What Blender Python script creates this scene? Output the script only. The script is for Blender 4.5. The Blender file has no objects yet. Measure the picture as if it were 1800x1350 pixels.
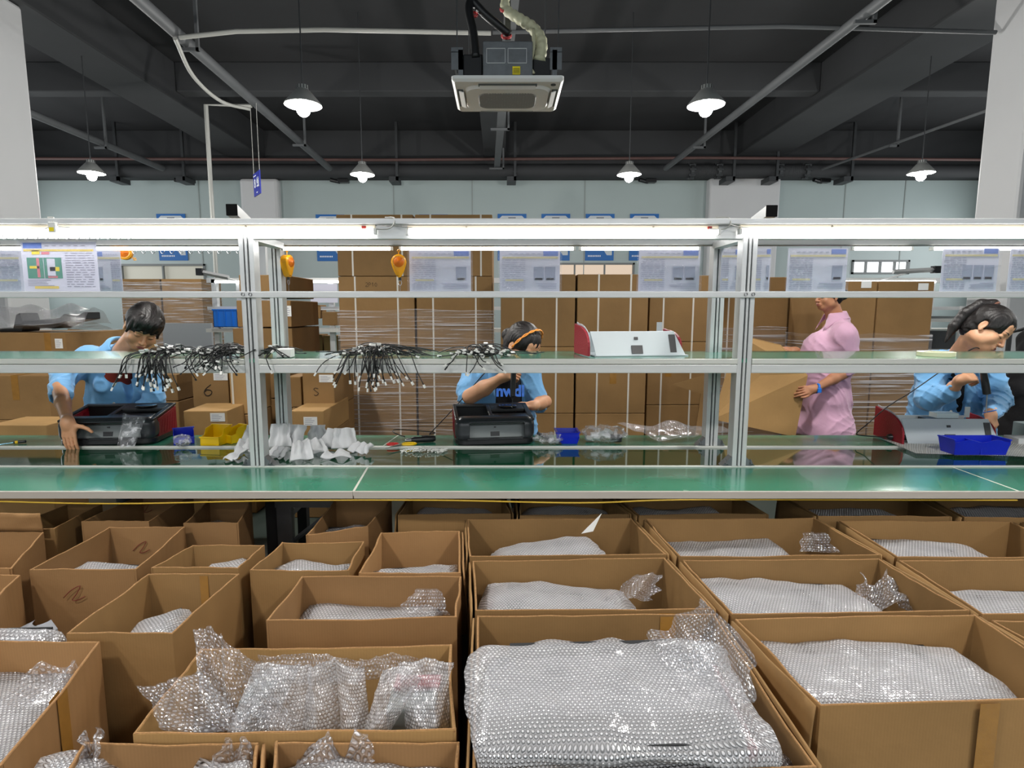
import bpy, bmesh, math, random
import numpy as np
from mathutils import Vector, Matrix, noise as mnoise
random.seed(7)
S = bpy.context.scene
COL = S.collection
PI = math.pi
# ------------------------------------------------------------------ camera
FPX, CX, CY, CAMZ = 1020.0, 880.0, 675.0, 1.55
PITCH = math.atan(130.0 / FPX)
cam_d = bpy.data.cameras.new('camera')
cam = bpy.data.objects.new('camera', cam_d); COL.objects.link(cam)
cam.location = (0, 0, CAMZ)
cam.rotation_euler = (PI / 2 - PITCH, 0, 0)
cam_d.sensor_fit = 'HORIZONTAL'; cam_d.sensor_width = 36.0
cam_d.lens = FPX / 1800.0 * 36.0
cam_d.shift_x = (900.0 - CX) / 1800.0
cam_d.clip_start = 0.05; cam_d.clip_end = 100
S.camera = cam
# ------------------------------------------------------------------ view, world
S.view_settings.view_transform = 'Standard'
S.view_settings.look = 'None'
S.view_settings.gamma = 1.0
S.view_settings.use_curve_mapping = False
S.view_settings.exposure = 0.0
try:
    S.cycles.transparent_max_bounces = 16
    S.cycles.max_bounces = 7
    S.cycles.sample_clamp_indirect = 4.0
except Exception:
    pass
world = bpy.data.worlds.new('World'); S.world = world; world.use_nodes = True
bgn = world.node_tree.nodes['Background']
bgn.inputs[0].default_value = (0.80, 0.90, 1.0, 1); bgn.inputs[1].default_value = 0.9

def area_light(name, loc, rot, sx, sy, power, col=(1, 1, 1)):
    l = bpy.data.lights.new(name, 'AREA'); l.shape = 'RECTANGLE'; l.size = sx; l.size_y = sy
    l.energy = power; l.color = col
    o = bpy.data.objects.new(name, l); COL.objects.link(o); o.location = loc; o.rotation_euler = rot
    return o
# added soft fill light, unseen, high behind the camera; no window is there
area_light('window_daylight', (0, -6.3, 3.9), (math.radians(70), 0, 0), 17, 2.4, 110, (0.93, 0.97, 1.0))
# added fill lights brightening the far hall; the side walls have no windows
area_light('window_daylight', (-12.8, 11.0, 3.0), (0, math.radians(-90), 0), 2.2, 8, 260, (0.95, 0.98, 1.0))
area_light('window_daylight', (12.8, 11.0, 3.0), (0, math.radians(90), 0), 2.2, 8, 260, (0.95, 0.98, 1.0))

# ------------------------------------------------------------------ pixel -> place helpers (measuring tool)
SP, CP = math.sin(PITCH), math.cos(PITCH)
def ray(px, py):
    x = (px - CX) / FPX; y = (CY - py) / FPX
    return Vector((x, y * SP + CP, y * CP - SP))
def W(px, py, Y):
    d = ray(px, py); t = Y / d.y
    return Vector((d.x * t, Y, CAMZ + d.z * t))
def G(px, py, Z):
    d = ray(px, py); t = (Z - CAMZ) / d.z
    return Vector((d.x * t, d.y * t, Z))

# ------------------------------------------------------------------ materials
MAT = {}
def lin(c):
    return tuple(((v / 255.0) / 12.92 if v / 255.0 <= 0.04045 else ((v / 255.0 + 0.055) / 1.055) ** 2.4) for v in c)
def newmat(name):
    m = bpy.data.materials.new(name); m.use_nodes = True
    nt = m.node_tree; nt.nodes.clear()
    out = nt.nodes.new('ShaderNodeOutputMaterial')
    return m, nt, out
def N(nt, t, **kw):
    n = nt.nodes.new(t)
    for k, v in kw.items():
        setattr(n, k, v)
    return n
def mat(name, col, rough=0.5, metal=0.0, var=0.0, vscale=8.0, bump=0.0, bscale=30.0, stretch=(1, 1, 1), spec=0.5, coat=0.0, alpha=1.0, trans=0.0, sheen=0.0, sss=0.0, emis=None, detail=4.0, rvar=0.0):
    if name in MAT: return MAT[name]
    m, nt, out = newmat(name)
    p = N(nt, 'ShaderNodeBsdfPrincipled')
    c = lin(col) if max(col) > 1.0 else tuple(col)
    p.inputs['Base Color'].default_value = (*c, 1)
    p.inputs['Roughness'].default_value = rough
    p.inputs['Metallic'].default_value = metal
    p.inputs['Specular IOR Level'].default_value = spec
    p.inputs['Coat Weight'].default_value = coat
    p.inputs['Alpha'].default_value = alpha
    p.inputs['Transmission Weight'].default_value = trans
    p.inputs['Sheen Weight'].default_value = sheen
    if sss:
        p.inputs['Subsurface Weight'].default_value = sss
        p.inputs['Subsurface Radius'].default_value = (0.012, 0.005, 0.003)
        p.inputs['Subsurface Scale'].default_value = 1.0
    if emis:
        p.inputs['Emission Color'].default_value = (*emis[0], 1); p.inputs['Emission Strength'].default_value = emis[1]
    nt.links.new(p.outputs[0], out.inputs[0])
    if var or bump or rvar:
        tc = N(nt, 'ShaderNodeTexCoord'); mp = N(nt, 'ShaderNodeMapping'); mp.inputs['Scale'].default_value = stretch
        nt.links.new(tc.outputs['Object'], mp.inputs[0])
    if var:
        nz = N(nt, 'ShaderNodeTexNoise'); nz.inputs['Scale'].default_value = vscale; nz.inputs['Detail'].default_value = detail
        nt.links.new(mp.outputs[0], nz.inputs['Vector'])
        mr = N(nt, 'ShaderNodeMapRange'); mr.inputs[1].default_value = 0.3; mr.inputs[2].default_value = 0.7
        mr.inputs[3].default_value = 1 - var; mr.inputs[4].default_value = 1 + var * 0.6
        nt.links.new(nz.outputs[0], mr.inputs[0])
        vm = N(nt, 'ShaderNodeVectorMath', operation='SCALE'); vm.inputs[0].default_value = c
        nt.links.new(mr.outputs[0], vm.inputs['Scale'])
        nt.links.new(vm.outputs[0], p.inputs['Base Color'])
    if rvar:
        nz3 = N(nt, 'ShaderNodeTexNoise'); nz3.inputs['Scale'].default_value = vscale
        nt.links.new(mp.outputs[0], nz3.inputs['Vector'])
        mr3 = N(nt, 'ShaderNodeMapRange'); mr3.inputs[3].default_value = max(0.02, rough - rvar); mr3.inputs[4].default_value = rough + rvar
        nt.links.new(nz3.outputs[0], mr3.inputs[0]); nt.links.new(mr3.outputs[0], p.inputs['Roughness'])
    if bump:
        nb = N(nt, 'ShaderNodeTexNoise'); nb.inputs['Scale'].default_value = bscale; nb.inputs['Detail'].default_value = detail
        nt.links.new(mp.outputs[0], nb.inputs['Vector'])
        b = N(nt, 'ShaderNodeBump'); b.inputs['Strength'].default_value = bump; b.inputs['Distance'].default_value = 0.01
        nt.links.new(nb.outputs[0], b.inputs['Height']); nt.links.new(b.outputs[0], p.inputs['Normal'])
    MAT[name] = m
    return m

def bubble_mat(name, cov, tint, cell=0.012, strength=1.0, rough=0.16, gl=.5):
    m, nt, out = newmat(name)
    uv = N(nt, 'ShaderNodeUVMap')
    def cell_h(off):
        sc = N(nt, 'ShaderNodeVectorMath', operation='DIVIDE'); sc.inputs[1].default_value = (cell, cell * 1.732, 1)
        nt.links.new(uv.outputs[0], sc.inputs[0])
        ad = N(nt, 'ShaderNodeVectorMath', operation='ADD'); ad.inputs[1].default_value = (off, off, 0)
        nt.links.new(sc.outputs[0], ad.inputs[0])
        fr = N(nt, 'ShaderNodeVectorMath', operation='FRACTION'); nt.links.new(ad.outputs[0], fr.inputs[0])
        sb = N(nt, 'ShaderNodeVectorMath', operation='SUBTRACT'); sb.inputs[1].default_value = (0.5, 0.5, 0)
        nt.links.new(fr.outputs[0], sb.inputs[0])
        ml = N(nt, 'ShaderNodeVectorMath', operation='MULTIPLY'); ml.inputs[1].default_value = (1, 1.732, 0)
        nt.links.new(sb.outputs[0], ml.inputs[0])
        ln = N(nt, 'ShaderNodeVectorMath', operation='LENGTH'); nt.links.new(ml.outputs[0], ln.inputs[0])
        return ln.outputs['Value']
    mn = N(nt, 'ShaderNodeMath', operation='MINIMUM')
    nt.links.new(cell_h(0.0), mn.inputs[0]); nt.links.new(cell_h(0.5), mn.inputs[1])
    mr = N(nt, 'ShaderNodeMapRange', interpolation_type='SMOOTHSTEP'); mr.inputs[1].default_value = 0.2; mr.inputs[2].default_value = 0.47
    mr.inputs[3].default_value = 1; mr.inputs[4].default_value = 0
    nt.links.new(mn.outputs[0], mr.inputs[0])
    tc = N(nt, 'ShaderNodeTexCoord')
    nz = N(nt, 'ShaderNodeTexNoise'); nz.inputs['Scale'].default_value = 14; nz.inputs['Detail'].default_value = 3
    nt.links.new(tc.outputs['Object'], nz.inputs['Vector'])
    ma = N(nt, 'ShaderNodeMath', operation='MULTIPLY_ADD'); ma.inputs[1].default_value = 1.6
    nt.links.new(nz.outputs[0], ma.inputs[0]); nt.links.new(mr.outputs[0], ma.inputs[2])
    b = N(nt, 'ShaderNodeBump'); b.inputs['Strength'].default_value = strength; b.inputs['Distance'].default_value = cell * 0.85
    nt.links.new(ma.outputs[0], b.inputs['Height'])
    d_ = N(nt, 'ShaderNodeBsdfPrincipled'); d_.inputs['Base Color'].default_value = (*lin(tint), 1); d_.inputs['Roughness'].default_value = .5
    g_ = N(nt, 'ShaderNodeBsdfGlossy'); g_.inputs['Color'].default_value = (.95, .95, .97, 1); g_.inputs['Roughness'].default_value = rough
    nt.links.new(b.outputs[0], d_.inputs['Normal']); nt.links.new(b.outputs[0], g_.inputs['Normal'])
    p = N(nt, 'ShaderNodeMixShader'); p.inputs[0].default_value = gl
    nt.links.new(d_.outputs[0], p.inputs[1]); nt.links.new(g_.outputs[0], p.inputs[2])
    t = N(nt, 'ShaderNodeBsdfTransparent')
    # film is denser at the bubble rims than over the bubble tops and in creases
    m2 = N(nt, 'ShaderNodeMapRange'); m2.inputs[1].default_value = .1; m2.inputs[2].default_value = .9; m2.inputs[3].default_value = max(.05, cov - 0.30); m2.inputs[4].default_value = min(.97, cov + 0.24)
    sub = N(nt, 'ShaderNodeMath', operation='SUBTRACT'); sub.inputs[0].default_value = 1.0
    nt.links.new(mr.outputs[0], sub.inputs[1])
    mx0 = N(nt, 'ShaderNodeMath', operation='MULTIPLY_ADD'); mx0.inputs[1].default_value = 0.5
    nz2 = N(nt, 'ShaderNodeTexNoise'); nz2.inputs['Scale'].default_value = 9; nz2.inputs['Detail'].default_value = 4
    nt.links.new(tc.outputs['Object'], nz2.inputs['Vector'])
    nt.links.new(mr.outputs[0], mx0.inputs[0])
    h2 = N(nt, 'ShaderNodeMath', operation='MULTIPLY'); h2.inputs[1].default_value = 0.5
    nt.links.new(nz2.outputs[0], h2.inputs[0]); nt.links.new(h2.outputs[0], mx0.inputs[2])
    nt.links.new(mx0.outputs[0], m2.inputs[0])
    mix = N(nt, 'ShaderNodeMixShader')
    nt.links.new(m2.outputs[0], mix.inputs[0]); nt.links.new(t.outputs[0], mix.inputs[1]); nt.links.new(p.outputs[0], mix.inputs[2])
    nt.links.new(mix.outputs[0], out.inputs[0])
    MAT[name] = m
    return m

def film_mat(name, cov=0.12, scale=(2, 2, 60), tint=(230, 230, 235), thr=(0.5, 0.62), base=0.05, bump=0.7, rough=0.12, dist=0.01):
    """clear film: glossy streaks where it wrinkles"""
    m, nt, out = newmat(name)
    tc = N(nt, 'ShaderNodeTexCoord'); mp = N(nt, 'ShaderNodeMapping'); mp.inputs['Scale'].default_value = scale
    nt.links.new(tc.outputs['Object'], mp.inputs[0])
    nz = N(nt, 'ShaderNodeTexNoise'); nz.inputs['Scale'].default_value = 1.0; nz.inputs['Detail'].default_value = 5; nz.inputs['Distortion'].default_value = 0.4
    nt.links.new(mp.outputs[0], nz.inputs['Vector'])
    mr = N(nt, 'ShaderNodeMapRange'); mr.inputs[1].default_value = thr[0]; mr.inputs[2].default_value = thr[1]
    mr.inputs[3].default_value = base; mr.inputs[4].default_value = cov
    nt.links.new(nz.outputs[0], mr.inputs[0])
    b = N(nt, 'ShaderNodeBump'); b.inputs['Strength'].default_value = bump; b.inputs['Distance'].default_value = dist
    nt.links.new(nz.outputs[0], b.inputs['Height'])
    p = N(nt, 'ShaderNodeBsdfPrincipled'); p.inputs['Base Color'].default_value = (*lin(tint), 1)
    p.inputs['Roughness'].default_value = rough; p.inputs['Specular IOR Level'].default_value = 1.0
    p.inputs['Coat Weight'].default_value = 1.0; p.inputs['Coat Roughness'].default_value = 0.05
    nt.links.new(b.outputs[0], p.inputs['Normal'])
    t = N(nt, 'ShaderNodeBsdfTransparent'); mix = N(nt, 'ShaderNodeMixShader')
    nt.links.new(mr.outputs[0], mix.inputs[0]); nt.links.new(t.outputs[0], mix.inputs[1]); nt.links.new(p.outputs[0], mix.inputs[2])
    nt.links.new(mix.outputs[0], out.inputs[0])
    MAT[name] = m
    return m

def emit_mat(name, col, strength):
    m, nt, out = newmat(name)
    e = N(nt, 'ShaderNodeEmission'); e.inputs[0].default_value = (*col, 1); e.inputs[1].default_value = strength
    nt.links.new(e.outputs[0], out.inputs[0]); MAT[name] = m
    return m

def card_mat(name, col, flute=(1, 0, 0), rough=0.75):
    """kraft cardboard: cloudy tone, fine fibres, faint flute lines"""
    m, nt, out = newmat(name)
    tc = N(nt, 'ShaderNodeTexCoord')
    oi = N(nt, 'ShaderNodeObjectInfo')
    nz = N(nt, 'ShaderNodeTexNoise'); nz.inputs['Scale'].default_value = 3.0; nz.inputs['Detail'].default_value = 6
    ofs = N(nt, 'ShaderNodeVectorMath', operation='ADD'); nt.links.new(tc.outputs['Object'], ofs.inputs[0])
    sc = N(nt, 'ShaderNodeVectorMath', operation='SCALE'); sc.inputs[0].default_value = (37, 11, 23); nt.links.new(oi.outputs['Random'], sc.inputs['Scale'])
    nt.links.new(sc.outputs[0], ofs.inputs[1]); nt.links.new(ofs.outputs[0], nz.inputs['Vector'])
    wv = N(nt, 'ShaderNodeTexWave'); wv.bands_direction = 'X' if flute[0] else 'Y'; wv.inputs['Scale'].default_value = 38; wv.inputs['Distortion'].default_value = 0.6; wv.inputs['Detail'].default_value = 2
    nt.links.new(tc.outputs['Object'], wv.inputs['Vector'])
    mr = N(nt, 'ShaderNodeMapRange'); mr.inputs[1].default_value = 0.3; mr.inputs[2].default_value = 0.7; mr.inputs[3].default_value = 0.88; mr.inputs[4].default_value = 1.08
    nt.links.new(nz.outputs[0], mr.inputs[0])
    r2 = N(nt, 'ShaderNodeMapRange'); r2.inputs[3].default_value = 0.86; r2.inputs[4].default_value = 1.12; nt.links.new(oi.outputs['Random'], r2.inputs[0])
    w2 = N(nt, 'ShaderNodeMapRange'); w2.inputs[3].default_value = 0.975; w2.inputs[4].default_value = 1.02; nt.links.new(wv.outputs[1], w2.inputs[0])
    m1 = N(nt, 'ShaderNodeMath', operation='MULTIPLY'); nt.links.new(mr.outputs[0], m1.inputs[0]); nt.links.new(r2.outputs[0], m1.inputs[1])
    m2 = N(nt, 'ShaderNodeMath', operation='MULTIPLY'); nt.links.new(m1.outputs[0], m2.inputs[0]); nt.links.new(w2.outputs[0], m2.inputs[1])
    vm = N(nt, 'ShaderNodeVectorMath', operation='SCALE'); vm.inputs[0].default_value = lin(col); nt.links.new(m2.outputs[0], vm.inputs['Scale'])
    p = N(nt, 'ShaderNodeBsdfPrincipled'); p.inputs['Roughness'].default_value = rough; p.inputs['Specular IOR Level'].default_value = 0.25
    nt.links.new(vm.outputs[0], p.inputs['Base Color'])
    n2 = N(nt, 'ShaderNodeTexNoise'); n2.inputs['Scale'].default_value = 11; n2.inputs['Detail'].default_value = 5; nt.links.new(ofs.outputs[0], n2.inputs['Vector'])
    b = N(nt, 'ShaderNodeBump'); b.inputs['Strength'].default_value = 0.25; b.inputs['Distance'].default_value = 0.012
    nt.links.new(n2.outputs[0], b.inputs['Height']); nt.links.new(b.outputs[0], p.inputs['Normal'])
    nt.links.new(p.outputs[0], out.inputs[0]); MAT[name] = m
    return m

CARD = card_mat('cardboard', (136, 105, 66))
CARD2 = card_mat('cardboard_light', (160, 126, 80))
CARD3 = card_mat('cardboard_reddish', (145, 110, 72))
CARDE = mat('cardboard_edge', (150, 112, 70), 0.9, var=0.3, vscale=180)
TAPE = mat('packing_tape', (150, 108, 50), 0.18, var=0.12, vscale=20, bump=0.15, bscale=25, coat=0.5)
STRAP = mat('white_strapping', (205, 200, 190), 0.4)
LABEL = mat('white_label', (225, 225, 222), 0.6)
INK = mat('black_ink', (35, 28, 26), 0.7)
INKR = mat('red_ink', (110, 40, 30), 0.7)
ALU = mat('brushed_aluminium', (216, 217, 217), 0.42, metal=0.35, var=0.06, vscale=3, stretch=(1, 30, 30), bump=0.03, bscale=60)
ALUV = mat('upright_aluminium', (212, 213, 213), 0.38, metal=0.4, var=0.05, vscale=3, stretch=(30, 30, 1))
ALUD = mat('groove_aluminium', (96, 98, 100), 0.45, metal=0.6)
GREEN = mat('green_laminate', (50, 122, 98), 0.24, var=0.10, vscale=2.2, rvar=0.10, coat=0.25, bump=0.02, bscale=14)
GREENS = mat('green_shelf_laminate', (66, 128, 108), 0.18, var=0.05, vscale=3, coat=0.4)
BELT = mat('glossy_green_belt', (10, 72, 45), 0.05, coat=0.7, var=0.05, vscale=3)
DARKMET = mat('dark_painted_steel', (66, 68, 70), 0.5, metal=0.4, var=0.1)
BLK = mat('black_plastic', (26, 27, 29), 0.38, bump=0.05, bscale=200)
BLKG = mat('black_gloss_plastic', (22, 23, 26), 0.16, coat=0.4)
CABLE = mat('black_cable', (20, 20, 21), 0.42)
WHITEP = mat('white_plastic', (232, 232, 228), 0.35)
RED = mat('red_textured_plastic', (134, 14, 32), 0.45, bump=0.35, bscale=90, stretch=(1, 1, 3), spec=0.4)
GREYM = mat('grey_painted_metal', (176, 184, 188), 0.4, metal=0.1, var=0.04, vscale=5)
GREYD = mat('grey_panel', (112, 118, 118), 0.42, metal=0.1, var=0.05, vscale=4)
BLUEB = mat('blue_bin_plastic', (10, 36, 190), 0.3, var=0.05, coat=0.2)
BLUEL = mat('light_blue_bin', (20, 116, 220), 0.35)
YELB = mat('yellow_bin_plastic', (240, 196, 8), 0.3, var=0.04, coat=0.2)
YELT = mat('yellow_tool_plastic', (248, 168, 12), 0.3, coat=0.3)
CEIL = mat('dark_ceiling_paint', (48, 48, 50), 0.85, var=0.12, vscale=0.9, bump=0.1, bscale=5)
BEAMM = mat('beam_paint', (54, 55, 57), 0.8, var=0.1, vscale=1.2)
PIPEM = mat('grey_pipe_paint', (84, 86, 88), 0.55, var=0.08, vscale=3)
WHITEC = mat('white_conduit', (165, 165, 160), 0.45)
WALLM = mat('wall_panel_paint', (172, 185, 184), 0.4, var=0.04, vscale=0.6)
COLM = mat('white_column_paint', (206, 206, 207), 0.7, var=0.03, vscale=1.0)
FLOORM = mat('floor_paint', (58, 68, 64), 0.35, var=0.15, vscale=1.5)
BUB = bubble_mat('bubble_wrap', 0.66, (240, 240, 244), strength=1.0, cell=.0105, gl=.36)
BUBF = bubble_mat('bubble_wrap_far', 0.68, (240, 240, 244), cell=0.012, gl=.36)
BUBL = bubble_mat('bubble_wrap_loose', 0.44, (230, 230, 236), cell=0.012, gl=.6)
BUBW = bubble_mat('white_foam_bubble', 0.9, (236, 234, 228), cell=0.016, gl=.15)
STRETCH = film_mat('stretch_film', cov=0.65, scale=(1.5, 1.5, 75), thr=(0.53, 0.66), base=0.07)
BAGF = film_mat('clear_bag_film', cov=0.72, scale=(26, 26, 26), thr=(0.48, 0.62), base=0.16, bump=1.0)
SLEEVE = film_mat('clear_sleeve', cov=0.30, scale=(1.5, 1.5, 9), thr=(0.56, 0.62), base=0.14, bump=0.6, tint=(225, 225, 245), dist=0.03)
PAPER = mat('printed_paper', (222, 222, 238), 0.8)
PTXT = mat('printed_grey_text', (140, 140, 156), 0.8)
PBLUE = mat('printed_blue', (78, 122, 214), 0.7)
PYEL = mat('printed_yellow', (232, 205, 90), 0.7)
PYEL2 = mat('printed_bright_yellow', (250, 225, 30), 0.7)
PGRN = mat('printed_green', (66, 146, 122), 0.7)
PGRY = mat('printed_grey_photo', (150, 158, 176), 0.7)
PPNK = mat('printed_pink', (226, 130, 138), 0.7)
SKIN = mat('skin', (214, 160, 124), 0.5, sss=0.12, var=0.06, vscale=25, bump=0.05, bscale=160)
SKIN2 = mat('skin_tanned', (186, 130, 96), 0.5, sss=0.12, var=0.07, vscale=22, bump=0.06, bscale=150)
LIP = mat('lips', (160, 92, 84), 0.42, sss=0.1)
HAIR = mat('dark_hair', (22, 16, 15), 0.46, var=0.35, vscale=18, stretch=(4, 4, 1), bump=0.25, bscale=45)
CLOTHB = mat('light_blue_work_cloth', (112, 172, 222), 0.75, var=0.07, vscale=9, bump=0.35, bscale=16, sheen=0.3)
CLOTHP = mat('pink_work_cloth', (214, 168, 194), 0.75, var=0.06, vscale=9, bump=0.35, bscale=16, sheen=0.3)
CLOTHR = mat('red_cotton', (150, 50, 34), 0.85)
CLOTHK = mat('black_cloth', (16, 16, 20), 0.9, var=0.2, bump=0.4, bscale=30)
TUBE = emit_mat('fluorescent_tube', (1.0, 0.99, 0.97), 13.0)
TUBEF = emit_mat('fluorescent_tube_far', (0.97, 0.99, 1.0), 9.0)
BULB = emit_mat('pendant_bulb', (1.0, 0.99, 0.95), 60.0)
WINE = emit_mat('window_daylight_glow', (0.95, 0.98, 1.0), 1.6)
WINW = emit_mat('warm_lit_room', (1.0, 0.80, 0.62), 0.75)

# ------------------------------------------------------------------ object plumbing
def tag(o, label=None, cat=None, group=None, kind=None):
    if label: o['label'] = label
    if cat: o['category'] = cat
    if group: o['group'] = group
    if kind: o['kind'] = kind
    return o
def thing(name, label, cat, loc=(0, 0, 0), rz=0.0, group=None):
    o = bpy.data.objects.new(name, None); COL.objects.link(o)
    o.empty_display_size = 0.05
    o.location = loc; o.rotation_euler = (0, 0, rz)
    return tag(o, label, cat, group)
class MB:
    def __init__(s): s.v = []; s.f = []; s.uv = {}
    def add(s, vs, fs, uvs=None):
        b = len(s.v); s.v += [tuple(v) for v in vs]
        s.f += [tuple(i + b for i in f) for f in fs]
        if uvs:
            for i, u in enumerate(uvs): s.uv[b + i] = u
        return s
    def hexa(s, p):   # p: bottom 4 (ccw), top 4
        return s.add(p, [(3, 2, 1, 0), (4, 5, 6, 7), (0, 1, 5, 4), (1, 2, 6, 5), (2, 3, 7, 6), (3, 0, 4, 7)])
    def box(s, c, d, R=None):
        hx, hy, hz = d[0] / 2, d[1] / 2, d[2] / 2
        P = [Vector(q) for q in ((-hx, -hy, -hz), (hx, -hy, -hz), (hx, hy, -hz), (-hx, hy, -hz), (-hx, -hy, hz), (hx, -hy, hz), (hx, hy, hz), (-hx, hy, hz))]
        if R is not None: P = [R @ q for q in P]
        c = Vector(c)
        return s.hexa([q + c for q in P])
    def span(s, a, b):
        return s.box([(a[i] + b[i]) / 2 for i in range(3)], [abs(b[i] - a[i]) for i in range(3)])
    def tube(s, path, r, n=8, cap=True, closed=False):
        path = [Vector(p) for p in path]; m = len(path)
        rr = r if isinstance(r, (list, tuple)) else [r] * m
        vs = []; prev = None
        for i, p in enumerate(path):
            if closed: t = path[(i + 1) % m] - path[i - 1]
            else: t = path[min(i + 1, m - 1)] - path[max(i - 1, 0)]
            if t.length < 1e-9: t = Vector((0, 0, 1))
            t.normalize()
            if prev is None:
                a = Vector((0, 0, 1)) if abs(t.z) < 0.9 else Vector((1, 0, 0))
                u = t.cross(a).normalized()
            else:
                u = (prev - t * prev.dot(t))
                u = u.normalized() if u.length > 1e-6 else t.cross(Vector((0.3, 0.8, 0.5))).normalized()
            prev = u; w = t.cross(u)
            for k in range(n):
                an = 2 * PI * k / n
                vs.append(p + (u * math.cos(an) + w * math.sin(an)) * rr[i])
        fs = []
        for i in range(m if closed else m - 1):
            j = (i + 1) % m
            for k in range(n):
                fs.append((i * n + k, i * n + (k + 1) % n, j * n + (k + 1) % n, j * n + k))
        if cap and not closed:
            fs.append(tuple(range(n - 1, -1, -1))); fs.append(tuple((m - 1) * n + k for k in range(n)))
        return s.add(vs, fs)
    def lathe(s, prof, n=24, c=(0, 0, 0), R=None):
        vs = []
        c = Vector(c)
        for r, z in prof:
            for k in range(n):
                a = 2 * PI * k / n
                q = Vector((r * math.cos(a), r * math.sin(a), z))
                if R is not None: q = R @ q
                vs.append(q + c)
        fs = []
        for i in range(len(prof) - 1):
            for k in range(n):
                fs.append((i * n + k, i * n + (k + 1) % n, (i + 1) * n + (k + 1) % n, (i + 1) * n + k))
        return s.add(vs, fs)
    def prism(s, poly, ext):
        n = len(poly); ext = Vector(ext)
        a = [Vector(p) for p in poly]; b = [p + ext for p in a]
        return s.add(a + b, [tuple(range(n - 1, -1, -1)), tuple(range(n, 2 * n))] + [(i, (i + 1) % n, n + (i + 1) % n, n + i) for i in range(n)])
    def sheet(s, fn, nu, nv, su=1.0, sv=1.0):
        vs = []; uv = []
        for i in range(nu + 1):
            for j in range(nv + 1):
                u, v = i / nu, j / nv
                vs.append(fn(u, v)); uv.append((u * su, v * sv))
        fs = [(i * (nv + 1) + j, (i + 1) * (nv + 1) + j, (i + 1) * (nv + 1) + j + 1, i * (nv + 1) + j + 1) for i in range(nu) for j in range(nv)]
        return s.add(vs, fs, uv)
    def quad(s, a, b, c, d):
        return s.add([a, b, c, d], [(0, 1, 2, 3)])
    def build(s, name, m, parent=None, smooth=False, bevel=0.0, solid=0.0, subd=0, world=False, bseg=2, autos=None):
        me = bpy.data.meshes.new(name)
        me.from_pydata([tuple(v) for v in s.v], [], s.f); me.validate(); 
        bm = bmesh.new(); bm.from_mesh(me); bmesh.ops.recalc_face_normals(bm, faces=bm.faces); bm.to_mesh(me); bm.free()
        if s.uv:
            ul = me.uv_layers.new(name='UVMap')
            for l in me.loops: ul.data[l.index].uv = s.uv.get(l.vertex_index, (0, 0))
        me.materials.append(m)
        if smooth:
            for p in me.polygons: p.use_smooth = True
        o = bpy.data.objects.new(name, me); COL.objects.link(o)
        if parent is not None:
            o.parent = parent
            if world:   # vertices were given in world space
                pm = obj_matrix(parent)
                me.transform(pm.inverted())
        if bevel:
            b = o.modifiers.new('b', 'BEVEL'); b.width = bevel; b.segments = bseg; b.limit_method = 'ANGLE'; b.angle_limit = math.radians(40)
        if solid:
            q = o.modifiers.new('s', 'SOLIDIFY'); q.thickness = solid; q.offset = 0
        if subd:
            q = o.modifiers.new('d', 'SUBSURF'); q.levels = subd; q.render_levels = subd
        if smooth and autos:
            try:
                me.set_sharp_from_angle(angle=math.radians(autos))
            except Exception: pass
        return o
def obj_matrix(o):
    m = Matrix.LocRotScale(o.location, o.rotation_euler, o.scale)
    return obj_matrix(o.parent) @ m if o.parent else m
def recenter(o):
    """put the origin of a single-mesh thing at its base centre"""
    me = o.data
    n = len(me.vertices); co = np.empty(n * 3); me.vertices.foreach_get('co', co); co = co.reshape(-1, 3)
    mn, mx = co.min(0), co.max(0)
    c = Vector(((mn[0] + mx[0]) / 2, (mn[1] + mx[1]) / 2, mn[2]))
    me.transform(Matrix.Translation(-c)); o.location = o.location + c
    return o
def struct(o, kind='structure'):
    o['kind'] = kind; return o
def copy_tree(o, parent=None):
    c = o.copy(); COL.objects.link(c)
    if parent is not None: c.parent = parent
    for ch in list(o.children): copy_tree(ch, c)
    return c
def rotz(a): return Matrix.Rotation(a, 3, 'Z')
def rotx(a): return Matrix.Rotation(a, 3, 'X')
def roty(a): return Matrix.Rotation(a, 3, 'Y')
def bez(pts, n=24):
    """catmull-rom through points"""
    P = [Vector(p) for p in pts]; P = [P[0] * 2 - P[1]] + P + [P[-1] * 2 - P[-2]]
    out = []; seg = len(P) - 3
    for i in range(seg):
        k = max(2, n // seg)
        for j in range(k):
            t = j / k; a, b, c, d = P[i:i + 4]
            out.append(0.5 * ((2 * b) + (c - a) * t + (2 * a - 5 * b + 4 * c - d) * t * t + (3 * b - a - 3 * c + d) * t ** 3))
    out.append(P[-2]); return out
def nz3(x, y, z=0.0): return mnoise.noise(Vector((x, y, z)))

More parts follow.
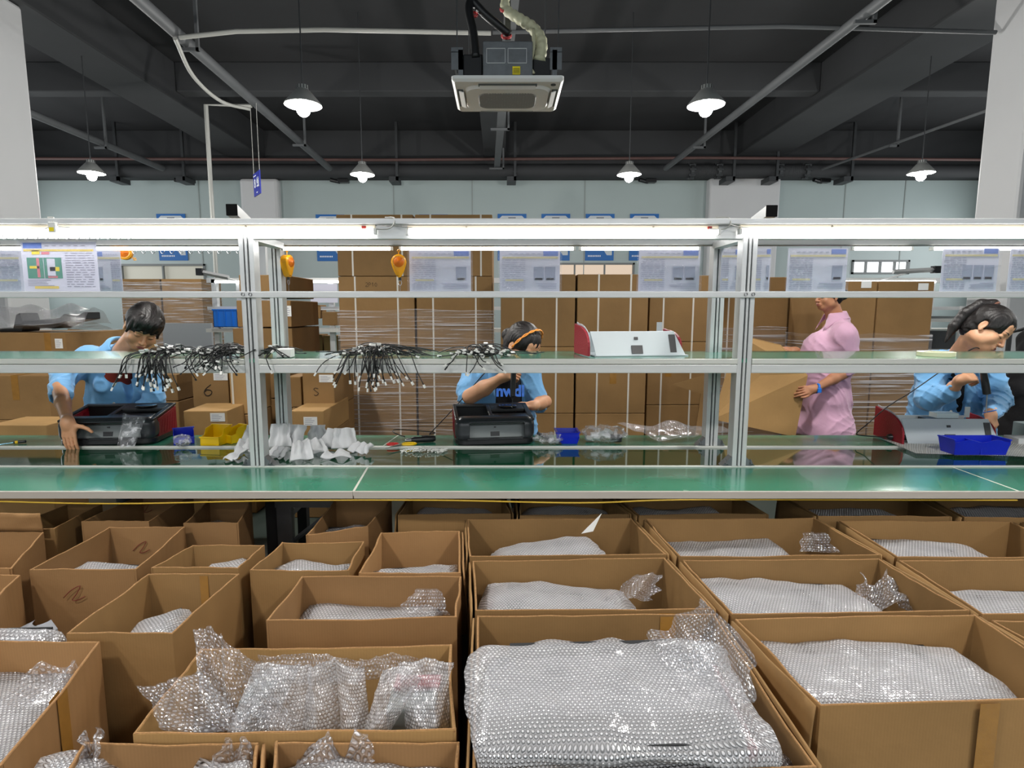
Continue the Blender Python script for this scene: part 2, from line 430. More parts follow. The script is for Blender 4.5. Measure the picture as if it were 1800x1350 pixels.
# ------------------------------------------------------------------ smooth-blended solids (for bodies, clothes, hands)
class SDF:
    def __init__(s): s.ops = []; s.pts = []
    def cap(s, a, b, r1, r2=None, k=0.02, sub=False):
        r2 = r1 if r2 is None else r2
        s.ops.append(('c', np.array(a, float), np.array(b, float), r1, r2, k, sub))
        if not sub: s.pts += [(a, max(r1, r2)), (b, max(r1, r2))]
        return s
    def ell(s, c, r, R=None, k=0.02, sub=False):
        Rm = np.array(R.transposed() if R is not None else Matrix.Identity(3))
        s.ops.append(('e', np.array(c, float), np.array(r, float), Rm, 0, k, sub))
        if not sub: s.pts += [(c, max(r))]
        return s
    def box(s, c, hs, rad=.01, k=0.004, sub=False, R=None):
        Rm = np.array(R.transposed() if R is not None else Matrix.Identity(3))
        s.ops.append(('b', np.array(c, float), np.array(hs, float), Rm, rad, k, sub))
        if not sub: s.pts += [(tuple(Vector(c) + Vector((i * hs[0], j * hs[1], l * hs[2]))), rad) for i in (-1, 1) for j in (-1, 1) for l in (-1, 1)]
        return s
    def plane(s, p, n, k=0.005):   # cut away the side the normal points to
        n = Vector(n).normalized()
        s.ops.append(('p', np.array(p, float), np.array(n, float), 0, 0, k, True)); return s
    def mesh(s, name, m, h, parent=None, xf=None, disp=None, only=None, smooth=True, relax=1):
        lo = np.min([np.array(c, float) - r for c, r in s.pts], axis=0) - 3 * h
        hi = np.max([np.array(c, float) + r for c, r in s.pts], axis=0) + 3 * h
        if only is not None:
            lo = np.maximum(lo, only[0]); hi = np.minimum(hi, only[1])
        nx, ny, nz = [int((hi[i] - lo[i]) / h) + 2 for i in range(3)]
        X, Y, Z = np.meshgrid(lo[0] + h * np.arange(nx), lo[1] + h * np.arange(ny), lo[2] + h * np.arange(nz), indexing='ij')
        P = np.stack([X, Y, Z], -1)
        D = np.full(X.shape, 10.0)
        for op in s.ops:
            if op[0] == 'c':
                _, a, b, r1, r2, k, sub = op
                ba = b - a; L = max(ba.dot(ba), 1e-9)
                t = np.clip(((P - a) @ ba) / L, 0, 1)
                d = np.sqrt((((P - a) - t[..., None] * ba) ** 2).sum(-1)) - (r1 + t * (r2 - r1))
            elif op[0] == 'e':
                _, c, r, Rm, _z, k, sub = op
                q = (P - c) @ Rm.T
                k0 = np.sqrt(((q / r) ** 2).sum(-1)); k1 = np.sqrt(((q / (r * r)) ** 2).sum(-1)) + 1e-9
                d = k0 * (k0 - 1) / k1
            elif op[0] == 'b':
                _, c, hs, Rm, rad, k, sub = op
                q = np.abs((P - c) @ Rm.T) - (hs - rad)
                d = np.sqrt((np.maximum(q, 0) ** 2).sum(-1)) + np.minimum(q.max(-1), 0) - rad
            else:
                _, c, n, _a, _b, k, sub = op
                d = -((P - c) @ n)
            if sub:
                d = -d
                hh = np.clip(0.5 + 0.5 * (d - D) / k, 0, 1); D = D * (1 - hh) + d * hh + k * hh * (1 - hh)
            else:
                hh = np.clip(0.5 + 0.5 * (D - d) / k, 0, 1); D = D * (1 - hh) + d * hh - k * hh * (1 - hh)
        if disp is not None: D = D + disp(X, Y, Z)
        D[0] = D[-1] = 1; D[:, 0] = D[:, -1] = 1; D[:, :, 0] = D[:, :, -1] = 1
        ins = D < 0
        # surface nets
        c = [ins[i:nx - 1 + i, j:ny - 1 + j, k:nz - 1 + k] for i in (0, 1) for j in (0, 1) for k in (0, 1)]
        cnt = sum(x.astype(np.int8) for x in c)
        act = (cnt > 0) & (cnt < 8)
        idx = -np.ones(act.shape, np.int64); ids = np.argwhere(act); idx[act] = np.arange(len(ids))
        acc = np.zeros((len(ids), 3)); w = np.zeros(len(ids))
        corners = [(i, j, k) for i in (0, 1) for j in (0, 1) for k in (0, 1)]
        for a in range(8):
            for b in range(a + 1, 8):
                ca, cb = np.array(corners[a]), np.array(corners[b])
                if abs(ca - cb).sum() != 1: continue
                da = D[tuple((ids + ca).T)]; db = D[tuple((ids + cb).T)]
                mk = (da < 0) != (db < 0)
                t = np.where(mk, da / np.where(mk, da - db, 1), 0)
                acc += np.where(mk[:, None], ca + t[:, None] * (cb - ca), 0); w += mk
        V = lo + h * (ids + acc / w[:, None])
        F = []
        for ax in range(3):
            o1, o2 = [(1, 2), (2, 0), (0, 1)][ax]
            sh = [slice(None)] * 3; sh2 = [slice(None)] * 3
            sh[ax] = slice(0, -1); sh2[ax] = slice(1, None)
            A = ins[tuple(sh)]; B = ins[tuple(sh2)]
            e = np.argwhere(A != B)
            flip = A[tuple(e.T)]
            ok = (e[:, o1] > 0) & (e[:, o2] > 0) & (e[:, o1] < act.shape[o1]) & (e[:, o2] < act.shape[o2])
            e = e[ok]; flip = flip[ok]
            d1 = np.zeros(3, int); d1[o1] = 1; d2 = np.zeros(3, int); d2[o2] = 1
            q = np.stack([idx[tuple(e.T)], idx[tuple((e - d1).T)], idx[tuple((e - d1 - d2).T)], idx[tuple((e - d2).T)]], 1)
            q[~flip] = q[~flip][:, ::-1]
            F.append(q)
        F = np.concatenate(F); F = F[(F >= 0).all(1)]
        # small relax
        for _ in range(relax):
            s1 = np.zeros_like(V); n1 = np.zeros(len(V))
            for a, b in ((0, 1), (1, 2), (2, 3), (3, 0)):
                np.add.at(s1, F[:, a], V[F[:, b]]); np.add.at(n1, F[:, a], 1)
            V = V * 0.5 + 0.5 * s1 / np.maximum(n1, 1)[:, None]
        me = bpy.data.meshes.new(name)
        me.from_pydata(V.tolist(), [], F.tolist())
        if xf is not None: me.transform(xf)
        me.validate()
        for p in me.polygons: p.use_smooth = True
        me.materials.append(m)
        o = bpy.data.objects.new(name, me); COL.objects.link(o)
        if parent is not None:
            o.parent = parent; me.transform(obj_matrix(parent).inverted())
        return o
# ================================================================== ROOM
YB = 16.0; ZC = 6.15; XL, XR = -13.0, 13.0; YF = -6.5
def structbox(name, a, b, m, **k):
    o = MB().span(a, b).build(name, m, **k); recenter(o); return struct(o)
structbox('floor', (XL, YF, -0.1), (XR, YB, 0), FLOORM)
structbox('ceiling', (XL, YF, ZC), (XR, YB + .2, ZC + .12), CEIL)
structbox('wall_left', (XL - .15, YF, 0), (XL, YB + .2, ZC), WALLM)
structbox('wall_right', (XR, YF, 0), (XR + .15, YB + .2, ZC), WALLM)
structbox('wall_front', (XL, YF - .15, 0), (XR, YF, 2.6), WALLM)
# back wall with its three windows
holes = [(W(212, 480, YB).x, W(362, 480, YB).x, W(300, 590, YB).z, W(300, 464, YB).z),
         (W(905, 480, YB).x, W(1115, 480, YB).x, W(900, 560, YB).z, W(900, 462, YB).z),
         (W(1496, 480, YB).x, W(1597, 480, YB).x, W(1550, 482, YB).z, W(1550, 457, YB).z)]
wb = MB()
xs = [XL]
for (x0, x1, z0, z1) in holes:
    wb.span((xs[-1], YB, 0), (x0, YB + .2, ZC)); wb.span((x0, YB, 0), (x1, YB + .2, z0)); wb.span((x0, YB, z1), (x1, YB + .2, ZC)); xs.append(x1)
wb.span((xs[-1], YB, 0), (XR, YB + .2, ZC))
o = wb.build('wall_back', WALLM); recenter(o); struct(o)
WPAN = [mat('window_beige_room', (176, 174, 160), 0.5, emis=((0.62, 0.6, 0.52), 0.32)), WINW, WINE]
for i, (x0, x1, z0, z1) in enumerate(holes):
    fr = MB()
    t = 0.05
    for (a, b) in (((x0, YB - .03, z0), (x1, YB + .06, z0 + t)), ((x0, YB - .03, z1 - t), (x1, YB + .06, z1)), ((x0, YB - .03, z0), (x0 + t, YB + .06, z1)), ((x1 - t, YB - .03, z0), (x1, YB + .06, z1))):
        fr.span(a, b)
    n = (2, 4, 4)[i]
    for k in range(1, n):
        xx = x0 + (x1 - x0) * k / n
        fr.span((xx - .02, YB - .02, z0), (xx + .02, YB + .05, z1))
    f = fr.build('window_%d' % (i + 1), mat('window_frame_grey', (120, 124, 124), 0.5)); recenter(f); struct(f)
    p = MB().span((x0, YB + .08, z0), (x1, YB + .1, z1)).build('window_pane', WPAN[i]); p.parent = f; p.data.transform(obj_matrix(f).inverted()); struct(p)
# wall panel joints
jn = MB()
for px in (350, 692, 830, 1028, 1485, 1590):
    x = W(px, 350, YB).x
    jn.span((x - .012, YB - .012, 0), (x + .012, YB, 5.05))
o = jn.build('trim_1', mat('panel_joint', (150, 158, 156), 0.4)); recenter(o); struct(o)
# dark beam over the back wall and the ceiling beams
zt = W(880, 313, YB - .3).z
def beam(n, a, b):
    o = MB().span(a, b).build('trim_%d' % n, BEAMM, bevel=.02); recenter(o); struct(o)
beam(2, (XL, YB - .35, zt), (XR, YB, ZC))
beam(3, (-7.0, YF, 5.45), (-6.1, YB - .35, ZC))
beam(4, (6.0, YF, 5.45), (7.2, YB - .35, ZC))
beam(5, (-.42, 11.2, 5.45), (.12, YB - .35, ZC))
beam(6, (-6.1, 11.5, 5.62), (6.0, 11.8, ZC))
beam(7, (-6.1, 5.0, 5.75), (6.0, 5.25, ZC))
beam(8, (XL, 11.5, 5.62), (-7.0, 11.8, ZC))
beam(9, (7.2, 11.5, 5.62), (XR, 11.8, ZC))
# columns
def col(n, a, b, ch=.04):
    o = MB().span(a, b).build('wall_column_%s' % n, COLM, bevel=ch); recenter(o); struct(o)
col('left', (-7.0, 7.4, 0), (-6.22, 8.1, 5.45))
col('right', (6.22, 7.2, 0), (7.1, 7.85, 5.45))
x0 = W(430, 350, YB).x; x1 = W(496, 350, YB).x
col('back_left', (x0, YB - .3, 0), (x1, YB, zt), .08)
x0 = W(1240, 350, YB).x; x1 = W(1362, 350, YB).x
col('back_right', (x0, YB - .3, 0), (x1, YB, zt))
# ------------------------------------------------------------------ services under the ceiling
def pipe_thing(name, path, r, m, label, cat, group=None, n=12, hangers=(), zt=ZC):
    t = thing(name, label, cat, tuple(path[0]), group=group)
    MB().tube(path, r, n).build('pipe', m, t, smooth=True, world=True, autos=50)
    for h in hangers:
        h = Vector(h); mb = MB()
        mb.span((h.x + r + .005, h.y - .02, h.z - r - .05), (h.x + r + .045, h.y + .02, zt))
        mb.span((h.x - r - .08, h.y - .02, h.z - r - .05), (h.x + r + .045, h.y + .02, h.z - r - .01))
        mb.build('hanger_bracket', PIPEM, t, world=True)
    return t
ZP = 5.0
pipe_thing('sprinkler_pipe', [(-4.0, 4.0, ZP), (-4.2, 14.8, ZP)], .075, PIPEM, 'grey pipe under the ceiling above the blue hanging sign, left of the ceiling air conditioner', 'pipe', hangers=[(-4.02, 8.0, ZP), (-4.1, 12.4, ZP)])
pipe_thing('sprinkler_pipe', [(4.38, 4.0, ZP), (4.05, 14.8, ZP)], .065, PIPEM, 'grey pipe under the ceiling running past the right front pendant lamp', 'pipe', hangers=[(4.3, 7.3, ZP), (4.15, 12.6, ZP)])
pipe_thing('sprinkler_pipe', [(-8.3, 9.5, ZP), (-8.3, 14.8, ZP)], .07, PIPEM, 'grey pipe at far left beside the white column, above the left back pendant', 'pipe', hangers=[(-8.3, 12.6, ZP)])
pipe_thing('sprinkler_pipe', [(8.6, 9.5, ZP), (7.9, 14.8, 4.98)], .03, PIPEM, 'thin grey pipe at far right beside the white column', 'pipe', hangers=[(8.2, 12.6, ZP)])
pipe_thing('electrical_conduit', [(-4.0, 7.72, ZP - .08), (-3.3, 7.74, ZP + .0), (-2.2, 7.74, ZP + .02), (-.12, 7.74, ZP - .02)], .028, WHITEC, 'white conduit running across the ceiling to the air conditioner', 'conduit')
pipe_thing('electrical_conduit', [(-.1, 7.74, ZP - .01), (3.5, 7.72, ZP + .05), (6.15, 7.7, ZP - .03)], .026, PIPEM, 'dark grey conduit running across the ceiling right of the air conditioner', 'conduit')
pipe_thing('drain_hose', bez([(-4.05, 7.7, ZP - .1), (-4.2, 8.4, ZP - .28), (-4.25, 9.3, ZP - .3), (-4.2, 10.2, ZP - .12)], 20), .026, WHITEC, 'white sagging hose slung under the left grey pipe', 'hose')
pipe_thing('drain_pipe', [(-4.2, 10.3, ZP - .03), (-4.97, 10.3, ZP - .02), (-4.97, 10.3, 0.0)], .035, WHITEC, 'white vertical drain pipe dropping behind the left bay of the bench', 'pipe')
# cable tray in the centre
t = thing('cable_tray', 'grey cable tray running from the air conditioner back to the wall', 'tray', (-.05, 5.6, ZP))
mb = MB(); mb.hexa([Vector(p) for p in ((.10, 5.3, ZP), (.26, 5.3, ZP), (-.02, 14.8, ZP), (-.16, 14.8, ZP), (.10, 5.3, ZP + .07), (.26, 5.3, ZP + .07), (-.02, 14.8, ZP + .07), (-.16, 14.8, ZP + .07))])
mb.build('tray', PIPEM, t, world=True)
for y in (6.4, 11.6, 14.7):
    mb = MB(); x = .2 - (y - 5.3) * .027
    mb.span((x - .22, y - .02, ZP - .05), (x + .14, y + .02, ZP - .01)); mb.span((x + .1, y - .02, ZP - .05), (x + .14, y + .02, ZC))
    mb.build('hanger_bracket', PIPEM, t, world=True)
# big pipe along the back wall with two flexible joints
t = thing('ventilation_pipe', 'large dark grey pipe along the top of the back wall with two bellows joints', 'pipe', (0, 15.3, 4.9))
zc_ = W(880, 301, 15.2).z; rp = (W(880, 290, 15.2).z - W(880, 312, 15.2).z) / 2
MB().tube([(XL, 15.2, zc_), (XR, 15.2, zc_)], rp, 20).build('pipe', BEAMM, t, smooth=True, world=True, autos=50)
for px in (1238, 1392):
    xc = W(px, 300, 15.2).x; mb = MB()
    R = roty(PI / 2)
    pr = []
    for k in range(25):
        z = -.3 + .6 * k / 24; pr.append((rp * (1.02 if k % 2 else .82), z))
    mb.lathe(pr, 20, (xc, 15.2, zc_), R)
    j = mb.build('bellows_joint', DARKMET, t, world=True)
    for s in (-1, 1):
        f = MB().lathe([(0.02, -.04), (rp * 1.25, -.04), (rp * 1.25, .04), (0.02, .04)], 20, (xc + s * .34, 15.2, zc_), R)
        for k in range(8):
            a = k * PI / 4; f.box((xc + s * .34, 15.2 + rp * 1.1 * math.cos(a), zc_ + rp * 1.1 * math.sin(a)), (.16, .05, .05))
        f.build('flange', DARKMET, t, world=True)
for px in (215, 330, 700, 905, 1285, 1360, 1490):
    xc = W(px, 300, 15.2).x
    m_ = MB().span((xc - .03, 14.98, zc_ - rp - .12), (xc + .03, 15.04, ZC)); m_.span((xc - .2, 14.98, zc_ - rp - .14), (xc + .03, 15.45, zc_ - rp - .02))
    m_.build('hanger_bracket', DARKMET, t, world=True)
pipe_thing('electrical_conduit', [(XL, 14.9, zc_ + .24), (-3, 14.9, zc_ + .2), (5, 14.9, zc_ + .25), (XR, 14.9, zc_ + .2)], .035, mat('red_brown_conduit', (92, 66, 62), 0.6), 'thin reddish brown conduit above the large back wall pipe', 'conduit')
for k, (px, ds) in enumerate(((333, 'left of the blue hanging sign'), (605, 'above the left carton stack'), (1145, 'behind the right pendant'), (1450, 'right of the bellows joint'))):
    p = W(px, 316, YB - .36)
    t = thing('security_camera', 'small dark ceiling fixture on the back wall beam ' + ds, 'camera', tuple(p), group='small dark fixtures on the back wall')
    MB().span((-.16, -.1, -.08), (.12, .1, .02)).build('housing', BLK, t, bevel=.02)
    MB().tube([(-.1, -.02, -.06), (-.34, -.1, -.02)], .05, 10).build('lens_tube', BLK, t)

# ------------------------------------------------------------------ pendant lamps
def pendant():
    t = thing('pendant_lamp', 'x', 'lamp')
    MB().lathe([(.045, .20), (.06, .20), (.062, .155), (.075, .15), (.188, .02), (.192, 0.0), (.186, 0.004), (.07, .145), (.05, .19)], 36).build('lamp_shade', mat('enamel_shade_grey', (158, 160, 158), 0.35, metal=.3), t, smooth=True, autos=40)
    v = MB().lathe([(.056, .165), (.058, .165), (.058, .198), (.056, .198)], 24)
    for k in range(12):
        a = k * PI / 6
        v.box((.060 * math.cos(a), .060 * math.sin(a), .18), (.012, .008, .035), rotz(a))
    v.build('vent_collar', DARKMET, t)
    b = [(0.0001, -.115)] + [(.070 * math.sin(a), -.045 - .07 * math.cos(a)) for a in [PI * k / 14 for k in range(1, 11)]] + [(.03, .12)]
    MB().lathe(b, 24).build('bulb', BULB, t, smooth=True)
    MB().tube([(0, 0, .2), (0, 0, ZC - 3.72)], .008, 6).build('cord', DARKMET, t)
    return t
pp = [(533, 186, 6.15, 'front pendant lamp left of the ceiling air conditioner'), (1241, 184, 6.15, 'front pendant lamp right of the ceiling air conditioner'),
      (161, 305, 9.2, 'far left pendant lamp beside the white column'), (637, 303, 9.3, 'back pendant lamp left of centre, above the strapped carton stack'),
      (1106, 301, 9.3, 'back pendant lamp right of centre, left of the bellows pipe'), (1620, 295, 9.2, 'far right pendant lamp beside the right column')]
P0 = pendant(); first = True
for (px, py, tt, lab) in pp:
    d = ray(px, py) * tt
    o = P0 if first else copy_tree(P0); first = False
    o.location = (d.x, d.y, 3.70); o['label'] = 'glowing grey bell-shaped ' + lab; o['group'] = 'pendant lamps under the ceiling'
    # the lamp's own light, thrown down by the shade
    l = bpy.data.lights.new('pendant_light', 'POINT'); l.energy = 150; l.shadow_soft_size = .07; l.color = (1, .98, .94)
    lo = bpy.data.objects.new('pendant_light', l); COL.objects.link(lo); lo.location = (d.x, d.y, 3.50)
# the same lamps carry on over the cartons and behind the camera
for y in (3.1, 0.0, -3.1):
    for x in (-6.5, -2.15, 2.15, 6.5):
        o = copy_tree(P0); o.location = (x, y, 3.70)
        o['label'] = 'glowing grey bell-shaped pendant lamp of the rows above the foreground cartons'; o['group'] = 'pendant lamps above the foreground cartons'
        l = bpy.data.lights.new('pendant_light', 'SPOT'); l.energy = 240; l.spot_size = math.radians(150); l.spot_blend = .6; l.shadow_soft_size = .12; l.color = (1, .97, .92)
        lo = bpy.data.objects.new('pendant_light', l); COL.objects.link(lo); lo.location = (x, y, 3.54)

# ------------------------------------------------------------------ ceiling cassette air conditioner
ac = thing('air_conditioner', 'white square ceiling cassette air conditioner hung on rods in the middle', 'air conditioner', (0.06, 5.55, 3.46))
def rrect(w, d, r, z, n=6):
    out = []
    for cx, cy, a0 in ((w / 2 - r, d / 2 - r, 0), (-w / 2 + r, d / 2 - r, PI / 2), (-w / 2 + r, -d / 2 + r, PI), (w / 2 - r, -d / 2 + r, 3 * PI / 2)):
        for k in range(n + 1):
            a = a0 + PI / 2 * k / n; out.append(Vector((cx + r * math.cos(a), cy + r * math.sin(a), z)))
    return out
def loft(mb, rings, cap=True):
    n = len(rings[0]); vs = [p for r in rings for p in r]; fs = []
    for i in range(len(rings) - 1):
        for k in range(n): fs.append((i * n + k, i * n + (k + 1) % n, (i + 1) * n + (k + 1) % n, (i + 1) * n + k))
    if cap: fs += [tuple(range(n - 1, -1, -1)), tuple((len(rings) - 1) * n + k for k in range(n))]
    return mb.add(vs, fs)
ACW = mat('ac_white_plastic', (232, 232, 230), 0.4)
mb = MB(); loft(mb, [rrect(.9, .74, .03, 0.0), rrect(.95, .78, .035, .02), rrect(.95, .78, .035, .045)]); mb.build('panel', ACW, ac, smooth=True, autos=30)
mb = MB(); loft(mb, [rrect(.56, .42, .09, -.028), rrect(.72, .56, .12, -.022), rrect(.76, .6, .13, 0.0)]); gp = mb.build('intake_frame', ACW, ac, smooth=True, autos=30)
m, nt, out_ = newmat('ac_grille')
tc = N(nt, 'ShaderNodeTexCoord'); vr = N(nt, 'ShaderNodeTexVoronoi'); vr.inputs['Scale'].default_value = 42; vr.inputs['Randomness'].default_value = .15
nt.links.new(tc.outputs['Object'], vr.inputs['Vector'])
cr = N(nt, 'ShaderNodeMapRange'); cr.inputs[1].default_value = .15; cr.inputs[2].default_value = .5; cr.inputs[3].default_value = .72; cr.inputs[4].default_value = .22; nt.links.new(vr.outputs[0], cr.inputs[0])
pb = N(nt, 'ShaderNodeBsdfPrincipled'); pb.inputs['Roughness'].default_value = .5; nt.links.new(cr.outputs[0], pb.inputs['Base Color']); nt.links.new(pb.outputs[0], out_.inputs[0])
mb = MB(); loft(mb, [rrect(.50, .36, .08, -.034), rrect(.52, .38, .08, -.027)]); mb.build('intake_grille', m, ac)
for k in range(4):
    R = rotz(k * PI / 2); ex = .385 if k % 2 else .305; ln = .4 if k % 2 else .5
    mb = MB().box(R @ Vector((0, ex, -.004)) if k % 2 == 0 else R @ Vector((0, ex + .03, -.004)), (ln, .05, .012), R); sl = mb.build('air_slot', mat('ac_slot_dark', (70, 72, 70), .6), ac)
    mb = MB().box(R @ Vector((0, ex - .012, -.016)) if k % 2 == 0 else R @ Vector((0, ex + .018, -.016)), (ln * .96, .045, .006), R @ rotx(.35)); mb.build('louvre', ACW, ac)
mb = MB(); mb.lathe([(.0001, -.004), (.022, -.004), (.022, 0.004)], 16, (.39, -.31, -.001)); mb.build('indicator_ring', DARKMET, ac)
ZI = mat('galvanised_steel', (120, 124, 127), 0.4, metal=.6, var=.15, vscale=12)
MB().span((-.21, -.36, .045), (.21, .36, .33)).build('steel_housing', ZI, ac, bevel=.008)
mb = MB()
for sx in (-.105, .075):
    x0 = sx - .075; x1 = sx + .085
    for (a, b) in (((x0, -.366, .15), (x1, -.36, .155)), ((x0, -.366, .265), (x1, -.36, .27)), ((x0, -.366, .15), (x0 + .004, -.36, .27)), ((x1 - .004, -.366, .15), (x1, -.36, .27))): mb.span(a, b)
mb.build('access_cover', ALU, ac)
q = MB().span((.04, -.368, .06), (.105, -.361, .125)).build('warning_label', mat('warning_yellow', (240, 220, 20), .5), ac)
mb = MB()
for k in range(4): mb.span((.045, -.370, .07 + k * .011), (.1, -.3685, .074 + k * .011))
mb.build('printed_text', INK, q)
MB().span((-.38, -.3, .045), (-.215, .3, .25)).build('foam_side', BLK, ac, bevel=.01)
MB().span((.215, -.3, .045), (.37, .3, .22)).build('foam_side', BLK, ac, bevel=.01)
for sx in (-1, 1):
    mb = MB().span((sx * .40 - .02, -.31, .045), (sx * .40 + .02, -.27, .28)); mb.span((sx * .42 - .02, .27, .045), (sx * .42 + .02, .31, .28))
    mb.span((sx * .42 - .06, -.31, .12), (sx * .42 + .04, -.305, .30)); mb.span((sx * .42 - .06, -.31, .26), (sx * .42 + .04, .31, .265))
    mb.build('mounting_bracket', ZI, ac)
    for (dx, dy) in ((.43, -.29), (.36, .29)):
        MB().tube([(sx * dx, dy, .1), (sx * dx, dy, ZC - 3.46)], .006, 6).build('hanging_rod', ALUD, ac)
o = MB().tube(bez([(-.27, -.3, .22), (-.29, -.28, .42), (-.33, -.25, .62), (-.30, -.22, .70), (-.18, -.2, .60), (.02, -.15, .47)], 40), .035, 12).build('insulated_hose', BLK, ac, smooth=True)
CREAM = mat('cream_wrapped_duct', (206, 204, 172), 0.5, bump=.5, bscale=26, var=.15)
pth = bez([(.06, -.05, 1.3), (.02, -.1, .95), (-.02, -.1, .72), (.1, -.15, .60), (.22, -.2, .5), (.29, -.25, .36), (.27, -.3, .2)], 60)
rr = [.034 + .016 * min(1, i / len(pth) * 1.3) + .004 * math.sin(i * 1.7) for i in range(len(pth))]
MB().tube(pth, rr, 14).build('wrapped_duct', CREAM, ac, smooth=True)
MB().tube(bez([(.22, -.25, .47), (.22, -.3, .3), (.19, -.32, .15), (.22, -.33, .08)], 16), .016, 8).build('drain_tube', CREAM, ac, smooth=True)
MB().span((-.02, -.02, .5), (.03, .03, ZC - 3.46)).build('support_pole', DARKMET, ac)
for p in ((-.02, -.1, .70), (-.3, -.22, .60), (-.01, -.15, .46)):
    R = rotx(.8); MB().lathe([(.045, -.012), (.05, 0), (.045, .012)], 14, p, R).build('red_tie', mat('red_ribbon', (190, 60, 60), .6), ac)

# ------------------------------------------------------------------ blue hanging sign  "8线"
def text_part(txt, size, m, parent, loc, rot, ext=.001, sx=1.0, off=.004):
    c = bpy.data.curves.new('lettering', 'FONT'); c.body = txt; c.size = size; c.extrude = ext; c.offset = off; c.align_x = 'CENTER'; c.align_y = 'CENTER'
    o = bpy.data.objects.new('lettering', c); COL.objects.link(o)
    dg = bpy.context.evaluated_depsgraph_get(); dg.update()
    me = bpy.data.meshes.new_from_object(o.evaluated_get(dg)); bpy.data.objects.remove(o)
    me.materials.clear(); me.materials.append(m)
    q = bpy.data.objects.new('lettering', me); COL.objects.link(q); q.parent = parent; q.location = loc; q.rotation_euler = rot; q.scale = (sx, 1, 1)
    return q
SIGNB = mat('sign_blue', (32, 44, 150), 0.35); WHT = mat('sign_white', (235, 238, 245), 0.5)
p = W(452, 323, 10.3)
sg = thing('hanging_sign', 'small blue hanging sign with white writing on two cords above the bench', 'sign', tuple(p), rz=-.95)
MB().span((-.22, -.008, -.19), (.22, .008, .19)).build('sign_board', SIGNB, sg)
text_part('8', .20, WHT, sg, (-.10, -.012, 0.01), (PI / 2, 0, 0)); text_part('线', .17, WHT, sg, (.09, -.012, 0.0), (PI / 2, 0, 0))
mb = MB().span((-.2, -.011, .135), (-.02, -.0085, .15)); mb.span((-.03, -.011, -.15), (.05, -.0085, -.135)); mb.build('small_print', WHT, sg)
for sx in (-.2, .2):
    MB().tube([(sx, 0, .18), (sx, 0, ZP - p.z + .0)], .005, 6).build('cord', WHITEC, sg)

# ------------------------------------------------------------------ posters on the back wall
def poster(px, py0, py1, lab, w=.77):
    a = W(px, py0, YB - .02); b = W(px, py1, YB - .02)
    t = thing('wall_poster', lab, 'poster', (a.x, YB - .02, b.z), group='blue-framed notices on the back wall')
    h = a.z - b.z
    MB().span((-w / 2, -.01, 0), (w / 2, .01, h)).build('poster_board', mat('poster_blue', (22, 104, 180), .5), t)
    mb = MB(); n = 5
    pr = [Vector((-w / 2 + .05, -.0125, .26 if h > .9 else .1)), Vector((.12, -.0125, .26 if h > .9 else .1)), Vector((.2, -.0125, .14 if h > .9 else .1)), Vector((w / 2 - .05, -.0125, .14 if h > .9 else .1)), Vector((w / 2 - .05, -.0125, h - .12)), Vector((w / 2 - .12, -.0125, h - .05)), Vector((-w / 2 + .12, -.0125, h - .05)), Vector((-w / 2 + .05, -.0125, h - .12))]
    mb.prism(pr, (0, .002, 0)); mb.build('white_field', mat('poster_white', (205, 212, 216), .6), t)
    mb = MB().span((-.1, -.015, h - .13), (.1, -.013, h - .09))
    random.seed(px)
    for k in range(int((h - .5) / .07)):
        mb.span((-.27, -.015, h - .24 - .07 * k), (-.27 + random.uniform(.3, .52), -.013, h - .222 - .07 * k))
    mb.build('printed_lines', mat('poster_ink', (110, 116, 124), .6), t)
    mb = MB()
    for k in range(8): mb.span((-.31 + k * .045, -.0125, .1), (-.28 + k * .045, -.0115, .14))
    mb.build('printed_title', WHT, t)
    return t
dsc = ['left of the four', 'second from the left', 'third from the left', 'rightmost of the four']
for k, px in enumerate((900, 977, 1055, 1133)):
    poster(px, 376, 458, 'blue-framed white wall notice above the warm lit window, ' + dsc[k])
poster(580, 377, 459, 'blue-framed white wall notice left of the tall strapped carton stack')
poster(300, 376, 458, 'blue-framed white wall notice above the left window')
poster(762, 377, 459, 'blue-framed white wall notice mostly hidden behind the tall strapped carton stack')
# light grey patches of cupboard behind the left bay
# ================================================================== ASSEMBLY BENCH (one long thing)
ZT = 0.75
YA = G(880, 864, ZT).y; YF_ = 2.905; YR_ = 3.34; YE = 3.67
YP, YQ = 2.925, 3.365     # front and rear upright planes
XB0, XB1 = -4.2, 4.2
bench = thing('assembly_bench', 'long green-topped aluminium assembly bench with overhead shelf running across the room', 'workbench', (0, YP, 0))
def bpart(mb, name, m, label=None, **k):
    o = mb.build(name, m, bench, world=True, **k)
    if label: o['label'] = label
    return o
def jx(px, py): return G(px, py, ZT).x
ja = (G(643, 825, ZT), G(621, 864, ZT)); jb = (G(1678, 822, ZT), G(1788, 862, ZT))
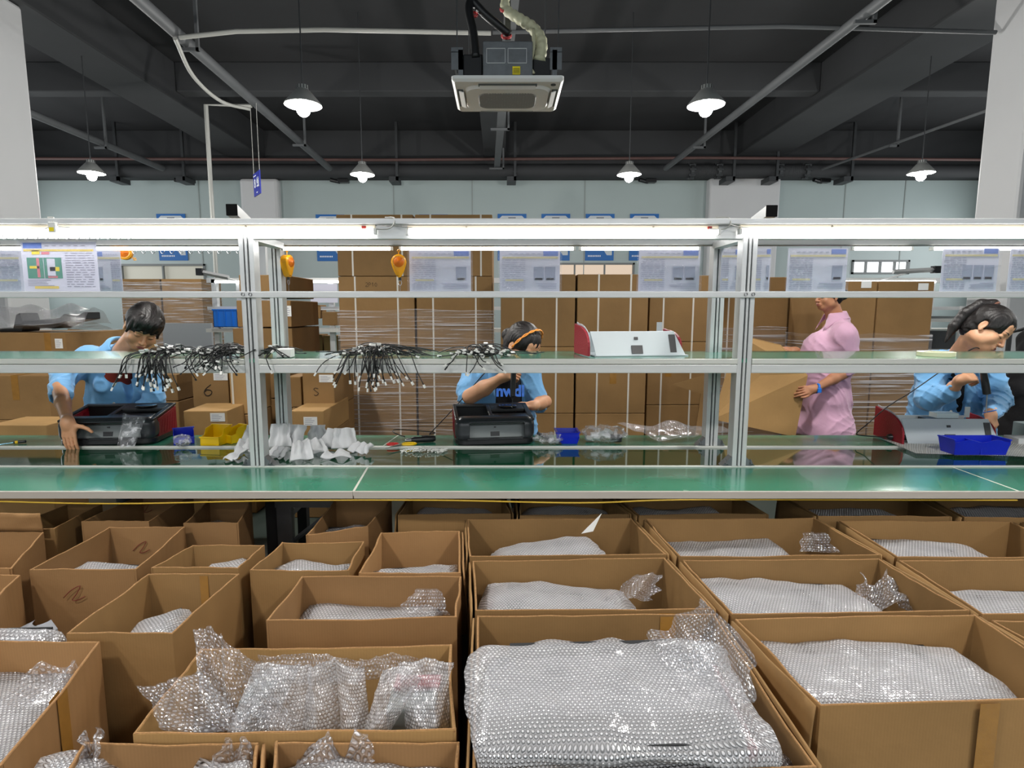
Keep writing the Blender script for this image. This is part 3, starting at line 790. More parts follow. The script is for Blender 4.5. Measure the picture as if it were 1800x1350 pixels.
# front worktop in three boards with a thin joint between
def board(x00, x01, x10, x11, y0, y1, name='worktop_board', z=ZT, th=.028, m=GREEN):
    g = .004
    return bpart(MB().hexa([(x00 + g, y0, z - th), (x01 - g, y0, z - th), (x11 - g, y1, z - th), (x10 + g, y1, z - th), (x00 + g, y0, z - .001), (x01 - g, y0, z - .001), (x11 - g, y1, z - .001), (x10 + g, y1, z - .001)]), name, m, bevel=.0015)
board(XB0, ja[1].x, XB0, ja[0].x, YA + .008, YF_)
board(ja[1].x, jb[1].x, ja[0].x, jb[0].x, YA + .008, YF_)
board(jb[1].x, XB1, jb[0].x, XB1, YA + .008, YF_)
mb = MB().hexa([(ja[1].x - .005, YA, ZT - .02), (ja[1].x + .005, YA, ZT - .02), (ja[0].x + .005, YF_, ZT - .02), (ja[0].x - .005, YF_, ZT - .02), (ja[1].x - .005, YA, ZT - .0004), (ja[1].x + .005, YA, ZT - .0004), (ja[0].x + .005, YF_, ZT - .0004), (ja[0].x - .005, YF_, ZT - .0004)])
bpart(mb, 'joint_strip', mat('pale_edging', (190, 190, 180), .5))
mb = MB().hexa([(jb[1].x - .005, YA, ZT - .02), (jb[1].x + .005, YA, ZT - .02), (jb[0].x + .005, YF_, ZT - .02), (jb[0].x - .005, YF_, ZT - .02), (jb[1].x - .005, YA, ZT - .0004), (jb[1].x + .005, YA, ZT - .0004), (jb[0].x + .005, YF_, ZT - .0004), (jb[0].x - .005, YF_, ZT - .0004)])
bpart(mb, 'joint_strip', mat('pale_edging', (190, 190, 180), .5))
EDG = mat('grey_edge_banding', (172, 166, 158), 0.45)
bpart(MB().span((XB0, YA - .004, ZT - .032), (ja[1].x - .002, YA + .008, ZT + .001)), 'edge_trim', EDG, bevel=.002)
bpart(MB().span((ja[1].x + .002, YA - .004, ZT - .032), (XB1, YA + .008, ZT + .001)), 'edge_trim', EDG, bevel=.002)
# rear worktop
xr = G(688, 766, ZT).x
board(XB0, xr + .0, XB0, xr + .04, YR_ + .012, YE, 'rear_board')
board(xr, XB1, xr + .04, XB1, YR_ + .012, YE, 'rear_board')
bpart(MB().hexa([(xr - .004, YR_ + .01, ZT - .02), (xr + .004, YR_ + .01, ZT - .02), (xr + .044, YE, ZT - .02), (xr + .036, YE, ZT - .02), (xr - .004, YR_ + .01, ZT - .0004), (xr + .004, YR_ + .01, ZT - .0004), (xr + .044, YE, ZT - .0004), (xr + .036, YE, ZT - .0004)]), 'joint_strip', mat('pale_edging', (190, 190, 180), .5))
# belt trough between
bpart(MB().span((XB0, YF_ + .012, ZT - .03), (XB1, YR_ - .003, ZT - .004)), 'conveyor_belt', BELT, 'glossy dark green belt running along the middle')
RAILW = mat('pale_aluminium_rail', (214, 214, 208), .4, metal=.3)
bpart(MB().span((XB0, YF_ - .004, ZT - .05), (XB1, YF_ + .012, ZT + .006)), 'belt_rail', RAILW, bevel=.002)
bpart(MB().span((XB0, YR_ - .006, ZT - .05), (XB1, YR_ + .012, ZT + .006)), 'belt_rail', RAILW, bevel=.002)
# under-frame
bpart(MB().span((XB0, YA + .30, ZT - .08), (XB1, YA + .34, ZT - .03)), 'under_beam', DARKMET)
bpart(MB().span((XB0, YE - .09, ZT - .10), (XB1, YE - .05, ZT - .03)), 'under_beam', DARKMET)
for x in (-3.6, -1.27, 1.24, 3.6):
    for y in (3.12, YE - .07):
        bpart(MB().span((x - .03, y - .03, 0.0), (x + .03, y + .03, ZT - .03)), 'leg', DARKMET, bevel=.003)
    bpart(MB().span((x - .02, 3.12, .32), (x + .02, YE - .1, .36)), 'cross_brace', ZI)
xg = G(475, 900, .55).x
bpart(MB().span((xg - .06, 3.02, 0), (xg + .02, 3.06, ZT - .03)), 'belt_support', ZI)
bpart(MB().span((xg - .06, 3.0, .5), (xg + .4, 3.03, .54)), 'belt_support', ZI)
bpart(MB().tube([(xg + .02, 3.04, .30), (xg + .3, 3.04, .52)], .014, 6), 'belt_support', ZI)
# uprights: slotted aluminium extrusion
PW = .036
def zof(v, Y): return W(880, v, Y).z
ZTOP = zof(386, YP - .04)
def upright(x, y, z0, z1, lab=None):
    mb = MB()
    mb.span((x - PW, y - .035, z0), (x - .013, y + .035, z1)); mb.span((x + .013, y - .035, z0), (x + PW, y + .035, z1))
    mb.span((x - .006, y - .037, z0), (x + .006, y + .035, z1))
    o = bpart(mb, 'upright', ALUV, bevel=.002)
    g = MB().span((x - .013, y - .024, z0), (x + .013, y + .02, z1)).build('slot', ALUD, o, world=False)
    g.data.transform(Matrix.Translation(-bench.location))
    # foot brackets
    for s in (-1, 1):
        q = MB().prism([(x + s * PW, y - .03, z0), (x + s * (PW + .05), y - .03, z0), (x + s * PW, y - .03, z0 + .05)], (0, .05, 0))
        q.tube([(x + s * (PW + .028), y - .045, z0 + .012), (x + s * (PW + .028), y - .02, z0 + .03)], .006, 6)
        bpart(q, 'foot_bracket', ZI)
    return o
XF = [(-1.247), (1.222)]; XQ = [(-1.283), (1.243)]
for x in XF: upright(x, YP + .01, ZT + .004, ZTOP - .02)
for x in XQ: upright(x, YQ + .02, ZT + .004, ZTOP - .03)
# shelf
def band(y0, y1, v0, v1, name, m, x0=XB0, x1=XB1, lab=None, yref=None, **k):
    yr = y0 if yref is None else yref
    return bpart(MB().span((x0, y0, zof(v1, yr)), (x1, y1, zof(v0, yr))), name, m, lab, bevel=.002, **k)
yf = YP - .03
ZS = zof(630.5, yf)
xl, xr_ = XF[0] - PW, XF[0] + PW; xl2, xr2 = XF[1] - PW, XF[1] + PW
for (a, b) in ((XB0, xl), (xr_, xl2), (xr2, XB1)):
    bpart(MB().span((a, yf + .0, zof(656, yf)), (b, yf + .04, zof(641, yf))), 'shelf_beam', ALU, bevel=.003)
    bpart(MB().span((a, yf - .004, zof(640, yf)), (b, yf + .01, ZS - .001)), 'shelf_edge', RAILW, bevel=.002)
    mb = MB().span((a, YQ, zof(650, yf)), (b, YQ + .035, zof(638, yf)))
    bpart(mb, 'shelf_beam', ALU, bevel=.003)
xc = G(1678, 632, ZS).x
YS1 = YQ + .08
bpart(MB().span((XB0, yf + .008, ZS - .02), (XB1, YS1, ZS)), 'shelf_board', GREENS, 'green shelf board under glass')
# middle rail
for (a, b) in ((XB0, XB1),):
    bpart(MB().span((a, yf - .012, zof(523.5, yf)), (b, yf + .014, zof(512.5, yf))), 'middle_rail', ALU, bevel=.003)
for x in XF:
    mb = MB()
    for s in (-.018, .018):
        mb.lathe([(.0001, -.004), (.008, -.004), (.008, .004)], 10, (x + s, yf - .014, zof(517.5, yf)), rotx(PI / 2))
    bpart(mb, 'screw', DARKMET)
# rear middle rail
bpart(MB().span((XB0, YQ - .02, zof(517, YQ)), (XB1, YQ + .0, zof(512, YQ))), 'rear_rail', ALU)
# top: profile, plus rear profile
yt = YP - .045
bpart(MB().span((XB0, yt, zof(394, yt)), (XB1, yt + .09, zof(383.5, yt))), 'top_rail', ALU, bevel=.004)
bpart(MB().span((XB0, yt + .03, zof(419, yt)), (XB1, yt + .07, zof(396, yt))), 'lamp_rail', ALU, bevel=.003)
bpart(MB().span((XB0, YQ - .03, zof(432, YQ)), (XB1, YQ + .03, zof(420.5, YQ))), 'rear_top_rail', mat('dull_aluminium', (150, 152, 152), .5, metal=.5), bevel=.004)
for x in (-3.6, XF[0], XF[1], 3.6):
    bpart(MB().span((x - .03, yt + .07, zof(420, yt) + .0), (x + .03, YQ - .03, zof(408, yt))), 'cross_arm', ALU)
# hanging curtain hooks rail on the left
mb = MB()
for k in range(22):
    xk = W(8 + 18.2 * k, 415, yf).x; zk = zof(416 - .1 * k, yf)
    if 0 < k < 21 or True:
        pts = [(xk + .011 * math.cos(a), yf - .008, zk + .013 * math.sin(a)) for a in [PI * .75 + 2 * PI * .8 * j / 12 for j in range(13)]]
        mb.tube(pts, .0014, 5)
# build hooks as individual rings
HK = mat('nickel_wire', (170, 170, 172), .3, metal=.8)
for k in range(13):
    xk = W(8 + 18.2 * k, 415, yf).x; zk = zof(415.5, yf) - .002
    pts = [(xk + .011 * math.cos(a), yf - .0, zk + .014 * math.sin(a)) for a in [PI * .75 + 2 * PI * .8 * j / 12 for j in range(13)]]
    o = MB().tube(pts, .0016, 5).build('curtain_hook', HK); recenter(o)
    tag(o, 'thin wire ring hook in the row under the front left lamp', 'hook', 'wire rings on the front left rail')
for k in range(12):
    xk = W(240 + 16.5 * k, 440, YQ - .04).x; zk = zof(442, YQ - .04)
    pts = [(xk + .011 * math.cos(a), YQ - .064, zk + .014 * math.sin(a)) for a in [PI * .75 + 2 * PI * .8 * j / 12 for j in range(13)]]
    o = MB().tube(pts, .0016, 5).build('curtain_hook', HK); recenter(o)
    tag(o, 'thin wire ring hook in the row under the rear left lamp', 'hook', 'wire rings on the rear left rail')
# ------------------------------------------------------------------ lamps on the bench
HOUS = mat('lamp_housing_cream', (226, 214, 190), .45)
def batten(pxa, pxb, y, v0, vt0, vt1, lab, group, em=TUBE, sw=None, rear=False):
    xa, xb = W(pxa, 405, y).x, W(pxb, 405, y).x
    z0, z1, z2 = zof(v0, y), zof(vt0, y), zof(vt1, y)
    t = thing('tube_light', lab, 'lamp', ((xa + xb) / 2, y, z2), group=group)
    L = xb - xa
    MB().span((-L / 2, -.002, z1 - z2 - .004), (L / 2, .012, z0 - z2)).build('housing', HOUS, t, bevel=.003)
    r = (z1 - z2) / 2
    MB().tube([(-L / 2 + .006, -.004, r), (L / 2 - .006, -.004, r)], r, 14).build('tube', em, t, smooth=True, autos=50)
    for s in (-1, 1):
        MB().span((s * L / 2 - .006, -.004 - r * 1.1, -.001), (s * L / 2 + .006, .010, z1 - z2 + .002)).build('end_cap', WHITEP, t)
    if sw:
        xs = W(sw, 400, y).x - (xa + xb) / 2
        MB().span((xs - .010, -.008, z0 - z2 - .020), (xs + .010, -.0, z0 - z2 - .006)).build('switch', mat('red_switch', (170, 40, 30), .4), t)
    mb = MB()
    for f in (-.31, .29): mb.lathe([(.0001, -.004), (.004, -.004), (.004, .002)], 8, (L * f, -.004, z0 - z2 - .008), rotx(PI / 2))
    mb.build('screw', DARKMET, t)
    # light thrown by the tube
    return t
yl = yt + .006
batten(-420, 660, yl, 395, 402.5, 412, 'long tube light on the front top rail reaching past the left upright', 'tube lights on the front top rail', sw=640)
batten(716, 1263, yl, 396, 404, 413, 'bright tube light on the front top rail above the middle bay', 'tube lights on the front top rail', sw=1247)
batten(1300, 2150, yl, 395, 403, 412, 'long bright tube light on the front top rail at right', 'tube lights on the front top rail')
yr2 = YQ - .036
for (a, b, lb) in ((-360, 430, 'left bay'), (496, 688, 'left of the yellow balancer in the middle bay'), (703, 1010, 'behind the hanging sheets of the middle bay'), (1020, 1230, 'at the right end of the middle bay'), (1500, 1604, 'right bay'), (1640, 2000, 'far right end')):
    batten(a, b, yr2, 433.5, 434.5, 440, 'thin tube light on the rear rail, ' + lb, 'tube lights on the rear rail')
# hooks and wires joining the lamps
for (px, lb) in ((692, 'left of the middle lamp'), (1283, 'above the right front upright'), (90, 'above the large hanging instruction sheet')):
    a = W(px, 395, yl - .01)
    t = thing('lamp_lead', 'thin looped lamp lead on the front top rail ' + lb, 'cable', (a.x, yl - .01, a.z))
    MB().tube(bez([(-.10, 0, -.02), (-.03, 0, -.02), (.0, -.004, .0), (.0, .02, .035), (-.05, .05, .042)], 24), .0035, 6).build('lead', WHITEC, t, smooth=True)
    MB().tube(bez([(.0, -.002, .0), (.04, 0, -.01), (.09, 0, -.014)], 12), .003, 6).build('lead', WHITEC, t, smooth=True)
o = W(95, 402, yl - .015)
t = thing('power_plug', 'white plug with a yellow sticker on the front top rail at left', 'plug', (o.x, yl - .02, zof(410, yl)))
MB().span((-.018, -.01, 0), (.018, .012, .05)).build('plug_body', WHITEP, t, bevel=.003)
MB().span((-.012, -.0115, .006), (.010, -.0105, .024)).build('sticker', PYEL2, t)

# overhead profiles with black end caps, each on its own stand behind the bench
for (px, py, pe, lb) in ((408, 369, (462, 381), 'left of centre'), (1356, 371, (1288, 386), 'right of centre')):
    a = W(px, py, 4.75); b = W(pe[0], pe[1], 6.6); b.z = a.z
    t = thing('overhead_profile', 'square aluminium profile with a black end cap above the top rail, ' + lb, 'profile', (b.x, b.y, 0))
    d = (b - a); q = MB()
    q.hexa([(a.x - .042, a.y, a.z - .042), (a.x + .042, a.y, a.z - .042), (b.x + .042, b.y, a.z - .042), (b.x - .042, b.y, a.z - .042), (a.x - .042, a.y, a.z + .042), (a.x + .042, a.y, a.z + .042), (b.x + .042, b.y, a.z + .042), (b.x - .042, b.y, a.z + .042)])
    q.build('profile', ALU, t, world=True)
    MB().span((a.x - .045, a.y - .012, a.z - .045), (a.x + .045, a.y, a.z + .045)).build('end_cap', mat('matt_black_cap', (8, 8, 9), .9, spec=.1), t, world=True, bevel=.004)
    MB().span((b.x - .03, b.y - .06, 0), (b.x + .03, b.y, a.z - .042)).build('stand', ALUV, t, world=True)

# ------------------------------------------------------------------ second line further back
b2 = thing('assembly_bench', 'second aluminium assembly bench further back behind the carton stacks', 'workbench', (0, 8.0, 0))
def b2p(a, b, nm, m): MB().span(a, b).build(nm, m, b2, world=True)
Y2 = 8.0
b2p((-6.0, Y2, ZT - .03), (8.5, Y2 + 1.1, ZT), 'worktop_board', GREEN)
for x in (-4.05, -3.7, -2.4, 0.1, 3.2, 5.9, 6.1):
    b2p((x - .035, Y2 + .3, 0), (x + .035, Y2 + .37, 1.98), 'upright', ALUV)
b2p((-4.15, Y2 + .3, 1.93), (8.5, Y2 + .36, 2.0), 'top_rail', ALU)
b2p((-4.15, Y2 + .28, 1.55), (8.5, Y2 + .34, 1.60), 'middle_rail', ALU)
b2p((-4.15, Y2 + .2, 1.24), (8.5, Y2 + .6, 1.29), 'shelf_board', RAILW)
for (pa, pb, lb) in ((374, 418, 'behind the left bay'), (541, 597, 'left of the tall strapped cartons'), (1490, 1650, 'behind the right bay')):
    xa, xb = W(pa, 492, Y2 + .2).x, W(pb, 492, Y2 + .2).x
    z = zof(495, Y2 + .2)
    t = thing('tube_light', 'thin bright tube light on the second bench ' + lb, 'lamp', ((xa + xb) / 2, Y2 + .26, z), group='tube lights on the second bench')
    MB().tube([(-(xb - xa) / 2, 0, 0), ((xb - xa) / 2, 0, 0)], .018, 8).build('tube', TUBEF, t)
    MB().span((-(xb - xa) / 2, -.01, .016), ((xb - xa) / 2, .03, .05)).build('housing', WHITEP, t)
for (pa, va, pb, vb, lb) in ((352, 478, 402, 488, 'left of the stacked cartons'), (1570, 478, 1645, 474, 'above the wrapped pallet at right')):
    a = W(pa, va, 7.6); b = W(pb, vb, 7.6)
    q = thing('shelf_lamp', 'white lamp arm with a dark end, ' + lb, 'lamp', tuple(a))
    MB().tube([a, b], .03, 4).build('arm', ALU, q, world=True)
    MB().box(a if pa < 1000 else b, (.08, .08, .09)).build('end_cap', BLK, q, world=True)
    MB().tube([(a + b) / 2, Vector(((a + b).x / 2, Y2 + .33, 1.95))], .012, 6).build('bracket', ALU, q, world=True)

# added unseen tube row behind the camera, for glints on the bubble wrap
t = thing('tube_light', 'long tube light on the lamp rail behind the foreground cartons', 'lamp', (0, -1.3, 2.02), group='tube lights on the neighbouring lamp rail')
for x in (-3.2, -1.6, 0, 1.6, 3.2):
    MB().tube([(x - .72, 0, 0), (x + .72, 0, 0)], .016, 10).build('tube', TUBE, t); MB().span((x - .75, -.02, .017), (x + .75, .02, .06)).build('housing', HOUS, t)
for x in (-4.0, 4.0):
    MB().span((x - .03, -.03, -2.02), (x + .03, .03, .11)).build('post', ALUV, t)
MB().span((-4.03, -.03, .061), (4.03, .03, .11)).build('rail', ALU, t)
# ================================================================== FOREGROUND CARTONS
def carton(quad, zt=.60, zb=0.0, label='', m=None, seed=0, flaps=None, group='open cartons in front of the bench', tape=None, name='open_carton', bow=.006, px=True, parts=True, outer=None):
    """quad: rim corners back-left, back-right, front-right, front-left"""
    m = m or CARD
    q = [G(p[0], p[1], zt) if px else Vector((p[0], p[1], zt)) for p in quad]
    c = sum(q, Vector()) / 4
    t = thing(name, label, 'carton', (c.x, c.y, zb), group=group)
    th = .007
    q = [p + (c - p).normalized() * .006 for p in q]
    rnd = random.Random(seed * 13 + 5)
    mb = MB(); ed = MB()
    H = zt - zb
    for i in range(4):
        a, b = q[i], q[(i + 1) % 4]
        nrm = (b - a).cross(Vector((0, 0, 1))).normalized()
        inw = (c - (a + b) / 2); 
        if nrm.dot(inw) < 0: nrm = -nrm
        L = (b - a).length; ph = rnd.uniform(0, 50); rt = rnd.uniform(-.004, .004)
        nu, nv = 10, 7
        def off(u, v, a=a, b=b, nrm=nrm, ph=ph):
            w = math.sin(PI * u) * (v ** .7)
            d = bow * w * (nz3(u * 2.2 + ph, v * 1.6, ph) * 2.4)
            p = a.lerp(b, u); zz = zb + (H + rt * math.sin(PI * u) + .003 * nz3(u * 9, ph, 3) * (v == 1)) * v
            return Vector((p.x, p.y, zz)) + nrm * d
        base = len(mb.v)
        vs = []; 
        for k in (0, 1):
            for iu in range(nu + 1):
                for iv in range(nv + 1):
                    vs.append(off(iu / nu, iv / nv) + nrm * th * k)
        n1 = (nu + 1) * (nv + 1); fs = []
        for iu in range(nu):
            for iv in range(nv):
                k0 = iu * (nv + 1) + iv; k1 = (iu + 1) * (nv + 1) + iv
                fs.append((k0, k1, k1 + 1, k0 + 1)); fs.append((n1 + k0, n1 + k0 + 1, n1 + k1 + 1, n1 + k1))
            e0 = iu * (nv + 1) + nv; e1 = e0 + nv + 1
            fs.append((e0, e1, n1 + e1, n1 + e0))
            # paler cut edge with its two liners
            pa, pb = off(iu / nu, 1), off((iu + 1) / nu, 1)
            ed.hexa([pa + nrm * .0015 + Vector((0, 0, -.004)), pb + nrm * .0015 + Vector((0, 0, -.004)), pb + nrm * (th - .0015) + Vector((0, 0, -.004)), pa + nrm * (th - .0015) + Vector((0, 0, -.004)),
                     pa + nrm * .0015 + Vector((0, 0, .0012)), pb + nrm * .0015 + Vector((0, 0, .0012)), pb + nrm * (th - .0015) + Vector((0, 0, .0012)), pa + nrm * (th - .0015) + Vector((0, 0, .0012))])
        mb.add(vs, fs)
    mb.add([Vector((p.x, p.y, zb + .003)) for p in q] + [Vector((p.x, p.y, zb + .01)) for p in q], [(0, 1, 2, 3), (4, 7, 6, 5)])
    mb.build('carton_body', m, t, world=True, smooth=True, autos=25)
    ed.build('corrugated_edge', CARDE, t, world=True)
    for fl in (flaps or []):     # (side, length, angle from vertical outward, u0, u1)
        i, ln, an, u0, u1 = fl
        a, b = q[i], q[(i + 1) % 4]
        nrm = (b - a).cross(Vector((0, 0, 1))).normalized()
        if nrm.dot(c - (a + b) / 2) < 0: nrm = -nrm
        o = -nrm; dz = Vector((0, 0, math.cos(an))); dd = o * math.sin(an) + dz
        f = MB(); pa, pb = a.lerp(b, u0) + o * .008, a.lerp(b, u1) + o * .008
        f.sheet(lambda u, v: pa.lerp(pb, u) + dd * ln * v + o * .012 * nz3(u * 3, v * 2, i + seed) * v, 10, 4)
        f.build('flap', m, t, world=True, solid=.006, smooth=True, autos=25)
    if outer:
        for i in outer:
            a, b = q[i], q[(i + 1) % 4]
            nrm = (b - a).cross(Vector((0, 0, 1))).normalized()
            if nrm.dot(c - (a + b) / 2) < 0: nrm = -nrm
            f = MB(); ln = rnd.uniform(.14, .2); pa, pb = a.lerp(b, .012) - nrm * .0065, a.lerp(b, .988) - nrm * .0065; k0 = seed + i
            f.sheet(lambda u, v: pa.lerp(pb, u) + Vector((0, 0, -.002 - ln * v)) - nrm * (.004 + .010 * v + .004 * nz3(u * 3, v, k0)), 10, 4)
            f.build('flap', m, t, world=True, solid=.006, smooth=True, autos=25)
    if tape:
        for (i, u, wdt) in tape:
            a, b = q[i], q[(i + 1) % 4]
            nrm = (b - a).cross(Vector((0, 0, 1))).normalized()
            if nrm.dot(c - (a + b) / 2) < 0: nrm = -nrm
            for s, off_ in ((-1, .0085),):
                f = MB(); p0 = a.lerp(b, u); dr = (b - a).normalized() * wdt / 2
                o_ = -nrm * off_
                f.sheet(lambda uu, v: Vector((p0.x, p0.y, zb)) + dr * (uu * 2 - 1) + o_ + Vector((0, 0, H * v * .995 + .002)), 2, 4)
                f.build('tape_strip', TAPE, t, world=True)
            f = MB(); o_ = nrm * (th + .0025)
            f.sheet(lambda uu, v: Vector((p0.x, p0.y, zb)) + dr * (uu * 2 - 1) + o_ + Vector((0, 0, H * (.6 + .395 * v))), 2, 4)
            f.build('tape_strip', TAPE, t, world=True)
    t['_q'] = 0; del t['_q']
    return t, q

def auto_carton(x, y):
    for k, (t_, q_) in ct.items():
        ok = True; c_ = sum(q_, Vector()) / 4
        for i in range(4):
            a, b = q_[i], q_[(i + 1) % 4]; n = (b - a).cross(Vector((0, 0, 1))).normalized()
            if n.dot(c_ - (a + b) / 2) < 0: n = -n
            if n.dot(Vector((x, y, 0)) - Vector((a.x, a.y, 0))) < 0: ok = False
        if ok: return q_
    return None
def keep_in(o, q_, margin):
    """press a packed thing back inside its carton walls"""
    if q_ is None: return
    M_ = obj_matrix(o); Mi = M_.inverted(); c_ = sum(q_, Vector()) / 4; zr = q_[0].z + .006
    E = []
    for i in range(4):
        a, b = q_[i], q_[(i + 1) % 4]; n = (b - a).cross(Vector((0, 0, 1))).normalized()
        if n.dot(c_ - (a + b) / 2) < 0: n = -n
        E.append((n.x, n.y, n.dot(Vector((a.x, a.y, 0)))))
    for v in o.data.vertices:
        w = M_ @ v.co
        if w.z > zr + .03: continue
        k = 1.0 if w.z < zr else 1 - (w.z - zr) / .03
        ch = False
        for _ in range(2):
            for nx, ny, d0 in E:
                dd = nx * w.x + ny * w.y - d0 - margin
                if dd < 0: w.x -= nx * dd * k; w.y -= ny * dd * k; ch = True
        if w.z < .016: w.z = .016; ch = True
        if ch: v.co = Mi @ w
def scribble(parent, pts, r, m, name='marker_scribble', world=True):
    return MB().tube(bez(pts, 30), r, 5).build(name, m, parent, world=world, smooth=True)

def drape(a, w, r):
    s = 1 if a >= 0 else -1; a = abs(a); f = w / 2 - r
    if a <= f: return s * a, 0.0
    e = a - f; q = r * PI / 2
    if e < q: th = e / r; return s * (f + r * math.sin(th)), r * (1 - math.cos(th))
    return s * (w / 2 + (e - q) * .04), r + (e - q)

def bundle(c, w, d, h, rz, label, m=BUB, seed=0, r=.05, wr=.012, redside=-1, tilt=(0, 0), group='bubble-wrapped machine shells in the cartons', tail=None, res=44, zb=None, redfront=False, name='wrapped_machine'):
    """a machine shell under a draped bubble-wrap cover. c is the centre of the top"""
    c = Vector(c)
    t = thing(name, label, 'wrapped goods', (c.x, c.y, c.z - h), rz=rz, group=group)
    R = roty(tilt[0]) @ rotx(tilt[1])
    base = MB(); w2, d2 = w - .05, d - .05
    loft(base, [rrect(w2, d2, .05, .01), rrect(w2, d2, .05, h - .07), rrect(w2 - .02, d2 - .02, .05, h - .035), rrect(w2 - .10, d2 - .10, .04, h - .02)])
    base.v = [tuple(R @ (Vector(v) - Vector((0, 0, h))) + Vector((0, 0, h))) for v in base.v]
    base.build('machine_shell', mat('mid_grey_shell', (118, 120, 126), .5), t, smooth=True, autos=35)
    dk = MB()
    dk.v, dk.f = [], []
    dk.box((0, .44 * d, h - .024), (w * .7, d * .08, .02))
    if redfront: dk.box((0, -.33 * d, h - .030), (w * .84, d * .24, .022))
    dk.v = [tuple(R @ (Vector(v) - Vector((0, 0, h))) + Vector((0, 0, h))) for v in dk.v]
    dk.build('dark_top_trim', BLK, t)
    rp = MB().span((redside * (w2 / 2 - .01), -d2 * .42, .02), (redside * (w2 / 2 + .012), d2 * .42, h - .06))
    if redfront: rp.span((-w2 * .42, -d2 / 2 - .012, .02), (w2 * .42, -d2 / 2 + .01, h - .14))
    rp.v = [tuple(R @ (Vector(v) - Vector((0, 0, h))) + Vector((0, 0, h))) for v in rp.v]
    rp.build('red_side_panel', RED, t, bevel=.008)
    if redfront:
        g_ = MB().span((-w2 * .45, -d2 / 2 - .003, h - .15), (w2 * .45, -d2 / 2 + .01, h - .07))
        g_.v = [tuple(R @ (Vector(v) - Vector((0, 0, h))) + Vector((0, 0, h))) for v in g_.v]
        g_.build('black_front_band', BLK, t, bevel=.01)
    sd = min(h - .03, .26)
    A = w / 2 - r + r * PI / 2 + sd - r; B = d / 2 - r + r * PI / 2 + sd - r
    ph = seed * 7.31
    def f(u, v):
        a = (u * 2 - 1) * A; b = (v * 2 - 1) * B
        x, dx = drape(a, w, r); y, dy = drape(b, d, r)
        dr = dx + dy
        if dx > 0 and dy > 0: dr = max(dx, dy) + .25 * min(dx, dy)
        n = nz3(a * 6 + ph, b * 6, ph) * 1.0 + .5 * nz3(a * 15, b * 15 + ph, 2) + .6 * (1 - abs(nz3(a * 3 + b * 2 + ph, b * 4, 5)) * 3)
        k = 1 + 1.5 * min(1, dr / .08)
        p = Vector((x * (1 + .02 * n), y * (1 + .02 * n), h - dr + wr * n * (1 if dr < .03 else .3)))
        if dr > .02:
            o = Vector((x, y, 0)).normalized(); p += o * (wr * .8 * k * (n + .6))
        p.z = max(p.z, .012)
        return R @ (p - Vector((0, 0, h))) + Vector((0, 0, h))
    MB().sheet(f, res, res, 2 * A, 2 * B).build('bubble_wrap', m, t, smooth=True)
    q_ = auto_carton(c.x, c.y)
    for ch in t.children: keep_in(ch, q_, .011 if ch.name.startswith('bubble') else .020)
    return t

def loose_sheet(fn, nu, nv, su, sv, label, group=None, m=None, name='bubble_wrap_sheet', cat='packaging', parent=None):
    o = MB().sheet(fn, nu, nv, su, sv).build(name, m or BUBL, parent, smooth=True)
    if parent is None:
        m0 = o.data.vertices[(nu // 2) * (nv + 1)].co
        if m0.z < .7 and m0.y < 3.0: keep_in(o, auto_carton(m0.x, m0.y), .012)
        recenter(o); tag(o, label, cat, group)
    return o

def flap_sheet(p0, du, dv, w, h, amp, seed, label, curl=0.0, m=None, parent=None, nu=22, nv=18, group='loose bubble wrap ends in the cartons'):
    """free crumpled end of wrap starting at p0, spanned by du and dv (world)"""
    p0 = Vector(p0); du = Vector(du).normalized(); dv = Vector(dv).normalized(); nn = du.cross(dv).normalized()
    def f(u, v):
        n = nz3(u * 3 + seed, v * 3, seed * .7) + .5 * nz3(u * 8, v * 8 + seed, 1)
        c = curl * v * v
        return p0 + du * (w * (u - .5) * (1 - .5 * v ** 1.3 + .35 * nz3(v * 4, seed * 1.3, u))) + dv * h * v * (1 - .3 * abs(c)) + nn * (amp * n * (.3 + v) + c * h * .5 + amp * 1.2 * math.sin(u * 9 + seed))
    return loose_sheet(f, nu, nv, w, h, label, group, m, parent=parent)

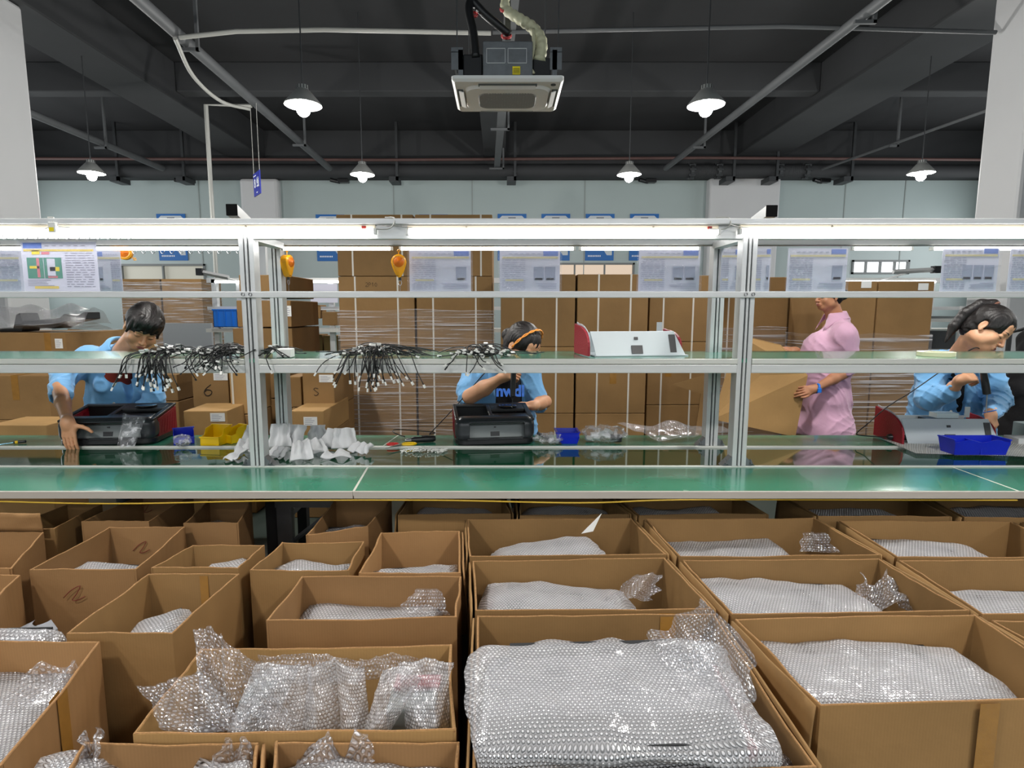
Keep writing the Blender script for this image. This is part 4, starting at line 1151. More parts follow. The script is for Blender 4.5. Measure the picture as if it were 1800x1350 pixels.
grp = 'open cartons in front of the bench'
ct = {}
LIST = [
 ('B1', [(1288, 1088), (1715, 1080), (1950, 1228), (1440, 1243)], dict(zb=.275, tape=[(2, .42, .05)], label='open carton nearest the right foreground holding a flat silvery wrapped bundle', m=CARD)),
 ('B2', [(1738, 1090), (2090, 1090), (2390, 1225), (1978, 1225)], dict(label='open carton at the right frame edge beside the nearest right foreground carton', flaps=[(3, .05, .1, .0, .35)])),
 ('B3', [(1197, 985), (1547, 982), (1708, 1074), (1284, 1081)], dict(label='open carton directly behind the nearest right one, wrapped bundle and loose film inside')),
 ('B4', [(1577, 985), (1990, 985), (2230, 1078), (1725, 1081)], dict(label='open carton at the right frame edge, second row back from the camera')),
 ('B5', [(1133, 912), (1432, 910), (1550, 976), (1192, 979)], dict(label='open carton third back in the column right of centre')),
 ('B6', [(1472, 915), (1777, 917), (1925, 981), (1576, 980)], dict(label='open carton third row back at right with a silvery wrapped bundle slanting up left')),
 ('B7', [(1794, 917), (2100, 917), (2270, 981), (1940, 981)], dict(label='open carton cut by the right frame edge just below the bench')),
 ('B8', [(1075, 869), (1290, 869), (1350, 905), (1122, 907)], dict(label='open carton in shadow under the bench, right of centre')),
 ('B9', [(1368, 871), (1600, 871), (1672, 909), (1437, 908)], dict(label='open carton in shadow under the bench, second from the right')),
 ('B10', [(1622, 872), (1830, 872), (1940, 911), (1694, 910)], dict(label='open carton in shadow under the bench at far right')),
 ('C1', [(836, 1082), (1258, 1078), (1442, 1352), (826, 1372)], dict(m=CARD, label='open carton nearest in the centre, overfilled by the big bubble-wrapped machine', tape=[(0, .8, .05)])),
 ('C2', [(828, 986), (1170, 980), (1256, 1072), (832, 1075)], dict(label='open carton directly behind the overfilled centre one')),
 ('C3', [(820, 913), (1112, 911), (1174, 975), (823, 979)], dict(label='open carton in the centre column with a white paper corner sticking out')),
 ('C4', [(722, 869), (885, 869), (900, 904), (697, 906)], dict(label='open carton under the bench behind the small left-centre carton', tape=None)),
 ('C5', [(908, 869), (1062, 869), (1108, 905), (912, 907)], dict(label='open carton in shadow under the bench, centre column')),
 ('L1', [(350, 1140), (798, 1132), (806, 1286), (228, 1292)], dict(m=CARD2, label='open carton left of centre overflowing with crumpled bubble wrap rolls', zt=.6)),
 ('L2', [(528, 1013), (814, 1013), (806, 1086), (464, 1092)], dict(m=CARD3, label='open carton with reddish front behind the crumpled wrap carton')),
 ('L3', [(668, 936), (810, 933), (812, 1008), (628, 1009)], dict(m=CARD3, label='small open carton left of the centre column, behind the reddish-fronted one')),
 ('L4', [(494, 953), (643, 951), (615, 1004), (436, 1003)], dict(m=CARD, label='open carton left of the small one beside the centre column')),
 ('L5', [(338, 958), (468, 958), (420, 1000), (262, 999)], dict(m=CARD, label='open carton in the left group with a white wrap ball at its front edge')),
 ('L6', [(192, 926), (328, 925), (240, 1002), (48, 1003)], dict(m=CARD3, label='open carton marked with a red 2 on its front at left', tape=None)),
 ('L7', [(260, 1008), (424, 1008), (304, 1116), (112, 1116)], dict(m=CARD, label='open carton at left with torn hand holes and a shiny wrapped roll', tape=[(0, .62, .03)])),
 ('L8', [(-150, 1010), (40, 1010), (-40, 1095), (-270, 1095)], dict(m=CARD3, label='open carton cut by the left frame edge below the red-marked one')),
 ('L9', [(-60, 1126), (180, 1126), (2, 1350), (-300, 1350)], dict(m=CARD3, label='big open carton in the left foreground corner', tape=[(1, .5, .05)])),
 ('L10', [(146, 1303), (460, 1305), (446, 1440), (60, 1440)], dict(m=CARD3, label='open carton at the bottom frame edge, left of its neighbour', zt=.585)),
 ('L11', [(480, 1303), (812, 1303), (815, 1440), (462, 1440)], dict(m=CARD3, label='open carton at the bottom frame edge beside the big wrapped machine', zt=.585)),
 ('L12', [(-110, 935), (80, 935), (22, 1000), (-210, 1000)], dict(m=CARD3, label='open carton at the left frame edge behind the red-marked one', flaps=[(0, .085, -.1, .05, .5), (0, .085, -.1, .55, .98)])),
 ('L13', [(118, 886), (182, 886), (96, 930), (10, 930)], dict(m=CARD, label='narrow open carton in shadow at far left under the bench')),
 ('L14', [(250, 870), (342, 870), (262, 918), (140, 918)], dict(m=CARD3, label='open carton in shadow under the bench, left group')),
 ('L15', [(366, 878), (444, 878), (420, 921), (320, 921)], dict(m=CARD3, label='open carton under the bench beside the galvanised leg')),
 ('L16', [(588, 878), (690, 878), (648, 926), (536, 942)], dict(m=CARD3, label='open carton with dark film inside under the bench, left of centre')),
]
for i, (k, q, kw) in enumerate(LIST):
    kw.setdefault('outer', (1, 3) if k[0] in 'BC' else (1,) if k in ('L10', 'L3') else None)
    ct[k] = carton(q, seed=i + 1, **kw)
q = ct['B1'][1]
lowq = [Vector((p.x, p.y, 0)) for p in q]
cc = sum(lowq, Vector()) / 4
lw = [p + (p - cc).normalized() * .006 for p in lowq]
t, _ = carton([(p.x, p.y) for p in lw], zt=.27, zb=0.0, px=False, seed=99, label='closed carton underneath the nearest right foreground carton', name='closed_carton', tape=[(2, .42, .05)])
MB().hexa([(p.x, p.y, .255) for p in lw[::-1]] + [(p.x, p.y, .2715) for p in lw[::-1]]).build('top_flap', CARD, t, world=True)
# handwriting on cartons
def two(parent, px, py, Yp, s, m, r=.0016):
    pts = [(px - 14 * s, py + 6 * s), (px - 4 * s, py - 4 * s), (px + 8 * s, py - 10 * s), (px + 4 * s, py), (px - 2 * s, py + 9 * s), (px + 5 * s, py + 9 * s), (px + 15 * s, py + 4 * s)]
    scribble(parent, [W(a, b, Yp) for a, b in pts], r, m)
yb = lambda k, i: ct[k][1][i].y
two(ct['L6'][0], 130, 1043, min(yb('L6', 2), yb('L6', 3)) - .008, 1.3, INKR)
two(ct['L6'][0], 248, 962, yb('L6', 0) - .012, 1.0, INKR)
two(ct['L7'][0], 384, 1093, yb('L7', 0) - .05, .5, INK, .001)
two(ct['L14'][0], 255, 893, yb('L14', 0) - .02, .8, INKR, .0014)

# ------------------------------------------------------------------ bundles
def gz(px, py, z): return G(px, py, z)
bundle(gz(1548, 1175, .54), .63, .33, .25, -.05, 'flat silvery bubble-wrapped machine in the nearest right foreground carton', seed=1, tilt=(.0, -.02), zb=.28)
bundle(gz(1376, 1050, .535), .64, .33, .5, -.02, 'bubble-wrapped machine in the carton behind the nearest right one', seed=2, tilt=(.03, -.02), m=BUB)
bundle(gz(1262, 972, .50), .62, .34, .48, 0.02, 'low bubble-wrapped machine with a pinkish end, third carton back right of centre', seed=3, m=BUBF, redside=1)
bundle(gz(1640, 972, .53), .50, .32, .5, -.10, 'bubble-wrapped machine slanting in the third-row carton at right', seed=4, tilt=(.05, 0), m=BUBF)
bundle(gz(1850, 1070, .53), .62, .32, .5, 0, 'bubble-wrapped machine cut by the right frame edge in the second row', seed=5, m=BUBF)
big = bundle(gz(1060, 1200, .68), .64, .37, .64, -.04, 'big bubble-wrapped machine with red panel bulging out of the nearest centre carton', seed=6, tilt=(-.05, .06), wr=.014, res=70, redfront=True, redside=1, r=.06)
bundle(gz(978, 1052, .55), .50, .28, .52, -.05, 'bubble-wrapped machine in the carton behind the overfilled centre one', seed=7, tilt=(.04, -.05), m=BUB)
bundle(gz(960, 968, .55), .46, .26, .52, .08, 'bubble-wrapped machine peaking up in the third centre carton', seed=8, tilt=(-.10, 0), m=BUBF)
bundle(gz(800, 900, .53), .40, .24, .5, 0, 'dark bubble-wrapped goods in shadow under the bench, left-centre carton', seed=9, m=BUBF, res=28)
bundle(gz(1000, 903, .54), .44, .26, .5, 0, 'dark bubble-wrapped goods in shadow under the bench, centre carton', seed=10, m=BUBF, res=28)
bundle(gz(1190, 900, .54), .44, .26, .5, 0, 'dark bubble-wrapped goods in shadow under the bench, right of centre', seed=11, m=BUBF, res=28)
bundle(gz(1500, 903, .54), .44, .26, .5, 0, 'dark bubble-wrapped goods in shadow under the bench, second carton from the right', seed=12, m=BUBF, res=28)
bundle(gz(1760, 903, .54), .44, .26, .5, 0, 'dark bubble-wrapped goods in shadow under the bench, far right carton', seed=13, m=BUBF, res=28)
bundle(gz(10, 1270, .50), .46, .50, .46, .1, 'bubble-wrapped machine with pink panel in the left foreground corner carton', seed=14, tilt=(.05, 0), m=BUB)
bundle(gz(265, 1100, .55), .17, .20, .5, .2, 'upright shiny bubble-wrapped roll in the left carton with torn hand holes', seed=15, r=.035, tilt=(-.3, 0), m=BUB, res=30)
bundle(gz(730, 1008, .55), .34, .18, .52, .1, 'crumpled bubble-wrapped goods in the small carton beside the centre column', seed=16, wr=.02, m=BUBF, res=30)
bundle(gz(560, 1003, .54), .30, .18, .52, -.2, 'crumpled bubble-wrapped goods with a pointed end in the left group', seed=17, wr=.022, m=BUBF, res=30)
bundle(gz(395, 998, .54), .16, .12, .5, .2, 'small white bubble-wrapped ball in the left group carton', seed=18, wr=.02, r=.03, m=BUBF, res=24)
bundle(gz(185, 1000, .53), .30, .16, .5, -.1, 'bubble-wrapped goods just showing over the red-marked carton edge', seed=19, wr=.012, m=BUBF, res=24)
bundle(gz(640, 1084, .50), .5, .22, .47, 0, 'bubble-wrapped goods deep in the reddish-fronted carton', seed=20, m=BUBF, res=28, wr=.01)
bundle(gz(605, 935, .55), .28, .2, .5, 0, 'crumpled dark film goods in the carton under the bench left of centre', seed=21, m=BUBL, res=24, wr=.02)
bundle(gz(368, 925, .52), .2, .14, .48, .3, 'small dark plastic-wrapped goods in the carton beside the galvanised leg', seed=22, m=BUBL, res=20, wr=.02)
bundle(gz(40, 1104, .56), .20, .06, .5, .05, 'flat silvery wrap just behind the left foreground corner carton', seed=23, m=BUBF, res=20, wr=.008)
bundle(gz(640, 1400, .545), .40, .24, .5, .05, 'crumpled bubble-wrapped goods in the bottom carton beside the big wrapped machine', seed=25, wr=.025, m=BUB, res=40)
bundle(gz(115, 1372, .56), .12, .16, .5, .3, 'bubble-wrapped corner poking up in the bottom left carton', seed=26, wr=.03, r=.04, m=BUB, res=30)
bundle(gz(405, 1385, .55), .12, .14, .5, .1, 'crumpled wrap lump at the right end of the bottom left carton', seed=27, wr=.03, r=.04, m=BUB, res=30)
# loose ends
flap_sheet(gz(1105, 1055, .55), (1, .1, 0), (.5, .4, .35), .18, .13, .02, 3, 'loose clear bubble wrap end at the right of the second centre carton')
flap_sheet(gz(1560, 1065, .50), (1, -.25, 0), (.2, .6, .2), .22, .12, .03, 8, 'crumpled clear film end in the second-row carton right of centre')
flap_sheet(gz(1435, 970, .52), (1, -.1, 0), (.0, .3, .6), .15, .08, .015, 5, 'curled clear wrap end standing in the third-row carton right of centre')
flap_sheet(gz(1215, 1215, .66), (.35, -.9, -.2), (.35, .2, .5), .34, .20, .02, 12, 'raised corner of bubble wrap on the right of the big centre machine', curl=.3)
flap_sheet(gz(1300, 1320, .60), (.45, -.9, 0), (.75, .2, -.45), .46, .26, .02, 16, 'loose bubble wrap hanging over the right side of the overfilled centre carton', curl=-.2)
flap_sheet(gz(75, 1235, .55), (1, .1, 0), (.1, .6, .35), .20, .10, .02, 21, 'loose wrap end rising at the back of the left foreground corner carton')
flap_sheet(gz(745, 1080, .56), (1, 0, 0), (.1, .3, .6), .16, .08, .012, 24, 'clear wrap corner peeking over the reddish-fronted carton')
flap_sheet(gz(140, 1360, .55), (1, .1, 0), (0, .4, .4), .10, .08, .03, 31, 'crumpled clear wrap in the bottom left carton')
flap_sheet(gz(415, 1350, .55), (1, .1, 0), (0, .3, .4), .10, .06, .03, 33, 'crumpled wrap at the right end of the bottom left carton')
flap_sheet(gz(580, 1352, .55), (1, .1, 0), (0, .5, .3), .22, .07, .03, 36, 'crumpled clear wrap in the bottom carton beside the big wrapped machine')
o = MB().prism([(0, 0, 0), (.05, 0, .01), (.085, 0, .09)], (0, .002, 0)).build('paper_corner', WHITEP); o.location = gz(1022, 938, .60); tag(o, 'white paper corner sticking up in the third centre carton', 'paper')

# crumpled rolls in carton L1
L1z = .6
def roll(pa, pb, r0, r1, sweep, seed, label, a0=0.0, thk=.0, m=BUBL):
    """an open roll of wrap lying from pa to pb"""
    pa, pb = Vector(pa), Vector(pb); ax = (pb - pa); L = ax.length; ax.normalize()
    u0 = ax.cross(Vector((0, 0, 1))).normalized(); w0 = u0.cross(ax)
    def f(u, v):
        an = a0 + sweep * (u - .5); r = (r0 + (r1 - r0) * v) * (1 + .10 * nz3(u * 4 + seed, v * 3, seed) + .05 * nz3(u * 10, v * 8, seed))
        return pa + ax * L * v + u0 * r * math.sin(an) + w0 * r * math.cos(an)
    return loose_sheet(f, 30, 22, (r0 + r1) / 2 * sweep, L, label, 'crumpled bubble wrap rolls in the left-centre carton', m)
P = lambda x, y, z: gz(x, y, z)
def curve_sheet(bot, top, label, m=BUB, pl=2, amp=.03, seed=1, ph=0.0, nu=44, nv=26, rag=.012, curl=.0):
    B_ = bez([P(*p) for p in bot], nu); T_ = bez([P(*p) for p in top], nu)
    def at(c, u):
        x = u * (len(c) - 1); i = min(int(x), len(c) - 2); return c[i].lerp(c[i + 1], x - i)
    L = (at(T_, 0) - at(T_, 1)).length; Hh = (at(T_, .5) - at(B_, .5)).length
    def f(u, v):
        b, t_ = at(B_, u), at(T_, u)
        p = b.lerp(t_, v); k = math.sin(u * pl * PI + ph)
        n = nz3(u * 4 + seed, v * 2.5, seed) + .5 * nz3(u * 10, v * 9 + seed, 3) + .25 * nz3(u * 22, v * 20, seed)
        p += Vector((0, -1, .35)) * (amp * abs(k) ** .7 * (1 - .3 * v) + .016 * n)
        p += Vector((0, 1, 0)) * curl * max(0, v - .75) * 4 * .25
        p.z += rag * n * v
        return p
    return loose_sheet(f, nu, nv, L + amp * pl * 1.2, Hh, label, 'crumpled bubble wrap rolls in the left-centre carton', m)
curve_sheet([(470, 1283, .50), (520, 1284, .50), (560, 1284, .50)], [(440, 1178, .66), (500, 1160, .67), (545, 1165, .66)], 'leftmost thick bubble wrap roll in the crumpled wrap carton', pl=1, amp=.07, seed=1)
curve_sheet([(400, 1286, .52), (440, 1286, .50), (475, 1284, .50)], [(450, 1165, .66), (490, 1158, .67), (530, 1168, .66)], 'long slanting bubble wrap roll left of the middle in the crumpled wrap carton', pl=1, amp=.06, seed=2)
curve_sheet([(530, 1284, .50), (600, 1286, .50), (652, 1284, .50)], [(545, 1170, .66), (590, 1155, .67), (640, 1172, .66)], 'twin upright bubble wrap rolls in the middle of the crumpled wrap carton', pl=2, amp=.06, seed=3)
curve_sheet([(640, 1284, .53), (662, 1284, .53), (688, 1282, .53)], [(672, 1178, .66), (715, 1158, .68), (742, 1190, .66)], 'curled wide-mouthed bubble wrap roll near the right of the crumpled wrap carton', pl=1, amp=.07, seed=5, m=BUB)
curve_sheet([(712, 1278, .52), (760, 1280, .52), (796, 1276, .52)], [(700, 1165, .66), (755, 1150, .66), (798, 1165, .64)], 'rightmost bubble wrap roll in the crumpled wrap carton', pl=1, amp=.06, seed=7)
curve_sheet([(290, 1292, .59), (360, 1288, .585), (436, 1280, .57)], [(244, 1208, .65), (300, 1196, .66), (352, 1178, .67)], 'loose flat bubble wrap sheet leaning over the left rim of the crumpled wrap carton', m=BUBL, pl=3, amp=.012, seed=9)
curve_sheet([(352, 1190, .62), (368, 1240, .56), (400, 1270, .52)], [(340, 1108, .70), (372, 1100, .71), (392, 1120, .70)], 'tall upright bubble wrap peak at the back left of the crumpled wrap carton', m=BUBL, pl=2, amp=.02, seed=11)
curve_sheet([(395, 1262, .55), (440, 1240, .55), (470, 1215, .55)], [(388, 1112, .70), (420, 1140, .69), (462, 1162, .67)], 'sloping bubble wrap shoulder right of the tall peak in the crumpled wrap carton', m=BUBL, pl=2, amp=.025, seed=12)
curve_sheet([(405, 1290, .58), (470, 1290, .57), (530, 1286, .57)], [(420, 1236, .62), (470, 1218, .64), (520, 1250, .62)], 'folded bubble wrap piece at the front of the crumpled wrap carton', m=BUBL, pl=3, amp=.02, seed=13)
curve_sheet([(455, 1190, .60), (560, 1200, .60), (640, 1195, .60)], [(455, 1152, .66), (560, 1148, .67), (640, 1160, .66)], 'long wavy bubble wrap ridge along the back of the crumpled wrap carton', m=BUBL, pl=5, amp=.02, seed=15)
curve_sheet([(630, 1190, .60), (700, 1195, .60), (745, 1180, .60)], [(632, 1158, .66), (690, 1148, .67), (745, 1156, .66)], 'wavy bubble wrap ridge at the back right of the crumpled wrap carton', m=BUBL, pl=4, amp=.02, seed=17)
g0 = P(430, 1225, .56)
t = thing('grey_metal_part', 'dark grey metal part between the bubble wrap rolls', 'machine part', (g0.x + .02, g0.y, .30))
MB().box((-.02, 0, .1), (.06, .10, .36), roty(.2)).build('plate', GREYD, t, bevel=.006)
MB().box((.42, .0, .1), (.12, .10, .32), roty(-.05)).build('plate', GREYD, t, bevel=.006)
MB().box((.42, .05, .265), (.12, .05, .012)).build('red_strip', RED, t)
# ================================================================== CLOSED CARTONS BEHIND THE BENCH
def closed(x0, x1, z0, z1, y, dep, label, group, m=None, straps=(), tape=(), lab=None, rz=0.0, seam=True, ink=None, side=None):
    """closed carton: front face x0..x1, z0..z1 at depth y; straps/tape as fractions of the width"""
    m = m or CARD
    w, h = x1 - x0, z1 - z0
    t = thing('cardboard_carton', label, 'carton', ((x0 + x1) / 2, y + dep / 2, z0), rz=rz, group=group)
    g = .0015
    MB().span((-w / 2 + g, -dep / 2, 0), (w / 2 - g, dep / 2, h - .001)).build('carton_body', m, t, bevel=.006, bseg=2)
    for f in straps:
        x = -w / 2 + w * f
        mb = MB(); s = .0075
        mb.span((x - s, -dep / 2 - .002, -.0), (x + s, -dep / 2 - .0003, h + .001)); mb.span((x - s, -dep / 2 - .002, h - .0005), (x + s, dep / 2, h + .001))
        mb.build('white_strap', STRAP, t)
    for f in tape:
        x = -w / 2 + w * f
        mb = MB().span((x - .03, -dep / 2 - .0012, h * .45), (x + .03, -dep / 2 - .0002, h)); mb.span((x - .03, -dep / 2 - .0012, h), (x + .03, dep / 2, h + .001))
        mb.build('tape_strip', TAPE, t)
    if lab:
        fx, fz, lw, lh = lab
        o = MB().span((-w / 2 + w * fx - lw / 2, -dep / 2 - .0025, h * fz - lh / 2), (-w / 2 + w * fx + lw / 2, -dep / 2 - .0012, h * fz + lh / 2)).build('paper_label', LABEL, t)
        mb = MB()
        for k in range(4):
            z = h * fz - lh / 2 + lh * (k + .7) / 5
            mb.span((-w / 2 + w * fx - lw * .4, -dep / 2 - .0032, z), (-w / 2 + w * fx + lw * (.1 + .3 * ((k * 7) % 3) / 3), -dep / 2 - .0026, z + lh * .05))
        mb.build('printed_lines', PTXT, o)
    if ink:
        txt, fx, fz, sz = ink
        SHAPES = {'6': [(.6, 1), (.1, .6), (-.1, .2), (.2, -.1), (.6, .1), (.6, .4), (.2, .5), (0, .3)], 'S': [(.6, .9), (.2, 1), (0, .8), (.3, .55), (.6, .3), (.3, 0), (0, .1)],
                  '8': [(.4, 1), (0, .8), (.3, .5), (.6, .2), (.3, 0), (0, .2), (.3, .5), (.6, .8), (.4, 1)], '1': [(.1, .7), (.3, 1), (.3, 0)], '0': [(.3, 1), (0, .5), (.3, 0), (.6, .5), (.3, 1)], '2': [(0, .8), (.3, 1), (.6, .7), (0, 0), (.6, 0)], 'P': [(0, 0), (.1, 1), (.5, .9), (.5, .6), (.1, .5)]}
        xx = -w / 2 + w * fx
        for ch in txt:
            if ch in SHAPES:
                pts = [Vector((xx + p[0] * sz, -dep / 2 - .002, h * fz + p[1] * sz)) for p in SHAPES[ch]]
                MB().tube(bez(pts, 24), sz * .035, 5).build('marker_writing', INK, t)
            xx += sz * .8
    return t
def cpx(px0, px1, v0, v1, y, dep, label, group, **k):
    a = W(px0, (v0 + v1) / 2, y); b = W(px1, (v0 + v1) / 2, y)
    return closed(a.x, b.x, zof(v1, y), zof(v0, y), y, dep, label, group, **k)
PAL = mat('pallet_wood', (150, 120, 84), .8, var=.2, vscale=6, stretch=(1, 12, 12))
def pallet(x0, x1, y0, y1, ztop, label):
    t = thing('wooden_pallet', label, 'pallet', ((x0 + x1) / 2, (y0 + y1) / 2, 0)); w, d = x1 - x0, y1 - y0
    for k in range(7):
        x = -w / 2 + w * (k + .5) / 7; MB().span((x - w / 17, -d / 2, ztop - .02), (x + w / 17, d / 2, ztop)).build('deck_board', PAL, t)
    for k in range(3):
        y = -d / 2 + .05 + (d - .1) * k / 2; MB().span((-w / 2, y - .05, 0), (w / 2, y + .05, ztop - .021)).build('bearer', PAL, t)
    return t
def film(a, b, y0, y1, z0, z1, label, m=None):
    """stretch film wound round a stack"""
    g = .014; t = MB()
    P_ = [(a - g, y0 - g), (b + g, y0 - g), (b + g, y1 + g), (a - g, y1 + g)]
    nz_ = 24
    for i in range(4):
        p, q_ = Vector((*P_[i], 0)), Vector((*P_[(i + 1) % 4], 0))
        def f(u, v, p=p, q_=q_, i=i):
            r = p.lerp(q_, u); z = z0 + (z1 - z0) * v + .02 * nz3(u * 3, i, 4) * (v > .98)
            n = (q_ - p).cross(Vector((0, 0, 1))).normalized()
            return Vector((r.x, r.y, z)) + n * .006 * (nz3(u * 2.5, v * 26, i) )
        t.sheet(f, 14, nz_ * 2, 1, 1)
    o = t.build('stretch_film', m or STRETCH, smooth=True); recenter(o); tag(o, label, 'film'); return o

# --- tall strapped stack, centre left
YA_ = 5.4; DA = .62
gA = 'strapped cartons of the tall centre-left stack'
def row(cols, v0, v1, y, dep, grp_, text, first=0, **kw):
    for i, (a, b) in enumerate(cols):
        k = dict(kw); 
        for kk in ('ink', 'lab', 'tape'):
            if kk in k: k[kk] = k[kk][i]
        cpx(a, b, v0, v1, y, dep, text + (', %s of its row' % (['left', 'right', 'third', 'fourth'][i] if len(cols) < 3 else ['left', 'middle', 'right'][i]) if len(cols) > 1 else ''), grp_, **k)
colsA = [(598, 730), (733, 865)]
bot = 0.14
zz = [W(880, v, YA_).z for v in (377, 486, 611, 744)]
xa0, xa1, xa2, xa3 = W(598, 600, YA_).x, W(730, 600, YA_).x, W(733, 600, YA_).x, W(866, 600, YA_).x
pallet(xa0, xa3, YA_, YA_ + 1.25, .13, 'wooden pallet under the tall strapped carton stack')
levels = [(.132, .45), (.452, zz[3]), (zz[3] + .003, zz[2]), (zz[2] + .003, zz[1]), (zz[1] + .003, zz[0])]
nm = ['bottom', 'second', 'middle', 'fourth', 'top']
for i, (z0, z1) in enumerate(levels):
    for j, (a, b) in enumerate(((xa0, xa1), (xa2, xa3))):
        closed(a, b, z0, z1, YA_, DA, 'strapped carton in the tall centre-left stack, %s layer, %s column' % (nm[i], ('left', 'right')[j]), gA, straps=((.22, .78) if i < 4 else (.2, .85)), tape=(), ink=(('2P10', .36, .86, .035) if (i, j) == (3, 0) else None))
        closed(a, b, z0, z1, YA_ + DA + .01, DA, 'strapped carton hidden in the rear half of the tall centre-left stack', 'rear cartons of the tall centre-left stack')
film(xa0, xa3, YA_, YA_ + 2 * DA + .01, .2, zof(545, YA_), 'clear stretch film wound round the tall centre-left carton stack')
# --- stack behind the middle worker
YB_ = 5.2
def stack(px0s, vs, y, dep, text, gname, zbot=.13, straps=(.3, .75), ms=None, tapes=None, inks=None):
    zs = [zof(v, y) for v in vs]          # descending v = ascending z
    lv = []; z = zbot
    lo = zs[0]
    while lo - z > .62: lv.append((z, z + .5)); z += .502
    if lo - z > .05: lv.append((z, lo))
    for a, b in zip(zs[:-1], zs[1:]): lv.append((a + .002, b))
    n = len(lv)
    words_ = ['lowest', 'second', 'third', 'fourth', 'fifth', 'sixth', 'seventh']
    for i, (z0, z1) in enumerate(lv):
        for j, (a, b) in enumerate(px0s):
            xa = W(a, 620, y).x; xb = W(b, 620, y).x
            closed(xa, xb, z0, z1, y, dep, '%s, %s layer%s' % (text, words_[i], '' if len(px0s) == 1 else ', %s column' % ('left', 'right')[j]), gname, straps=straps, m=(ms or [CARD])[i % len(ms or [1])],
                   tape=(tapes or {}).get((n - 1 - i, j), ()), ink=(inks or {}).get((n - 1 - i, j)))
    return W(px0s[0][0], 620, y).x, W(px0s[-1][1], 620, y).x
r_ = stack([(880, 1010), (1013, 1137)], [727, 610, 482], YB_, .55, 'strapped carton behind the middle worker', 'strapped cartons behind the middle worker', tapes={(1, 1): (.53,)}, inks={(0, 1): ('1020', .45, .72, .035)})
pallet(r_[0], r_[1], YB_, YB_ + .6, .128, 'wooden pallet under the cartons behind the middle worker')
r_ = stack([(1139, 1262)], [712, 601, 484], YB_ + .15, .5, 'carton stacked left of the right uprights', 'cartons stacked left of the right uprights', straps=(.2, .62), tapes={(1, 0): (.3,)})
pallet(r_[0] + .002, r_[1], YB_ + .15, YB_ + .65, .128, 'wooden pallet under the cartons left of the right uprights')
r_ = stack([(1263, 1435)], [700, 487], YB_ + .67, .5, 'big carton behind the right uprights', 'big cartons behind the right uprights', straps=(.08,), tapes={})
film(r_[0], r_[1], YB_ + .67, YB_ + 1.17, .2, zof(575, YB_ + .67), 'clear stretch film round the big cartons behind the right uprights')
pallet(r_[0], r_[1], YB_ + .68, YB_ + 1.17, .128, 'wooden pallet under the big cartons behind the right uprights')
r_ = stack([(1440, 1533), (1535, 1632)], [715, 494], YB_ + .0, .6, 'big carton on the wrapped pallet behind the pink worker', 'big cartons on the wrapped pallet behind the pink worker', straps=())
film(r_[0], r_[1], YB_, YB_ + .6, .2, zof(588, YB_), 'clear stretch film round the pallet behind the pink worker')
pallet(r_[0], r_[1], YB_, YB_ + .6, .128, 'wooden pallet under the wrapped cartons behind the pink worker')
for (px, py) in ((1523, 500), (1623, 504)):
    p = W(px, py, YB_ - .004); o = MB().span((-.045, -.001, -.03), (.045, .001, .03)).build('paper_label', LABEL); o.location = p
    tag(o, 'white paper label on the wrapped pallet carton, ' + ('left one' if px < 1600 else 'right one'), 'label')
# --- left stacks
g_ = 'small cartons stacked behind the left uprights'
def one(px0, px1, v0, v1, y, dep, text, **k): return cpx(px0, px1, v0, v1, y, dep, text, g_, **k)
def base_to(px0, px1, v0, v1, y, dep, text, **k):
    """a stack with its top carton v0..v1 and plain ones below down to the floor"""
    one(px0, px1, v0, v1, y, dep, text, **k)
    z = zof(v1, y) - .002; a, b = W(px0, (v0 + v1) / 2, y).x, W(px1, (v0 + v1) / 2, y).x
    n = max(1, round(z / .42)); h = z / n
    for i in range(n):
        closed(a, b, i * h + .001, (i + 1) * h - .001, y, dep, 'plain lower carton under the ' + ' '.join(text.replace('small ', '').split()[:9]), 'lower cartons behind the left uprights')
# tower right of the left uprights (seen past the posts)
yL = 5.0
one(420, 502, 483, 523, yL, .75, 'brown carton at the top of the tower behind the left uprights', lab=None)
one(416, 512, 528, 575, yL, .75, 'brown carton with an 8 in the tower behind the left uprights', ink=('8', .62, .3, .06), lab=(.95, .6, .05, .09))
one(410, 515, 577, 640, yL, .75, 'brown carton third from the top in the tower behind the left uprights')
one(414, 500, 641, 700, yL, .75, 'brown carton fourth from the top in the tower behind the left uprights')
base_to(412, 505, 701, 765, yL, .75, 'small carton fifth from the top of the left tower')
base_to(532, 588, 652, 718, 4.55, .6, 'small carton marked S beside the tall strapped stack', ink=('S', .35, .35, .06), lab=(.75, .8, .11, .06))
base_to(504, 530, 662, 716, 4.6, .5, 'small carton behind the left rear upright')
base_to(510, 570, 722, 768, 4.2, .7, 'low carton with a taped top right of the left rear upright', lab=(.6, .6, .1, .065), m=CARD2)
base_to(338, 402, 652, 716, 4.5, .5, 'small carton marked 6 behind the yellow bin', ink=('6', .35, .35, .08), lab=(.8, .85, .11, .06))
base_to(322, 398, 722, 768, 4.0, .35, 'low flap-topped carton behind the yellow bin', lab=(.78, .75, .1, .06), m=CARD2, rz=.04)
base_to(272, 312, 658, 705, 4.7, .5, 'small carton right of the left worker')
base_to(404, 440, 655, 728, 4.3, .4, 'small carton with white straps between the left uprights', straps=(.15,), m=CARD2)
